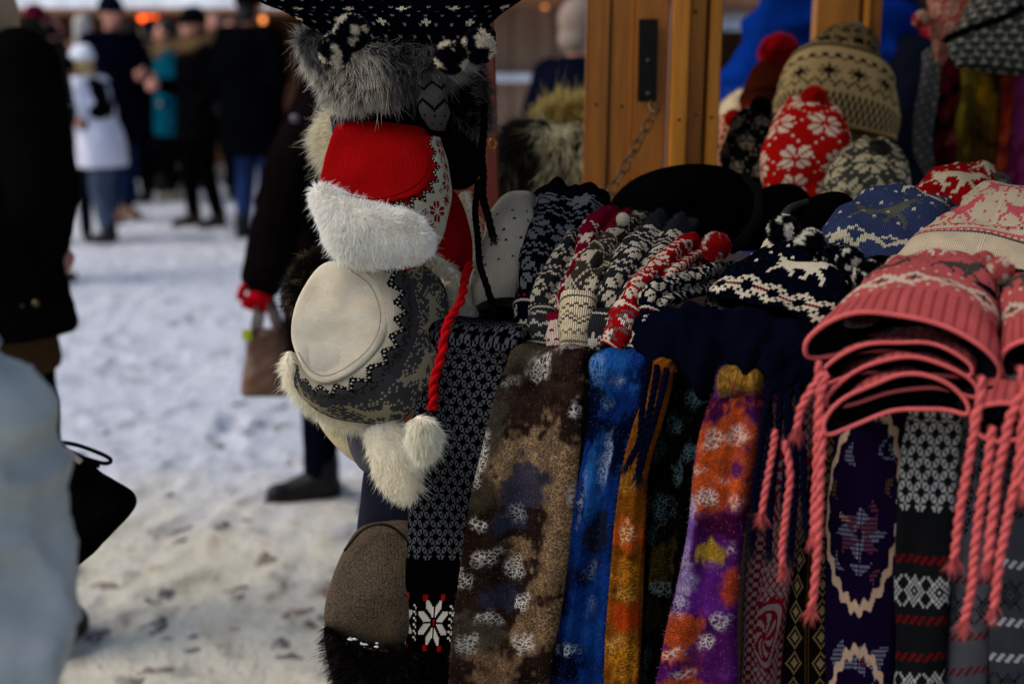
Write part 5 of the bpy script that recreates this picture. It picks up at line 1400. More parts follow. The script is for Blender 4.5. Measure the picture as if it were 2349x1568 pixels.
# ------------------------------------------------------------------ the fan of knitted hats
def hat(label, rows, chart, pal, seed=0, gather=0.004, gk=8, wr=0.004, p=0.8, group=WH, name='knitted_hat', cuff=None, arch=0.0, crease=0.0, flat=1.0):
    rows = [r[:5] + (r[5] * flat,) + r[6:] for r in rows]
    m = rows[0]
    o = thing(name, label, 'hat', P((m[0] + m[2]) / 2, (m[1] + m[3]) / 2, m[4]), group)
    w = sleeve('crown', rows, chart, pal, o, None, True, wr=wr, seed=seed, gather=gather, gk=gk, p=p, arch=arch, crease=crease)
    if cuff is not None:
        cr_, cc, cp = cuff
        sleeve('cuff', cr_, cc, cp, o, None, True, wr=0.002, seed=seed + 1, p=p)
    fuzz(w, 900, 0.004, tuple(np.array(pal[0]) * 0.6 + np.array(pal[1 % len(pal)]) * 0.4), seed + 2, 0.0003)
    return o, w
def fair(c, R, px, y0, y1, k, off=0):
    """bands of eight-petalled stars between dashed and diamond rows"""
    st = c.shape[1]; j = np.arange(st)
    for y in range(y0, y1, 18):
        for x in range(0, st, px): stamp(c, star(R), y + 3, x + off, k)
        for q, pat in ((0, j % 2 == 0), (1, j % 2 == 1), (15, (j + off) % 4 < 2), (16, (j + off) % 4 >= 2)):
            if 0 <= y + q < min(y1, c.shape[0]): c[y + q, pat] = k
        for x in range(0, st, px):
            for q in (7, 8, 9): 
                if y + q < c.shape[0]: c[y + q, (x + off + 12 - abs(q - 8)) % st] = k
    c[y1:] = 0
# 1 black topped
c = ch(66, 52); fair(c, 5, 13, 0, 46, 1); band(c, 47, 66, 0); flakes(c, 13, 20, 1, 41, 48)
cc = ch(20, 43); small_flower(cc, 8, 7, 1, 3, 16); cc[1] = 2; cc[18, ::2] = 2; cc[16] = 1
hat('navy and grey knitted hat with plain black top, tallest of the fan', [(1178, 700, 1262, 716, 2.03, .03), (1184, 620, 1290, 640, 2.07, .042), (1196, 545, 1340, 570, 2.12, .05), (1215, 480, 1392, 500, 2.19, .052), (1245, 448, 1388, 458, 2.23, .04), (1285, 440, 1325, 443, 2.25, .008)],
    c, [(17, 18, 26), (132, 134, 138)], 21, 0.006, 10, crease=0.010, flat=0.72, p=0.66, cuff=([(1174, 792, 1250, 808, 2.0, .022), (1176, 745, 1256, 760, 2.02, .030), (1178, 688, 1264, 704, 2.04, .034)], cc, [(17, 20, 36), (199, 191, 174), (150, 20, 24)]))
# 2 grey and white
c = ch(54, 39); fair(c, 5, 13, 0, 54, 1, 6)
cc = ch(20, 30); cc[18] = 1; cc[2] = 1; dots(cc, 4, 5, 1, 4, 16, True)
hat('charcoal and white knitted hat squeezed second in the fan', [(1212, 722, 1272, 732, 2.0, .024), (1222, 665, 1300, 676, 2.03, .03), (1258, 600, 1336, 612, 2.07, .034), (1300, 545, 1372, 556, 2.12, .03), (1335, 515, 1380, 520, 2.16, .01)],
    c, [(62, 64, 66), (217, 205, 178)], 22, 0.004, 7, crease=0.010, flat=0.72, p=0.66, cuff=([(1204, 800, 1268, 812, 1.975, .018), (1208, 755, 1272, 765, 1.985, .024), (1212, 715, 1276, 726, 2.0, .027)], cc, [(66, 68, 70), (193, 185, 166)]))
# 3 crimson
c = ch(61, 36); lattice(c, 9, 1, 0, 40); small_flower(c, 9, 9, 1, 2, 38); band(c, 41, 61, 0); c[40, ::2] = 1
cc = ch(18, 25); cc[2:14, 6:12] = 1; cc[2:14, 18:28] = 1; cc[5, ::2] = 0; cc[9, 1::2] = 0; band(cc, 0, 3, 0)
o, w = hat('crimson and white knitted hat with a small white knot on top', [(1262, 745, 1322, 755, 1.985, .02), (1285, 665, 1345, 675, 2.01, .026), (1312, 590, 1376, 606, 2.05, .03), (1335, 525, 1415, 552, 2.10, .032), (1368, 490, 1440, 520, 2.14, .03), (1410, 482, 1450, 505, 2.17, .012)],
    c, [(140, 12, 44), (225, 207, 186)], 23, 0.004, 8, crease=0.010, flat=0.72, p=0.66, cuff=([(1252, 815, 1346, 826, 1.96, .016), (1250, 775, 1340, 786, 1.97, .022), (1250, 735, 1332, 745, 1.985, .026)], cc, [(140, 12, 44), (217, 195, 178)]))
pompon(o, 1429, 503, 2.075, 17, WHITE, CREAM, 3, 0.8, 900, 'knot', 0.1)
# 4 beige
c = ch(65, 40); lattice(c, 10, 1, 0, 64, 1); small_flower(c, 10, 10, 1, 3, 60); dots(c, 5, 5, 1, 0, 64)
cc = ch(26, 30); chk(cc, 6, 8, 1, 1); chk(cc, 17, 19, 2, 1); zig(cc, 10, 6, 3, 2, 1); zig(cc, 12, 6, 3, 1, 1); cc[3] = 1; cc[22] = 2
hat('brown and cream knitted hat with a tall cream cuff', [(1296, 700, 1362, 706, 1.965, .024), (1308, 640, 1384, 650, 1.99, .032), (1345, 580, 1428, 604, 2.04, .036), (1400, 532, 1472, 566, 2.10, .034), (1445, 502, 1508, 530, 2.15, .026), (1485, 492, 1512, 506, 2.18, .008)],
    c, [(84, 74, 64), (212, 196, 166)], 24, 0.004, 6, crease=0.010, flat=0.72, p=0.66, cuff=([(1285, 806, 1352, 812, 1.93, .020), (1283, 770, 1356, 776, 1.935, .028), (1282, 730, 1364, 736, 1.945, .031), (1284, 690, 1370, 696, 1.96, .032)], cc, [(219, 201, 164), (150, 124, 100), (96, 84, 74)]))
# 5 charcoal
c = ch(65, 39); fair(c, 5, 13, 0, 44, 1, 3); band(c, 45, 65, 0)
cc = ch(20, 35); flakes(cc, 12, 9, 1, 2, 18); cc[17] = 1
o, w = hat('charcoal knitted hat with white snowflakes and a plain knotted grey top', [(1350, 735, 1424, 742, 1.955, .024), (1366, 670, 1455, 680, 1.98, .034), (1405, 605, 1505, 622, 2.02, .040), (1438, 555, 1560, 575, 2.08, .042), (1475, 520, 1598, 535, 2.13, .038), (1500, 508, 1585, 514, 2.17, .012)],
    c, [(58, 61, 65), (211, 199, 176)], 25, 0.006, 7, crease=0.010, flat=0.72, p=0.66, cuff=([(1334, 818, 1400, 826, 1.93, .020), (1334, 775, 1412, 784, 1.935, .028), (1338, 730, 1428, 738, 1.95, .033)], cc, [(60, 63, 68), (201, 191, 172)]))
pompon(o, 1506, 513, 2.09, 16, (58, 61, 65), (80, 84, 90), 4, 0.6, 600, 'knot', 0.15)
# 6 red with pompon
c = ch(65, 39); fair(c, 5, 13, 0, 48, 1, 8); band(c, 50, 65, 0)
cc = ch(22, 30); small_flower(cc, 9, 8, 1, 2, 19); dots(cc, 5, 4, 2, 4, 18, True); cc[20] = 1; cc[1] = 1
o, w = hat('bright red and white knitted hat with red and white pompon in the fan', [(1412, 705, 1468, 742, 1.93, .024), (1445, 648, 1510, 680, 1.96, .032), (1492, 600, 1560, 634, 2.0, .036), (1545, 562, 1605, 612, 2.05, .036), (1580, 548, 1622, 602, 2.08, .026), (1600, 560, 1616, 585, 2.10, .010)],
    c, [RED, (229, 211, 188)], 26, 0.006, 7, crease=0.010, flat=0.72, p=0.66, cuff=([(1377, 788, 1425, 824, 1.90, .020), (1390, 748, 1442, 784, 1.905, .029), (1406, 698, 1462, 736, 1.92, .033)], cc, [RED, (225, 207, 186), (120, 110, 110)]))
pompon(o, 1642, 566, 2.01, 35, RED, (229, 217, 202), 5, 0.60, 2600)
# 7 navy and white
c = ch(63, 39); fair(c, 5, 13, 0, 63, 1, 1)
cc = ch(22, 30); small_flower(cc, 9, 8, 1, 3, 18); cc[1] = 1; cc[2, ::2] = 2; cc[19] = 1; cc[18, ::2] = 2
hat('navy and white knitted hat bending under the red pompon, last of the fan', [(1464, 716, 1512, 738, 1.915, .022), (1474, 668, 1532, 706, 1.93, .028), (1520, 636, 1560, 692, 1.95, .030), (1580, 618, 1600, 684, 1.98, .030), (1640, 604, 1652, 660, 2.02, .026), (1682, 598, 1688, 632, 2.05, .010)],
    c, [(16, 20, 40), (215, 205, 184)], 27, 0.003, 6, crease=0.010, flat=0.72, p=0.66, cuff=([(1436, 802, 1494, 824, 1.89, .020), (1446, 760, 1506, 782, 1.895, .027), (1462, 706, 1520, 732, 1.91, .030)], cc, [(16, 20, 40), (209, 199, 180), (150, 22, 28)]))

# white hat with punched dots, beside the fan
c = ch(80, 90)
for q, (x, y) in enumerate([(30 + (7 * k) % 26, 12 + (11 * k) % 34) for k in range(22)]): c[y, x] = 1
o, w = hat('plain white hat with tiny black dots and a black brim behind the cords', [(1078, 730, 1232, 708, 2.10, .05), (1084, 660, 1236, 640, 2.12, .07), (1104, 580, 1238, 565, 2.15, .075), (1142, 515, 1238, 510, 2.19, .06), (1185, 488, 1236, 488, 2.22, .02)], c, [(209, 195, 170), (20, 18, 18)], 31, 0.0, 6, group=None)
pad('brim', [(1080, 742), (1130, 716), (1190, 706), (1220, 716), (1200, 750), (1120, 765)], 2.08, 0.02, cloth('black_felt', (14, 13, 14)), o)

# ------------------------------------------------------------------ navy reindeer hat
c = ch(50, 88)
zig(c, 1, 8, 3, 1, 1); zig(c, 2, 8, 3, 1, 1); zig(c, 8, 8, -3, 1, 2); c[5, 7::8] = 2; c[5, 0::8] = 2; c[5, 1::8] = 2
flakes(c, 44, 15, 3, 33, 36); deer(c, 14, 44, 1, 38); deer(c, 27, 44, 1, 17); dots(c, 7, 4, 1, 20, 34); zig(c, 42, 12, 4, 3, 1); dots(c, 5, 4, 1, 40, 50)
nh, w = hat('navy earflap hat with white reindeer and navy and white pompons', [(1612, 694, 1878, 768, 1.835, .018, 1.775), (1636, 664, 1930, 730, 1.865, .030, 1.80), (1682, 628, 1950, 690, 1.90, .034, 1.83), (1738, 585, 1955, 650, 1.95, .034, 1.87), (1775, 555, 1965, 615, 1.99, .028, 1.91), (1792, 545, 1968, 600, 2.01, .012, 1.93)], c, [(13, 16, 36), (227, 213, 186), (150, 20, 26), (108, 110, 112)], 33, 0.002, 6, wr=0.007, p=0.7)
for k, (x, y, d, r) in enumerate(((1797, 530, 1.91, 39), (1858, 560, 1.88, 37), (1950, 598, 1.83, 34), (1994, 634, 1.79, 38), (1884, 598, 1.86, 22))):
    pompon(nh, x, y, d, r, (12, 14, 30), (229, 221, 204), 40 + k, 0.61)
FLEECE = cloth('navy_fleece', (14, 17, 36), 1.0, 260, 0.35, 0.0015, 0, (9, 12, 30), 22)
sleeve('lining', [(1500, 722, 1860, 772, 1.90, .02, 1.78), (1490, 760, 1872, 792, 1.865, .034, 1.735), (1494, 806, 1868, 822, 1.85, .036, 1.725), (1512, 842, 1850, 858, 1.85, .028, 1.73), (1548, 858, 1822, 884, 1.865, .010, 1.75)], ch(40, 90), [NAVY], nh, FLEECE, False, p=0.7, wr=0.008, seed=8, folds=0.016, fk=7)
sleeve('ear_flap', [(1742, 796, 1870, 782, 1.725, .016), (1740, 840, 1872, 836, 1.715, .02), (1758, 880, 1850, 880, 1.715, .018), (1790, 906, 1826, 904, 1.72, .006)], ch(24, 40), [NAVY], nh, FLEECE, False, p=0.7, wr=0.004, seed=9, folds=0.005, fk=3)
def hang(x, y, out=0.06): return (x, y, plane_d(x, y, out))
for k, ps in enumerate((((1508, 838), (1500, 900), (1482, 980), (1462, 1092)), ((1530, 845), (1512, 920), (1490, 1000), (1470, 1080)), ((1770, 880), (1752, 980), (1735, 1100), (1725, 1250)), ((1790, 895), (1785, 1000), (1772, 1130), (1762, 1260)), ((1812, 890), (1806, 1010), (1800, 1140), (1795, 1240)), ((1830, 880), (1838, 980), (1845, 1100), (1850, 1210)), ((1760, 870), (1765, 990), (1752, 1100), (1742, 1200)), ((1800, 900), (1818, 1000), (1822, 1120), (1815, 1270)), ((1490, 830), (1476, 920), (1470, 1000), (1440, 1060)))):
    cord('braided_cord', [hang(x, y, 0.07) for x, y in ps], 0.0042, (14, 18, 44), nh, 3, 0.02, k)

# ------------------------------------------------------------------ pink hats in a stack
FL_D = cloth('charcoal_fleece', (34, 33, 40), 1.0, 300, 0.4, 0.0015, 0.2)
def pink_chart(nr=56, st=112):
    c = ch(nr, st)
    zig(c, 13, 10, 3, 1, 1); zig(c, 14, 10, 3, 1, 1); zig(c, 19, 10, -3, 1, 1); zig(c, 20, 10, -3, 1, 1); dots(c, 4, 3, 1, 10, 13); dots(c, 4, 3, 1, 23, 26)
    for dx in (4, 5, 6): c[17, dx::10] = 2
    c[16, 5::10] = 2; c[18, 5::10] = 2
    c[0:10, ::3] = 3  # darker stitches paint the furrow shade of a ribbed edge
    deer(c, 26, 28, 2, 2); dots(c, 7, 5, 2, 26, 42); deer(c, 42, 30, 1, 18); dots(c, 7, 4, 1, 42, 54)
    return c
def rim_of(w, nr, C, rad, rgb, parent):
    me = w.data; n = C + 1
    V = np.zeros(len(me.vertices) * 3, np.float32); me.vertices.foreach_get('co', V); V = V.reshape(-1, 3)[:n].astype(float)
    V = V[::2]
    Vt, Q = tube_mesh([V], [rad], 7)
    mm = quad_mesh('rim', Vt, Q); set_col(mm, lin(rgb), 'POINT')
    return link('rim', mm, YARN, parent)
def pink_hat(label, rows, chart, pal, seed, arch, lin_rows, rim=0.0030, p=0.7, wr=0.005):
    o, w = hat(label, rows, chart, pal, seed, 0.0, 6, wr=wr, p=p, arch=arch, group='pink pompon hats stacked at the counter edge')
    sleeve('lining', lin_rows, ch(20, 50), [(30, 29, 38)], o, FL_D, False, p=p, wr=wr, seed=seed, arch=arch)
    rim_of(w, chart.shape[0], chart.shape[1] * 2, rim, pal[0], o)
    return o
def shrink(rows, f=6):
    out = []
    for k, r in enumerate(rows): out.append((r[0] + f, r[1], r[2] - f, r[3], r[4] + 0.001, max(r[5] - 0.004, 0.002)) + ((r[6] + 0.001,) if len(r) > 6 else ()))
    return out
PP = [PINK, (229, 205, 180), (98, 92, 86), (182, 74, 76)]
r0 = [(1847, 800, 2284, 852, 1.625, .030, 1.56), (1880, 762, 2292, 790, 1.655, .032, 1.58), (1945, 705, 2294, 720, 1.71, .032, 1.63), (2005, 655, 2284, 662, 1.77, .030, 1.68), (2050, 622, 2274, 626, 1.82, .024, 1.73), (2072, 610, 2268, 614, 1.84, .008, 1.75)]
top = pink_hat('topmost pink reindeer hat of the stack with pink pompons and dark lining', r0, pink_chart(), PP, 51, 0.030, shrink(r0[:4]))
for k, (x, y, d, r) in enumerate(((2060, 614, 1.79, 30), (2112, 612, 1.83, 20), (2294, 620, 1.68, 33), (2256, 602, 1.74, 28))): pompon(top, x, y, d, r, PINK, (231, 207, 184), 60 + k, 0.54)
lows = [('pink hat second from the top of the stack', (1884, 868, 2236, 850, 1.600, .017, 1.56), 0.020, -6), ('pink hat third from the top of the stack', (1888, 926, 2240, 898, 1.585, .017, 1.545), 0.026, -4), ('lowest pink hat of the stack, resting on the scarves', (1892, 984, 2222, 942, 1.57, .019, 1.53), 0.030, -2)]
for k, (lb, r, ar, up) in enumerate(lows):
    rr = [r, (r[0] + 30, r[1] - 36, r[2] - 8, r[3] - 40, r[4] + 0.07, r[5] * 1.1, r[6] + 0.07), (r[0] + 80, r[1] - 80, r[2] - 20, r[3] - 84, r[4] + 0.16, r[5], r[6] + 0.16), (r[0] + 120, r[1] - 112, r[2] - 40, r[3] - 116, r[4] + 0.22, 0.004, r[6] + 0.22)]
    mid = tuple((a + b_) / 2 for a, b_ in zip(rr[0], rr[1]))
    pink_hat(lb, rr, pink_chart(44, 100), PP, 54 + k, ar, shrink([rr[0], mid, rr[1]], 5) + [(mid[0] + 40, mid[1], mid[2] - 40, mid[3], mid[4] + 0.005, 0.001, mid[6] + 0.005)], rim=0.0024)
r1 = [(2296, 850, 2560, 900, 1.58, .034, 1.50), (2298, 790, 2560, 830, 1.61, .036, 1.53), (2290, 720, 2540, 740, 1.66, .034, 1.58), (2300, 670, 2520, 690, 1.70, .026, 1.63), (2310, 640, 2500, 660, 1.74, .008, 1.68)]
r2 = [(2232, 968, 2420, 990, 1.53, .022, 1.48), (2240, 930, 2430, 950, 1.57, .024, 1.52), (2262, 890, 2430, 905, 1.64, .022, 1.59), (2285, 862, 2420, 880, 1.70, .004, 1.65)]
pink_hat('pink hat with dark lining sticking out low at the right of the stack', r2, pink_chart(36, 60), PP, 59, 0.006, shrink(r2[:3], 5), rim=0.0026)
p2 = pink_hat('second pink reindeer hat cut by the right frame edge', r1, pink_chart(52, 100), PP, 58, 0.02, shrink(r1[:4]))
cords = [(((1878, 828), (1882, 900), (1888, 1000), (1884, 1150), (1876, 1280), (1862, 1392)), 0.0054), (((1894, 850), (1866, 884), (1840, 930), (1828, 985)), 0.0051), (((1896, 858), (1880, 930), (1872, 1040), (1866, 1150), (1866, 1225)), 0.0053),
         (((1800, 1010), (1812, 1090), (1802, 1180), (1798, 1300)), 0.0046), (((1778, 985), (1770, 1060), (1756, 1130), (1748, 1175)), 0.0043)]
for k, (ps, r) in enumerate(cords): cord('twisted_cord', [hang(x, y, 0.165) for x, y in ps], r * 0.88, PINK, top, 2, 0.022, 10 + k, 6.0)
cords = [(((2252, 862), (2246, 930), (2222, 1060), (2200, 1170), (2186, 1275)), 0.0053), (((2276, 978), (2262, 1080), (2250, 1180), (2232, 1320), (2212, 1425)), 0.0054), (((2342, 900), (2318, 1000), (2290, 1100), (2272, 1200), (2264, 1280)), 0.0058), (((2346, 960), (2330, 1080), (2310, 1200), (2290, 1320), (2280, 1390)), 0.0054), (((2340, 840), (2350, 900), (2346, 1000), (2350, 1120)), 0.0056)]
for k, (ps, r) in enumerate(cords): cord('twisted_cord', [hang(x, y, 0.165) for x, y in ps], r * 0.88, PINK, p2 if k > 1 else top, 2, 0.022, 20 + k, 6.0)

# ------------------------------------------------------------------ middle of the counter
c = ch(54, 110); cr_ = (225, 205, 170)
c[11] = 1; c[12, ::2] = 2; c[13] = 2; c[16, ::2] = 1; zig(c, 15, 8, 3, 2, 1); deer(c, 19, 26, 2, 4); dots(c, 5, 4, 2, 18, 46); deer(c, 34, 28, 2, 16); band(c, 48, 54, 1); dots(c, 4, 3, 1, 44, 48)
wp, w = hat('cream hat with pink and grey reindeer and pink pompons behind the pink stack', [(2030, 618, 2450, 668, 1.90, .02, 1.80), (2060, 590, 2450, 630, 1.94, .034, 1.84), (2130, 545, 2440, 575, 2.0, .040, 1.90), (2190, 500, 2430, 520, 2.06, .042, 1.97), (2240, 466, 2420, 480, 2.12, .036, 2.04), (2262, 452, 2400, 462, 2.15, .01, 2.08)], c, [cr_, (104, 100, 98), (226, 98, 108)], 71, 0.0, 6, wr=0.006, p=0.7)
for k, (x, y, d, r) in enumerate(((2276, 470, 2.04, 30), (2344, 470, 2.02, 32))): pompon(wp, x, y, d, r, PINK, (227, 205, 184), 75 + k, 0.54)
c = ch(48, 86); zig(c, 3, 10, 4, 1, 2); zig(c, 9, 10, -3, 1, 1); deer(c, 14, 28, 2, 4); deer(c, 30, 28, 1, 16); dots(c, 7, 5, 1, 14, 46); dots(c, 6, 6, 2, 16, 40)
bh, w = hat('slate blue hat with pale reindeer and a blue and grey pompon', [(1888, 612, 2112, 640, 1.96, .02, 1.92), (1884, 572, 2150, 604, 1.99, .034, 1.95), (1902, 522, 2170, 552, 2.04, .042, 2.0), (1950, 486, 2178, 500, 2.10, .040, 2.06), (2000, 470, 2172, 474, 2.15, .01, 2.11)], c, [(64, 76, 116), (209, 199, 168), (112, 110, 96)], 72, 0.0, 6, wr=0.010, p=0.7)
pompon(bh, 2198, 502, 2.02, 34, (26, 30, 66), (132, 130, 122), 78, 0.5)
c = ch(40, 66); deer(c, 6, 22, 1, 2); deer(c, 22, 22, 1, 12); dots(c, 4, 4, 1, 2, 40)
rh, w = hat('red and cream knitted hat with a grey pompon lying behind the slate blue hat', [(2045, 482, 2256, 512, 2.20, .02), (2075, 452, 2272, 474, 2.26, .036), (2140, 424, 2280, 440, 2.33, .040), (2200, 408, 2276, 416, 2.39, .03), (2235, 402, 2266, 406, 2.42, .008)], c, [RED, (226, 206, 168)], 73, 0.0, 6, wr=0.007, p=0.75)
pompon(rh, 2288, 425, 2.33, 30, (110, 108, 96), (160, 156, 140), 79, 0.6)
# black hats
BKN = cloth('black_wool', (13, 12, 13), 1.0, 220, 0.3, 0.001, 0.1)
k1 = thing('knitted_hat', 'large black wool hat with a grey ribbed band in front of the pine shutter', 'hat', P(1580, 560, 2.4), WH)
pad('crown', [(1390, 486), (1425, 432), (1490, 394), (1580, 376), (1665, 384), (1722, 414), (1758, 455), (1775, 520), (1745, 572), (1660, 572), (1560, 556), (1460, 530), (1402, 520)], 2.40, 0.10, BKN, k1, seed=4, lump=0.012)
sleeve('band', [(1700, 404, 1712, 396, 2.33, .004), (1728, 446, 1748, 440, 2.29, .006), (1722, 500, 1746, 510, 2.26, .006), (1690, 545, 1708, 566, 2.22, .006), (1672, 560, 1680, 584, 2.2, .004)], ch(60, 22), [(44, 43, 41)], k1, None, True, wr=0.001)
sleeve('fold', [(1470, 492, 1470, 520, 2.27, .012), (1540, 484, 1538, 520, 2.25, .016), (1620, 490, 1612, 536, 2.24, .018), (1690, 512, 1676, 556, 2.25, .014), (1735, 540, 1725, 566, 2.27, .006)], ch(90, 24), [(15, 15, 19)], k1, None, True, wr=0.003)
k2 = thing('knitted_hat', 'small black wool hat with a grey edge beside the navy pompons', 'hat', P(1880, 560, 2.2), WH)
pad('crown', [(1798, 552), (1806, 500), (1845, 462), (1900, 440), (1944, 446), (1964, 480), (1940, 516), (1890, 548), (1850, 580), (1810, 590)], 2.16, 0.05, BKN, k2, seed=6, lump=0.008)
sleeve('band', [(1786, 540, 1800, 552, 2.12, .006), (1788, 498, 1806, 506, 2.11, .007), (1806, 472, 1820, 484, 2.12, .007), (1848, 456, 1856, 468, 2.14, .005)], ch(50, 20), [(96, 94, 88)], k2, None, True, wr=0.001)

k3 = thing('knitted_hat', 'black wool hat added as dark backing between the red snowflake hat and large black hat', 'hat', P(1770, 560, 2.5), WH)  # added filler that keeps the gap behind the hats dark
pad('crown', [(1720, 500), (1740, 440), (1800, 420), (1850, 440), (1870, 500), (1830, 560), (1760, 570)], 2.50, 0.05, BKN, k3, seed=7, lump=0.008)
# ------------------------------------------------------------------ back row
BR = 'hats standing at the back of the counter'
CLOTHD = cloth('dark_table_cloth', (26, 20, 18))
st_ = thing('display_step', 'low step under dark cloth carrying the back row of hats', 'display step', on_stall(1.0, 0.75, CZ))
box('step', on_stall(1.15, 0.78, CZ + 0.05), (1.25, 0.34, 0.10), CLOTHD, st_, RZ, 0.02)
c = ch(70, 110); lattice(c, 14, 1, 0, 64); stars(c, 6, 14, 14, 1, 4, 62); dots(c, 3, 2, 1, 0, 60)
cc = ch(30, 110); chk(cc, 3, 7, 1, 1); flakes(cc, 9, 20, 1, 11, 18); zig(cc, 8, 4, 2, 1, 1); chk(cc, 21, 24, 1, 2); cc[26] = 1
big, w = hat('largest grey and black snowflake hat with turned-up patterned brim at the back', [(1806, 300, 2044, 342, 3.06, .07), (1795, 225, 2040, 275, 3.08, .09), (1808, 172, 2030, 205, 3.10, .09), (1852, 115, 2014, 138, 3.14, .075), (1905, 80, 1996, 92, 3.17, .045), (1945, 68, 1985, 72, 3.18, .01)], c, [(152, 128, 86), (34, 30, 24)], 81, 0.003, 8, group=BR,
    cuff=([(1774, 262, 2054, 326, 3.03, .075), (1778, 232, 2056, 292, 3.03, .10), (1790, 184, 2046, 238, 3.06, .102), (1796, 176, 2040, 228, 3.08, .095)], cc, [(186, 158, 108), (50, 44, 34)]))
pompon(big, 1962, 74, 3.12, 24, (118, 112, 98), (150, 142, 126), 91, 0.5, 1500)
c = ch(40, 70); chk(c, 0, 40, 1, 1); c[4:8] = 2; c[12] = 0
b2, w = hat('dark brown hat flecked red with a big fluffy red pompon', [(1700, 268, 1818, 276, 3.20, .06), (1700, 222, 1822, 225, 3.20, .07), (1716, 182, 1818, 182, 3.22, .065), (1745, 158, 1806, 158, 3.24, .03)], c, [(42, 24, 14), (96, 34, 18), (120, 24, 14)], 82, 0.0, 6, group=BR)
pompon(b2, 1787, 124, 3.18, 40, (196, 14, 24), (160, 8, 18), 92, 0.5, 4500, pile=0.35)
c = ch(54, 72); lattice(c, 12, 1, 0, 46); c[::2][c[::2] == 1] = 0; stars(c, 4, 12, 12, 1, 1, 46); band(c, 48, 54, 0)
b3, w = hat('small black hat with pale snowflakes and a black pompon at the back', [(1672, 424, 1762, 440, 2.86, .045), (1656, 360, 1772, 372, 2.88, .055), (1672, 300, 1774, 304, 2.92, .05), (1706, 262, 1768, 262, 2.96, .025), (1730, 254, 1752, 254, 2.97, .005)], c, [(26, 24, 20), (150, 140, 116)], 83, 0.004, 8, group=BR)
pompon(b3, 1746, 248, 2.90, 27, (15, 14, 14), (22, 20, 20), 93, 0.5, 1600)
c = ch(70, 84); lattice(c, 16, 1, 13, 66, 1); c[::2][c[::2] == 1] = 0; stars(c, 6, 16, 16, 1, 15, 62); stars(c, 6, 16, 16, 1, 0, 10, False); dots(c, 16, 4, 2, 0, 12); small_flower(c, 8, 8, 1, 56, 70)
b4, w = hat('red and white snowflake hat with a red pompon standing upright at the back', [(1778, 482, 1892, 474, 2.66, .04), (1752, 420, 1916, 430, 2.68, .055), (1748, 352, 1944, 372, 2.70, .062), (1768, 290, 1944, 318, 2.74, .06), (1800, 248, 1912, 266, 2.78, .04), (1832, 238, 1890, 246, 2.79, .008)], c, [(190, 20, 18), (228, 206, 178), (96, 80, 60)], 84, 0.006, 9, group=BR)
pompon(b4, 1867, 228, 2.73, 32, (196, 20, 18), (170, 14, 14), 94, 0.6, 2000)
c = ch(54, 84); lattice(c, 14, 1, 0, 50); c[::2][c[::2] == 1] = 0; stars(c, 5, 14, 14, 1, 1, 48); dots(c, 4, 3, 1, 0, 50)
b5, w = hat('grey and cream snowflake hat with a charcoal pompon at the back', [(1900, 482, 2040, 492, 2.60, .035), (1884, 445, 2084, 460, 2.61, .05), (1900, 392, 2084, 414, 2.64, .056), (1936, 352, 2056, 370, 2.68, .045), (1968, 340, 2030, 348, 2.70, .01)], c, [(92, 90, 80), (209, 193, 152)], 85, 0.008, 8, group=BR)
pompon(b5, 2014, 349, 2.62, 31, (64, 64, 60), (78, 78, 72), 95, 0.5, 1800)
c = ch(40, 50); dots(c, 3, 3, 1, 0, 34, True)
b6, w = hat('red hat with white flecks peeking out beside the pine post', [(1632, 404, 1672, 410, 3.0, .03), (1634, 340, 1688, 346, 3.0, .04), (1640, 292, 1704, 298, 3.03, .04), (1656, 268, 1694, 270, 3.05, .015)], c, [(196, 34, 18), (226, 186, 150)], 86, 0.004, 7, group=BR)
pompon(b6, 1682, 272, 2.97, 22, (196, 24, 16), (180, 18, 12), 96, 0.6, 1000)
t = thing('fluffy_hat', 'white fluffy hat showing beside the blue jacket behind the pine post', 'hat', P(1680, 280, 3.3), BR)
o = pad('crown', [(1630, 330), (1650, 250), (1690, 208), (1722, 212), (1740, 260), (1735, 330)], 3.32, 0.06, cloth('white_felt', (209, 189, 152)), t)
fur(o, 2500, 0.016, (190, 170, 140), (225, 205, 168), o, seed=5)
# furs lying behind the white hat
def fur_thing(label, outline, d, thick, rgb, n, length, root, tip, name='fur_hat', cat='hat', comb=(0, 0, -1), lay=0.5, seed=1, patch=None, group=None, width=0.0007, gx=0, gy=0, clump=18, droop=.4):
    t = thing(name, label, cat, P(np.mean([q[0] for q in outline]), max(q[1] for q in outline), d), group)
    o = pad('hide', outline, d, thick, cloth('hide_%d_%d_%d' % rgb, rgb), t, gx=gx, gy=gy, seed=seed, lump=0.008)
    fur(o, n, length, root, tip, o, comb=comb, lay=lay, seed=seed, patch=patch, width=width, clump=clump, droop=droop)
    return t
fur_thing('silvery grey and dark brown fur hat between the red board and the shutter', [(1150, 480), (1148, 350), (1178, 288), (1240, 276), (1300, 300), (1370, 310), (1372, 420), (1350, 500), (1250, 520)], 2.98, 0.10, (30, 26, 18), 10000, 0.050, (120, 116, 86), (229, 219, 178), comb=(-0.5, -0.3, -0.7), lay=0.6, seed=31, patch=((20, 16, 10), (44, 36, 22), 9, 0.56), width=0.0014, clump=9)
fur_thing('yellowish fox fur hat lying behind the silvery fur', [(1215, 290), (1250, 254), (1310, 240), (1368, 248), (1370, 300), (1300, 316)], 3.12, 0.06, (120, 92, 24), 4000, 0.045, (120, 98, 48), (206, 184, 108), comb=(0.3, -0.3, 0.4), lay=0.5, seed=32, width=0.0014, clump=9)

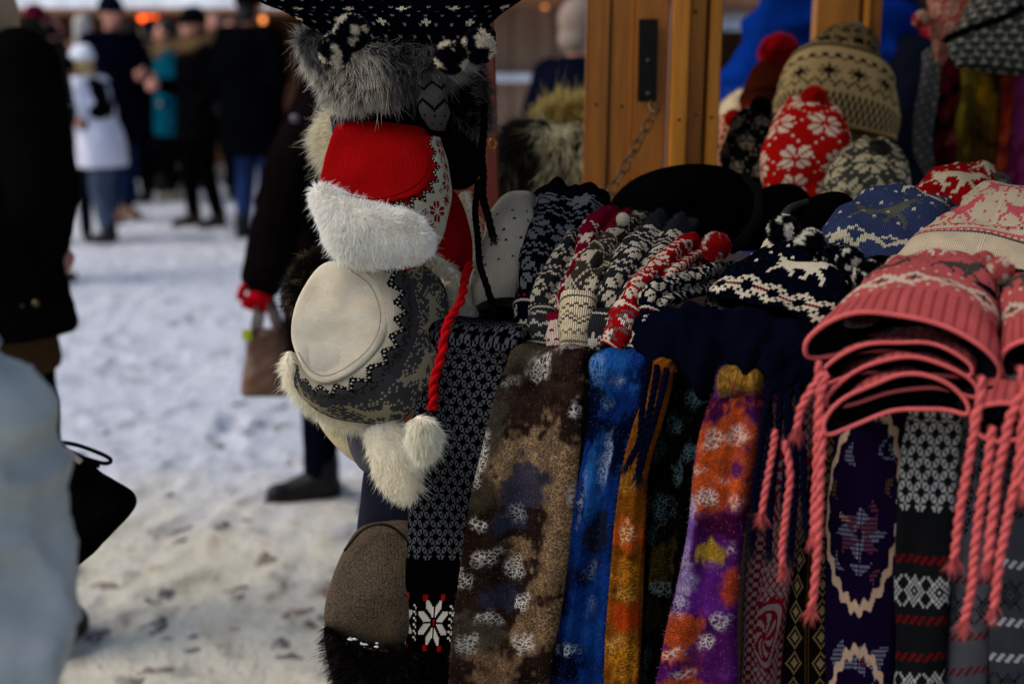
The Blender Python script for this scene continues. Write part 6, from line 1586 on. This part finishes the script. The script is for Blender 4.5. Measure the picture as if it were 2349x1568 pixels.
# ------------------------------------------------------------------ right back display
rd = 'knitwear hung along the back rail'
c = ch(60, 60); lattice(c, 8, 1, 0, 60); stars(c, 3, 8, 8, 1, 0, 60, False)
t1, w = hat('red and white earflap hat with a red pompon hung up at the back right', [(2148, 165, 2160, 160, 3.22, .01), (2140, 100, 2196, 96, 3.22, .02), (2132, 40, 2236, 44, 3.22, .035), (2128, -40, 2262, -30, 3.24, .05), (2150, -110, 2250, -110, 3.26, .02)], c, [(196, 70, 66), (206, 172, 146)], 101, 0.0, 6, group=rd)
pompon(t1, 2113, 45, 3.2, 22, (190, 40, 44), (217, 189, 164), 102, 0.55, 900)
c = ch(60, 110); dots(c, 6, 4, 1, 0, 60, True)
t2, w = hat('grey earflap hat with white dots hung up at the back right', [(2190, 150, 2420, 172, 3.14, .02), (2178, 110, 2440, 120, 3.15, .04), (2196, 55, 2440, 60, 3.16, .055), (2240, -20, 2430, -20, 3.18, .06), (2280, -80, 2400, -80, 3.2, .02)], c, [(88, 92, 92), (199, 193, 168)], 103, 0.0, 6, group=rd)
cord('chin_cord', [(2166, 96, 3.12), (2210, 74, 3.08), (2270, 56, 3.06), (2350, 20, 3.06)], 0.008, (18, 18, 18), t2, 3, 0, 5)
c = ch(60, 40); dots(c, 5, 4, 1, 0, 60)
cols = [('grey dotted', (2112, 180, 2160, 165), (2096, 330, 2140, 300), (2128, 412, 2136, 405), None),
        ('maroon and black', (2152, 160, 2200, 160), (2140, 300, 2196, 300), (2130, 430, 2190, 430), ((90, 18, 28), (34, 14, 16), [((190, 90, 80), 0.3, 0.63, 1)])),
        ('olive green and gold', (2186, 150, 2250, 150), (2176, 300, 2240, 300), (2160, 430, 2226, 430), ((140, 118, 36), (96, 80, 24), [((140, 116, 40), 0.2, 0.6, 2)])),
        ('dark brown and mustard', (2240, 160, 2296, 160), (2226, 300, 2284, 300), (2216, 430, 2272, 430), ((60, 42, 24), (96, 64, 20), [((150, 110, 20), 0.2, 0.62, 0)])),
        ('rust red', (2290, 165, 2330, 165), (2280, 300, 2318, 300), (2268, 430, 2310, 430), ((176, 66, 30), (130, 36, 30), [((196, 150, 90), 0.3, 0.64, 1)])),
        ('violet and pink', (2318, 160, 2400, 160), (2306, 300, 2400, 300), (2300, 430, 2400, 430), ((150, 50, 110), (120, 34, 76), [((220, 150, 180), 0.3, 0.58, 1), ((150, 120, 20), 0.2, 0.62, 0)]))]
for k, (nm, a, b_, d_, mm) in enumerate(cols):
    rows = [(a[0] + 4, a[1] - 60, a[2] - 4, a[3] - 60, 3.24, .012), (*a, 3.22, .016), (*b_, 3.21, .018), (*d_, 3.21, .016)]
    if mm is None: scarf(nm + ' knitted scarf corner hanging on the back rail', None, None, c, [(104, 106, 106), (199, 193, 174)], None, seed=110, rows=rows, group=rd, name='hanging_scarf')
    else: scarf(nm + ' scarf hanging on the back rail', None, None, None, None, mohair('rail_scarf_%d' % k, *mm, seed=20 + k), seed=110 + k, rows=rows, group=rd, nr=60, st=30, name='hanging_scarf', folds=0.006, fk=3)

# ================================================================== HATS ON THE STALL END
# a: navy knit hat with crosses, upside down at the top
c = ch(70, 150)
mo = art('.#. ### .#.'.replace(' ', '\n'))
for j, y in enumerate(range(2, 68, 10)):
    for x in range(0, 150, 14): stamp(c, mo, y, x + (7 if j % 2 else 0), 1)
dots(c, 5, 4, 2, 0, 70)
ta = thing('pompon_hat', 'navy hat with white crosses and four pompons, topmost on the stall end', 'hat', P(960, 110, 1.98))
sleeve('crown', [(560, -140, 1240, -140, 1.99, .06), (575, -60, 1226, -70, 1.98, .06), (592, -6, 1208, -16, 1.98, .058), (640, 24, 1156, 26, 1.985, .05), (700, 52, 1134, 62, 1.99, .04), (790, 76, 1130, 84, 2.0, .025), (860, 86, 1100, 92, 2.0, .008)], c, [(13, 15, 30), (229, 215, 184), (150, 150, 150)], ta, None, True, wr=0.007, seed=121, p=0.7)
for k, (x, y, d, r) in enumerate(((768, 116, 1.86, 40), (806, 76, 1.86, 44), (1034, 132, 1.87, 40), (1098, 106, 1.88, 42))): pompon(ta, x, y, d, r, (13, 15, 34), (219, 207, 184), 130 + k, 0.62, 2600)
# b: grey fur trapper hat
tb = thing('trapper_hat', 'grey fur trapper hat with black crown and black earflaps below the navy hat', 'hat', P(940, 310, 2.03))
o = pad('front_flap', [(688, 92), (716, 66), (790, 84), (900, 80), (1000, 96), (1062, 130), (1040, 172), (965, 200), (885, 226), (815, 244), (762, 232), (736, 190), (704, 142)], 2.02, 0.055, cloth('grey_hide', (64, 62, 62)), tb, seed=12, lump=0.010)
fur(o, 20000, 0.023, (90, 88, 88), (229, 221, 204), o, comb=(0.35, -0.3, -0.5), lay=0.5, seed=41, width=0.00075, clump=26, patch=((60, 56, 58), (150, 146, 144), 14, 0.5))
pad('crown', [(772, 236), (860, 226), (960, 190), (1030, 196), (1036, 280), (1000, 312), (930, 312), (860, 296), (800, 282)], 2.06, 0.05, BKN, tb, seed=13, lump=0.006)
c = ch(34, 40); zig(c, 6, 8, 4, 1, 2); zig(c, 16, 10, 5, 1, 2); dots(c, 5, 4, 1, 22, 34)
sleeve('side_band', [(962, 176, 1008, 168, 1.99, .012), (958, 215, 1026, 212, 1.985, .016), (962, 255, 1030, 258, 1.985, .016), (985, 292, 1022, 298, 1.995, .010)], c, [(104, 100, 98), (20, 19, 20)], tb, None, True, wr=0.002)
o = pad('ear_flap', [(1030, 140), (1082, 132), (1110, 190), (1116, 300), (1108, 380), (1080, 428), (1032, 432), (1000, 386), (1000, 310), (1030, 240)], 2.10, 0.03, BKN, tb, seed=14)
for k, pp in enumerate(([(1100, 150), (1110, 200), (1116, 260), (1112, 300)], [(1040, 250), (1070, 290), (1100, 300)])):
    V, Q = tube_mesh([resample([P(x, y, 2.08) for x, y in pp], 30)], [0.006], 8)
    oo = link('fur_edge', quad_mesh('fur_edge', V, Q), cloth('grey_hide', (64, 62, 62)), tb)
    fur(oo, 1500, 0.020, (70, 64, 60), (150, 140, 128), oo, seed=44 + k, lay=0.4)
cord('braided_cord', [(1112, 240, 2.06), (1108, 330, 2.04), (1110, 440, 2.02), (1118, 500, 2.0), (1130, 545, 1.99)], 0.0052, (12, 12, 15), tb, 3, 0.014, 1)
cord('braided_cord', [(1096, 415, 2.06), (1090, 500, 2.03), (1094, 570, 2.0), (1108, 640, 1.98), (1132, 718, 1.97)], 0.0046, (14, 14, 20), tb, 3, 0.0, 2)
# c: white fur hat peeping out behind
tc_ = fur_thing('white fur hat with grey knit half hidden behind the red hat', [(726, 320), (744, 270), (786, 248), (830, 268), (835, 340), (800, 400), (762, 402), (738, 366)], 2.14, 0.05, (193, 181, 154), 5000, 0.022, (199, 187, 158), (235, 225, 200), name='trapper_hat', comb=(-0.5, -0.2, -0.4), seed=33)
c = ch(24, 30); zig(c, 6, 8, 4, 1, 2); zig(c, 14, 8, 4, 1, 1)
sleeve('side_band', [(758, 268, 800, 262, 2.075, .008), (762, 300, 806, 300, 2.07, .012), (768, 335, 806, 340, 2.075, .008)], c, [(86, 92, 102), (34, 36, 44)], tc_, None, True, wr=0.001)
# d: red hat, white fur flap
td = thing('trapper_hat', 'red trapper hat with white fur front flap and red snowflake band', 'hat', P(870, 605, 2.0))
pad('crown', [(766, 296), (800, 276), (900, 270), (972, 284), (994, 330), (996, 392), (966, 436), (905, 462), (842, 470), (782, 452), (734, 422), (738, 384)], 1.985, 0.024, JERSEY, td, rgb=(156, 11, 13), gy=-0.05, seed=5, lump=0.007, stitch=0.0034, power=0.42)
V, Q = tube_mesh([resample([P(x, y, 1.954 - 0.0004 * (y - 370) * 1.2) for x, y in ((742, 412), (786, 440), (845, 456), (905, 448), (955, 424), (984, 388), (984, 330))], 90)], [0.0010], 6)
mm = quad_mesh('seam', V, Q); set_col(mm, lin((120, 6, 10)), 'POINT'); link('seam', mm, YARN, td)
def arc_chart(nr, st, spec):
    """rows run along the brim, front columns (st/4 .. 3st/4) run from the crown outwards"""
    c = ch(nr, st); q = st // 4; n = st - 2 * q
    i = np.arange(nr)
    inner, outer, base, zz = spec['inner'], spec['outer'], spec['base'], spec['zz']
    c[:] = base
    t = (np.abs((i % zz) - zz / 2) / (zz / 2) * spec['amp']).astype(int)
    for r in range(nr):
        e = q + spec['w'] + t[r]
        c[r, :e] = inner; c[r, e] = 9; c[r, e + 1] = spec['mid'] if r % 2 else 9; c[r, e + 2] = 9
        e2 = st - q - spec['w2'] - t[r]
        c[r, e2:] = outer; c[r, e2] = 9; c[r, e2 - 1] = 9 if r % 2 else base
    return c, q, n
c, q, n = arc_chart(84, 72, dict(inner=1, outer=1, base=0, zz=10, amp=4, w=2, w2=1, mid=0))
for y in range(2, 84, 20): stamp(c, star(5), y, q + 12, 1); stamp(c, FLAKE, y + 12, q + 17, 1); stamp(c, art('#.# .#. #.#'.replace(' ', '\n')), y + 12, q + 11, 2)
c[c == 9] = 3
sleeve('side_band', [(978, 300, 1006, 318, 1.99, .010, 2.03), (984, 350, 1016, 372, 1.98, .012, 2.03), (984, 392, 1020, 430, 1.968, .014, 2.03), (964, 428, 1012, 500, 1.955, .015, 2.02), (925, 450, 998, 560, 1.945, .016, 2.0), (880, 460, 972, 602, 1.94, .014, 1.985), (835, 466, 925, 622, 1.94, .010, 1.98)], c, [(229, 215, 188), (168, 14, 18), (92, 88, 80), (24, 22, 26)], td, None, True, wr=0.002, seed=7, p=0.6)
o = pad('front_flap', [(714, 446), (732, 424), (790, 450), (860, 472), (930, 488), (978, 520), (990, 560), (968, 588), (918, 602), (850, 608), (792, 596), (756, 562), (734, 505)], 1.93, 0.030, cloth('white_hide', (247, 239, 220)), td, seed=16, lump=0.008)
fur(o, 26000, 0.0105, (247, 243, 233), (252, 250, 244), o, comb=(-0.25, -0.1, -0.7), lay=0.28, seed=51, width=0.0007, clump=10, vary=0.04)
REDF = cloth('red_felt', (140, 12, 14), 0.95, 300, 0.15, 0.0006, 0.1)
pad('ear_flap', [(972, 440), (1020, 424), (1058, 462), (1082, 545), (1082, 610), (1066, 648), (1030, 620), (990, 575), (975, 520)], 2.07, 0.012, REDF, td, seed=17, lump=0.003)
for k, (pp, dd) in enumerate((([(952, 565), (985, 588), (1020, 612), (1058, 644)], 2.03), ([(1064, 440), (1082, 500), (1092, 560), (1088, 610)], 2.09))):
    V, Q = tube_mesh([resample([P(x, y, dd) for x, y in pp], 30)], [0.008 - 0.003 * k], 8)
    oo = link('fur_edge', quad_mesh('fur_edge', V, Q), cloth('white_hide', (247, 239, 220)), td)
    fur(oo, 2200, 0.010, (209, 197, 172), (231, 221, 198), oo, seed=54 + k, lay=0.4, vary=.12)
cord('twisted_cord', [(1078, 606, 2.02), (1066, 660, 1.96), (1036, 735, 1.91), (1006, 840, 1.885), (986, 945, 1.88)], 0.0060, (176, 14, 20), td, 2, 0, 6, 6.5, 8)
cb = P(972, 1000, 1.88)
me, V, D = ball_mesh('fur_pompon', cb, np.array((0.0175, 0.0175, 0.029)), 20, 14, 0.1, 3)
o = link('fur_pompon', me, cloth('white_hide', (247, 239, 220)), td)
fur(o, 7000, 0.015, (241, 233, 212), (253, 246, 228), o, comb=(0, -0.1, -1), lay=0.6, seed=57, width=0.0007, vary=0.06)
oo = fur_thing('white fur earflap hanging beside the red twisted cord', [(1008, 660), (1050, 640), (1082, 680), (1092, 735), (1050, 746), (1020, 715)], 2.08, 0.02, (209, 197, 172), 3000, 0.012, (209, 197, 170), (231, 219, 194), 'fur_flap', 'fur flap', seed=61)
# e: white crowned hat
te = thing('trapper_hat', 'white-crowned trapper hat with grey reindeer band and white fur trim', 'hat', P(800, 990, 2.0))
pad('crown', [(768, 596), (822, 606), (866, 642), (890, 694), (892, 748), (872, 802), (832, 848), (782, 872), (734, 872), (698, 846), (672, 806), (662, 760), (674, 700), (704, 648), (734, 612)], 1.950, 0.0075, JERSEY, te, rgb=(227, 216, 192), gx=0.006, gy=-0.0125, seed=8, lump=0.006, stitch=0.0026, power=0.4)
V, Q = tube_mesh([resample([P(x, y, 1.940 + 0.00006 * (x - 780) - 0.000125 * (y - 740)) for x, y in ((806, 612), (850, 648), (872, 698), (874, 748), (856, 796), (820, 834), (776, 856), (736, 856), (704, 836), (680, 806))], 90)], [0.0010], 6)
mm = quad_mesh('seam', V, Q); set_col(mm, lin((176, 164, 144)), 'POINT'); link('seam', mm, YARN, te)
c, q, n = arc_chart(130, 84, dict(inner=0, outer=0, base=1, zz=10, amp=4, w=5, w2=2, mid=0))
dr = np.ascontiguousarray(DEER.T[:, ::-1])
for y in range(4, 130, 26): stamp(c, dr, y, q + 20, 4)
i_, j_ = np.mgrid[0:130, 0:84]
rs_ = np.random.RandomState(5).rand(130, 84); sp = (c == 1) & (rs_ > 0.62) & (j_ > q + 17) & (j_ < q + 38) & ((i_ + j_) % 2 == 0); c[sp] = 4
sp = (c == 1) & (j_ > q + 10) & (j_ < q + 15) & (np.random.RandomState(3).rand(130, 84) > 0.55); c[sp] = 5
c[c == 9] = 2
sleeve('side_band', [(792, 606, 900, 596, 1.978, .012, 2.06), (838, 626, 972, 610, 1.972, .018, 2.06), (868, 668, 1012, 660, 1.968, .022, 2.06), (880, 722, 1014, 748, 1.962, .024, 2.05), (870, 780, 1000, 836, 1.956, .024, 2.03), (842, 828, 968, 912, 1.95, .024, 2.01), (798, 858, 912, 968, 1.948, .022, 2.0), (750, 868, 818, 962, 1.946, .020, 1.98), (708, 852, 738, 930, 1.948, .016, 1.975), (680, 814, 682, 880, 1.956, .010, 1.975)], c, [(227, 213, 186), (104, 103, 104), (24, 23, 26), (0, 0, 0), (199, 183, 146), (82, 70, 62)], te, None, True, wr=0.003, seed=11, p=0.6)
def fur_roll(name, pp, r, n, ln_, root, tip, parent, seed, mat):
    ps = resample([np.r_[P(x, y, d)] for x, y, d in pp], 60)
    V, Q = tube_mesh([ps], [r * np.minimum(1, np.minimum(np.arange(60), np.arange(60)[::-1]) / 6 + 0.35)], 12)
    oo = link(name, quad_mesh(name, V, Q), mat, parent)
    fur(oo, n, ln_, root, tip, oo, seed=seed, lay=0.4, vary=.12, width=0.0006)
WHD = cloth('white_hide', (247, 239, 220))
fur_roll('fur_trim', [(664, 806, 1.985), (668, 860, 1.98), (696, 908, 1.98), (742, 940, 1.985), (800, 966, 1.995), (870, 978, 2.0), (930, 994, 2.01), (985, 990, 2.03)], 0.0105, 7500, 0.013, (239, 229, 206), (251, 243, 222), te, 65, WHD)
pad('ear_flap', [(720, 930), (770, 945), (830, 960), (842, 1010), (836, 1066), (800, 1050), (760, 1012), (732, 972)], 2.035, 0.022, cloth('quilted_cream', (209, 193, 156), 0.95, 60, 0.2, 0.004), te, seed=19, lump=0.006)
pad('lining_flap', [(798, 958), (850, 966), (862, 1020), (858, 1082), (826, 1074), (800, 1024)], 2.015, 0.016, cloth('grey_fleece', (110, 108, 116)), te, seed=20)
pad('inner_flap', [(836, 970), (890, 980), (900, 1060), (880, 1090), (850, 1084), (840, 1030)], 2.02, 0.014, BKN, te, seed=21)
o = pad('fur_flap', [(838, 985), (880, 962), (935, 990), (960, 1040), (955, 1120), (930, 1150), (888, 1122), (862, 1080), (846, 1030)], 1.985, 0.022, WHD, te, seed=22)
fur(o, 5500, 0.014, (239, 229, 206), (251, 243, 222), o, seed=66, lay=0.5, vary=.12)
soften(te, ('crown', 'seam', 'side_band'), 0.006, 9, 3)
soften(td, ('crown', 'seam', 'side_band'), 0.006, 9, 9)
# f: dark fur behind
fur_thing('black fur hat with golden tips behind the white-crowned hat', [(652, 700), (664, 630), (706, 586), (770, 568), (800, 600), (790, 680), (720, 712), (675, 716)], 2.16, 0.05, (18, 16, 14), 6000, 0.012, (16, 14, 12), (56, 46, 28), seed=34, patch=((40, 32, 16), (150, 124, 70), 60, 0.66), lay=0.3, name='fur_hat')
# strip of dark cloth below
tj = thing('hanging_scarf', 'dark blue-grey cloth scarf hanging under the white fur flap', 'scarf', P(880, 1240, 2.1))
pad('cloth', [(846, 1040), (900, 1030), (945, 1060), (950, 1240), (880, 1262), (822, 1250), (826, 1150)], 2.2, 0.012, cloth('slate_denim', (54, 56, 72)), tj, seed=23, lump=0.005)
# h: brown cap with dark fur
th_ = thing('winter_cap', 'brown-grey knitted cap with dark brown fur brim hanging at the bottom', 'hat', P(850, 1568, 1.98))
def rib_material():
    m, nt, b, N, L = new_mat('ribbed_brown')
    tc = N('ShaderNodeTexCoord'); sep = N('ShaderNodeSeparateXYZ'); L(tc.outputs['UV'], sep.inputs[0])
    rb = mth(nt, 'ABSOLUTE', mth(nt, 'SINE', mth(nt, 'MULTIPLY', sep.outputs[0], 4.5)))
    n1_ = noise_tex(nt, tc.outputs['Object'], 420, 3, 0.7); n2_ = noise_tex(nt, tc.outputs['Object'], 14, 4, 0.6)
    cc_ = mixc(nt, ramp(nt, n1_, [(0.35, 0.0), (0.7, 1.0)]), tuple(lin((66, 58, 52))), tuple(lin((146, 126, 102))))
    cc_ = mixc(nt, mth(nt, 'MULTIPLY', rb, 0.35), cc_, tuple(lin((58, 50, 46))))
    cc_ = mixc(nt, mth(nt, 'MULTIPLY', ramp(nt, n2_, [(0.5, 0.0), (0.7, 1.0)]), 0.5), cc_, tuple(lin((120, 96, 66))))
    L(cc_, b.inputs['Base Color']); b.inputs['Roughness'].default_value = 1.0; b.inputs['Specular IOR Level'].default_value = 0.0
    bump(nt, b, mth(nt, 'ADD', rb, mth(nt, 'MULTIPLY', n1_, 0.8)), 0.0012)
    return m
RIB = rib_material()
pad('crown', [(822, 1212), (872, 1196), (950, 1202), (985, 1300), (985, 1420), (950, 1478), (880, 1490), (800, 1470), (750, 1436), (744, 1396), (760, 1330), (786, 1266)], 2.16, 0.05, RIB, th_, seed=24, lump=0.007)
V, Q = tube_mesh([resample([P(x, y, 2.112 + 0.0002 * abs(x - 860)) for x, y in ((790, 1262), (830, 1216), (872, 1202), (905, 1212), (935, 1240))], 40)], [0.0022], 6)
link('seam', quad_mesh('seam', V, Q), cloth('brown_seam', (70, 58, 48)), th_)
o = pad('fur_brim', [(744, 1436), (790, 1466), (870, 1492), (960, 1486), (1000, 1560), (980, 1680), (880, 1700), (800, 1640), (758, 1540)], 2.14, 0.045, cloth('dark_hide', (16, 12, 10)), th_, seed=25)
fur(o, 8000, 0.016, (18, 13, 10), (50, 40, 32), o, seed=68, lay=0.4, comb=(-0.4, -0.2, -0.5), vary=0.3)

rs = np.random.RandomState(9)
for k in range(11):
    x, y = 800 + 70 * rs.rand() ** 1.5, 0; y = 1462 + (x - 790) * 0.22 + rs.uniform(-5, 6)
    me, V, D = ball_mesh('snow_fleck', P(x, y, 2.105), np.array((0.0035, 0.002, 0.0018)) * rs.uniform(0.3, 0.9), 10, 6, 0.5, k)
    link('snow_fleck', me, SNOWROOF, th_)
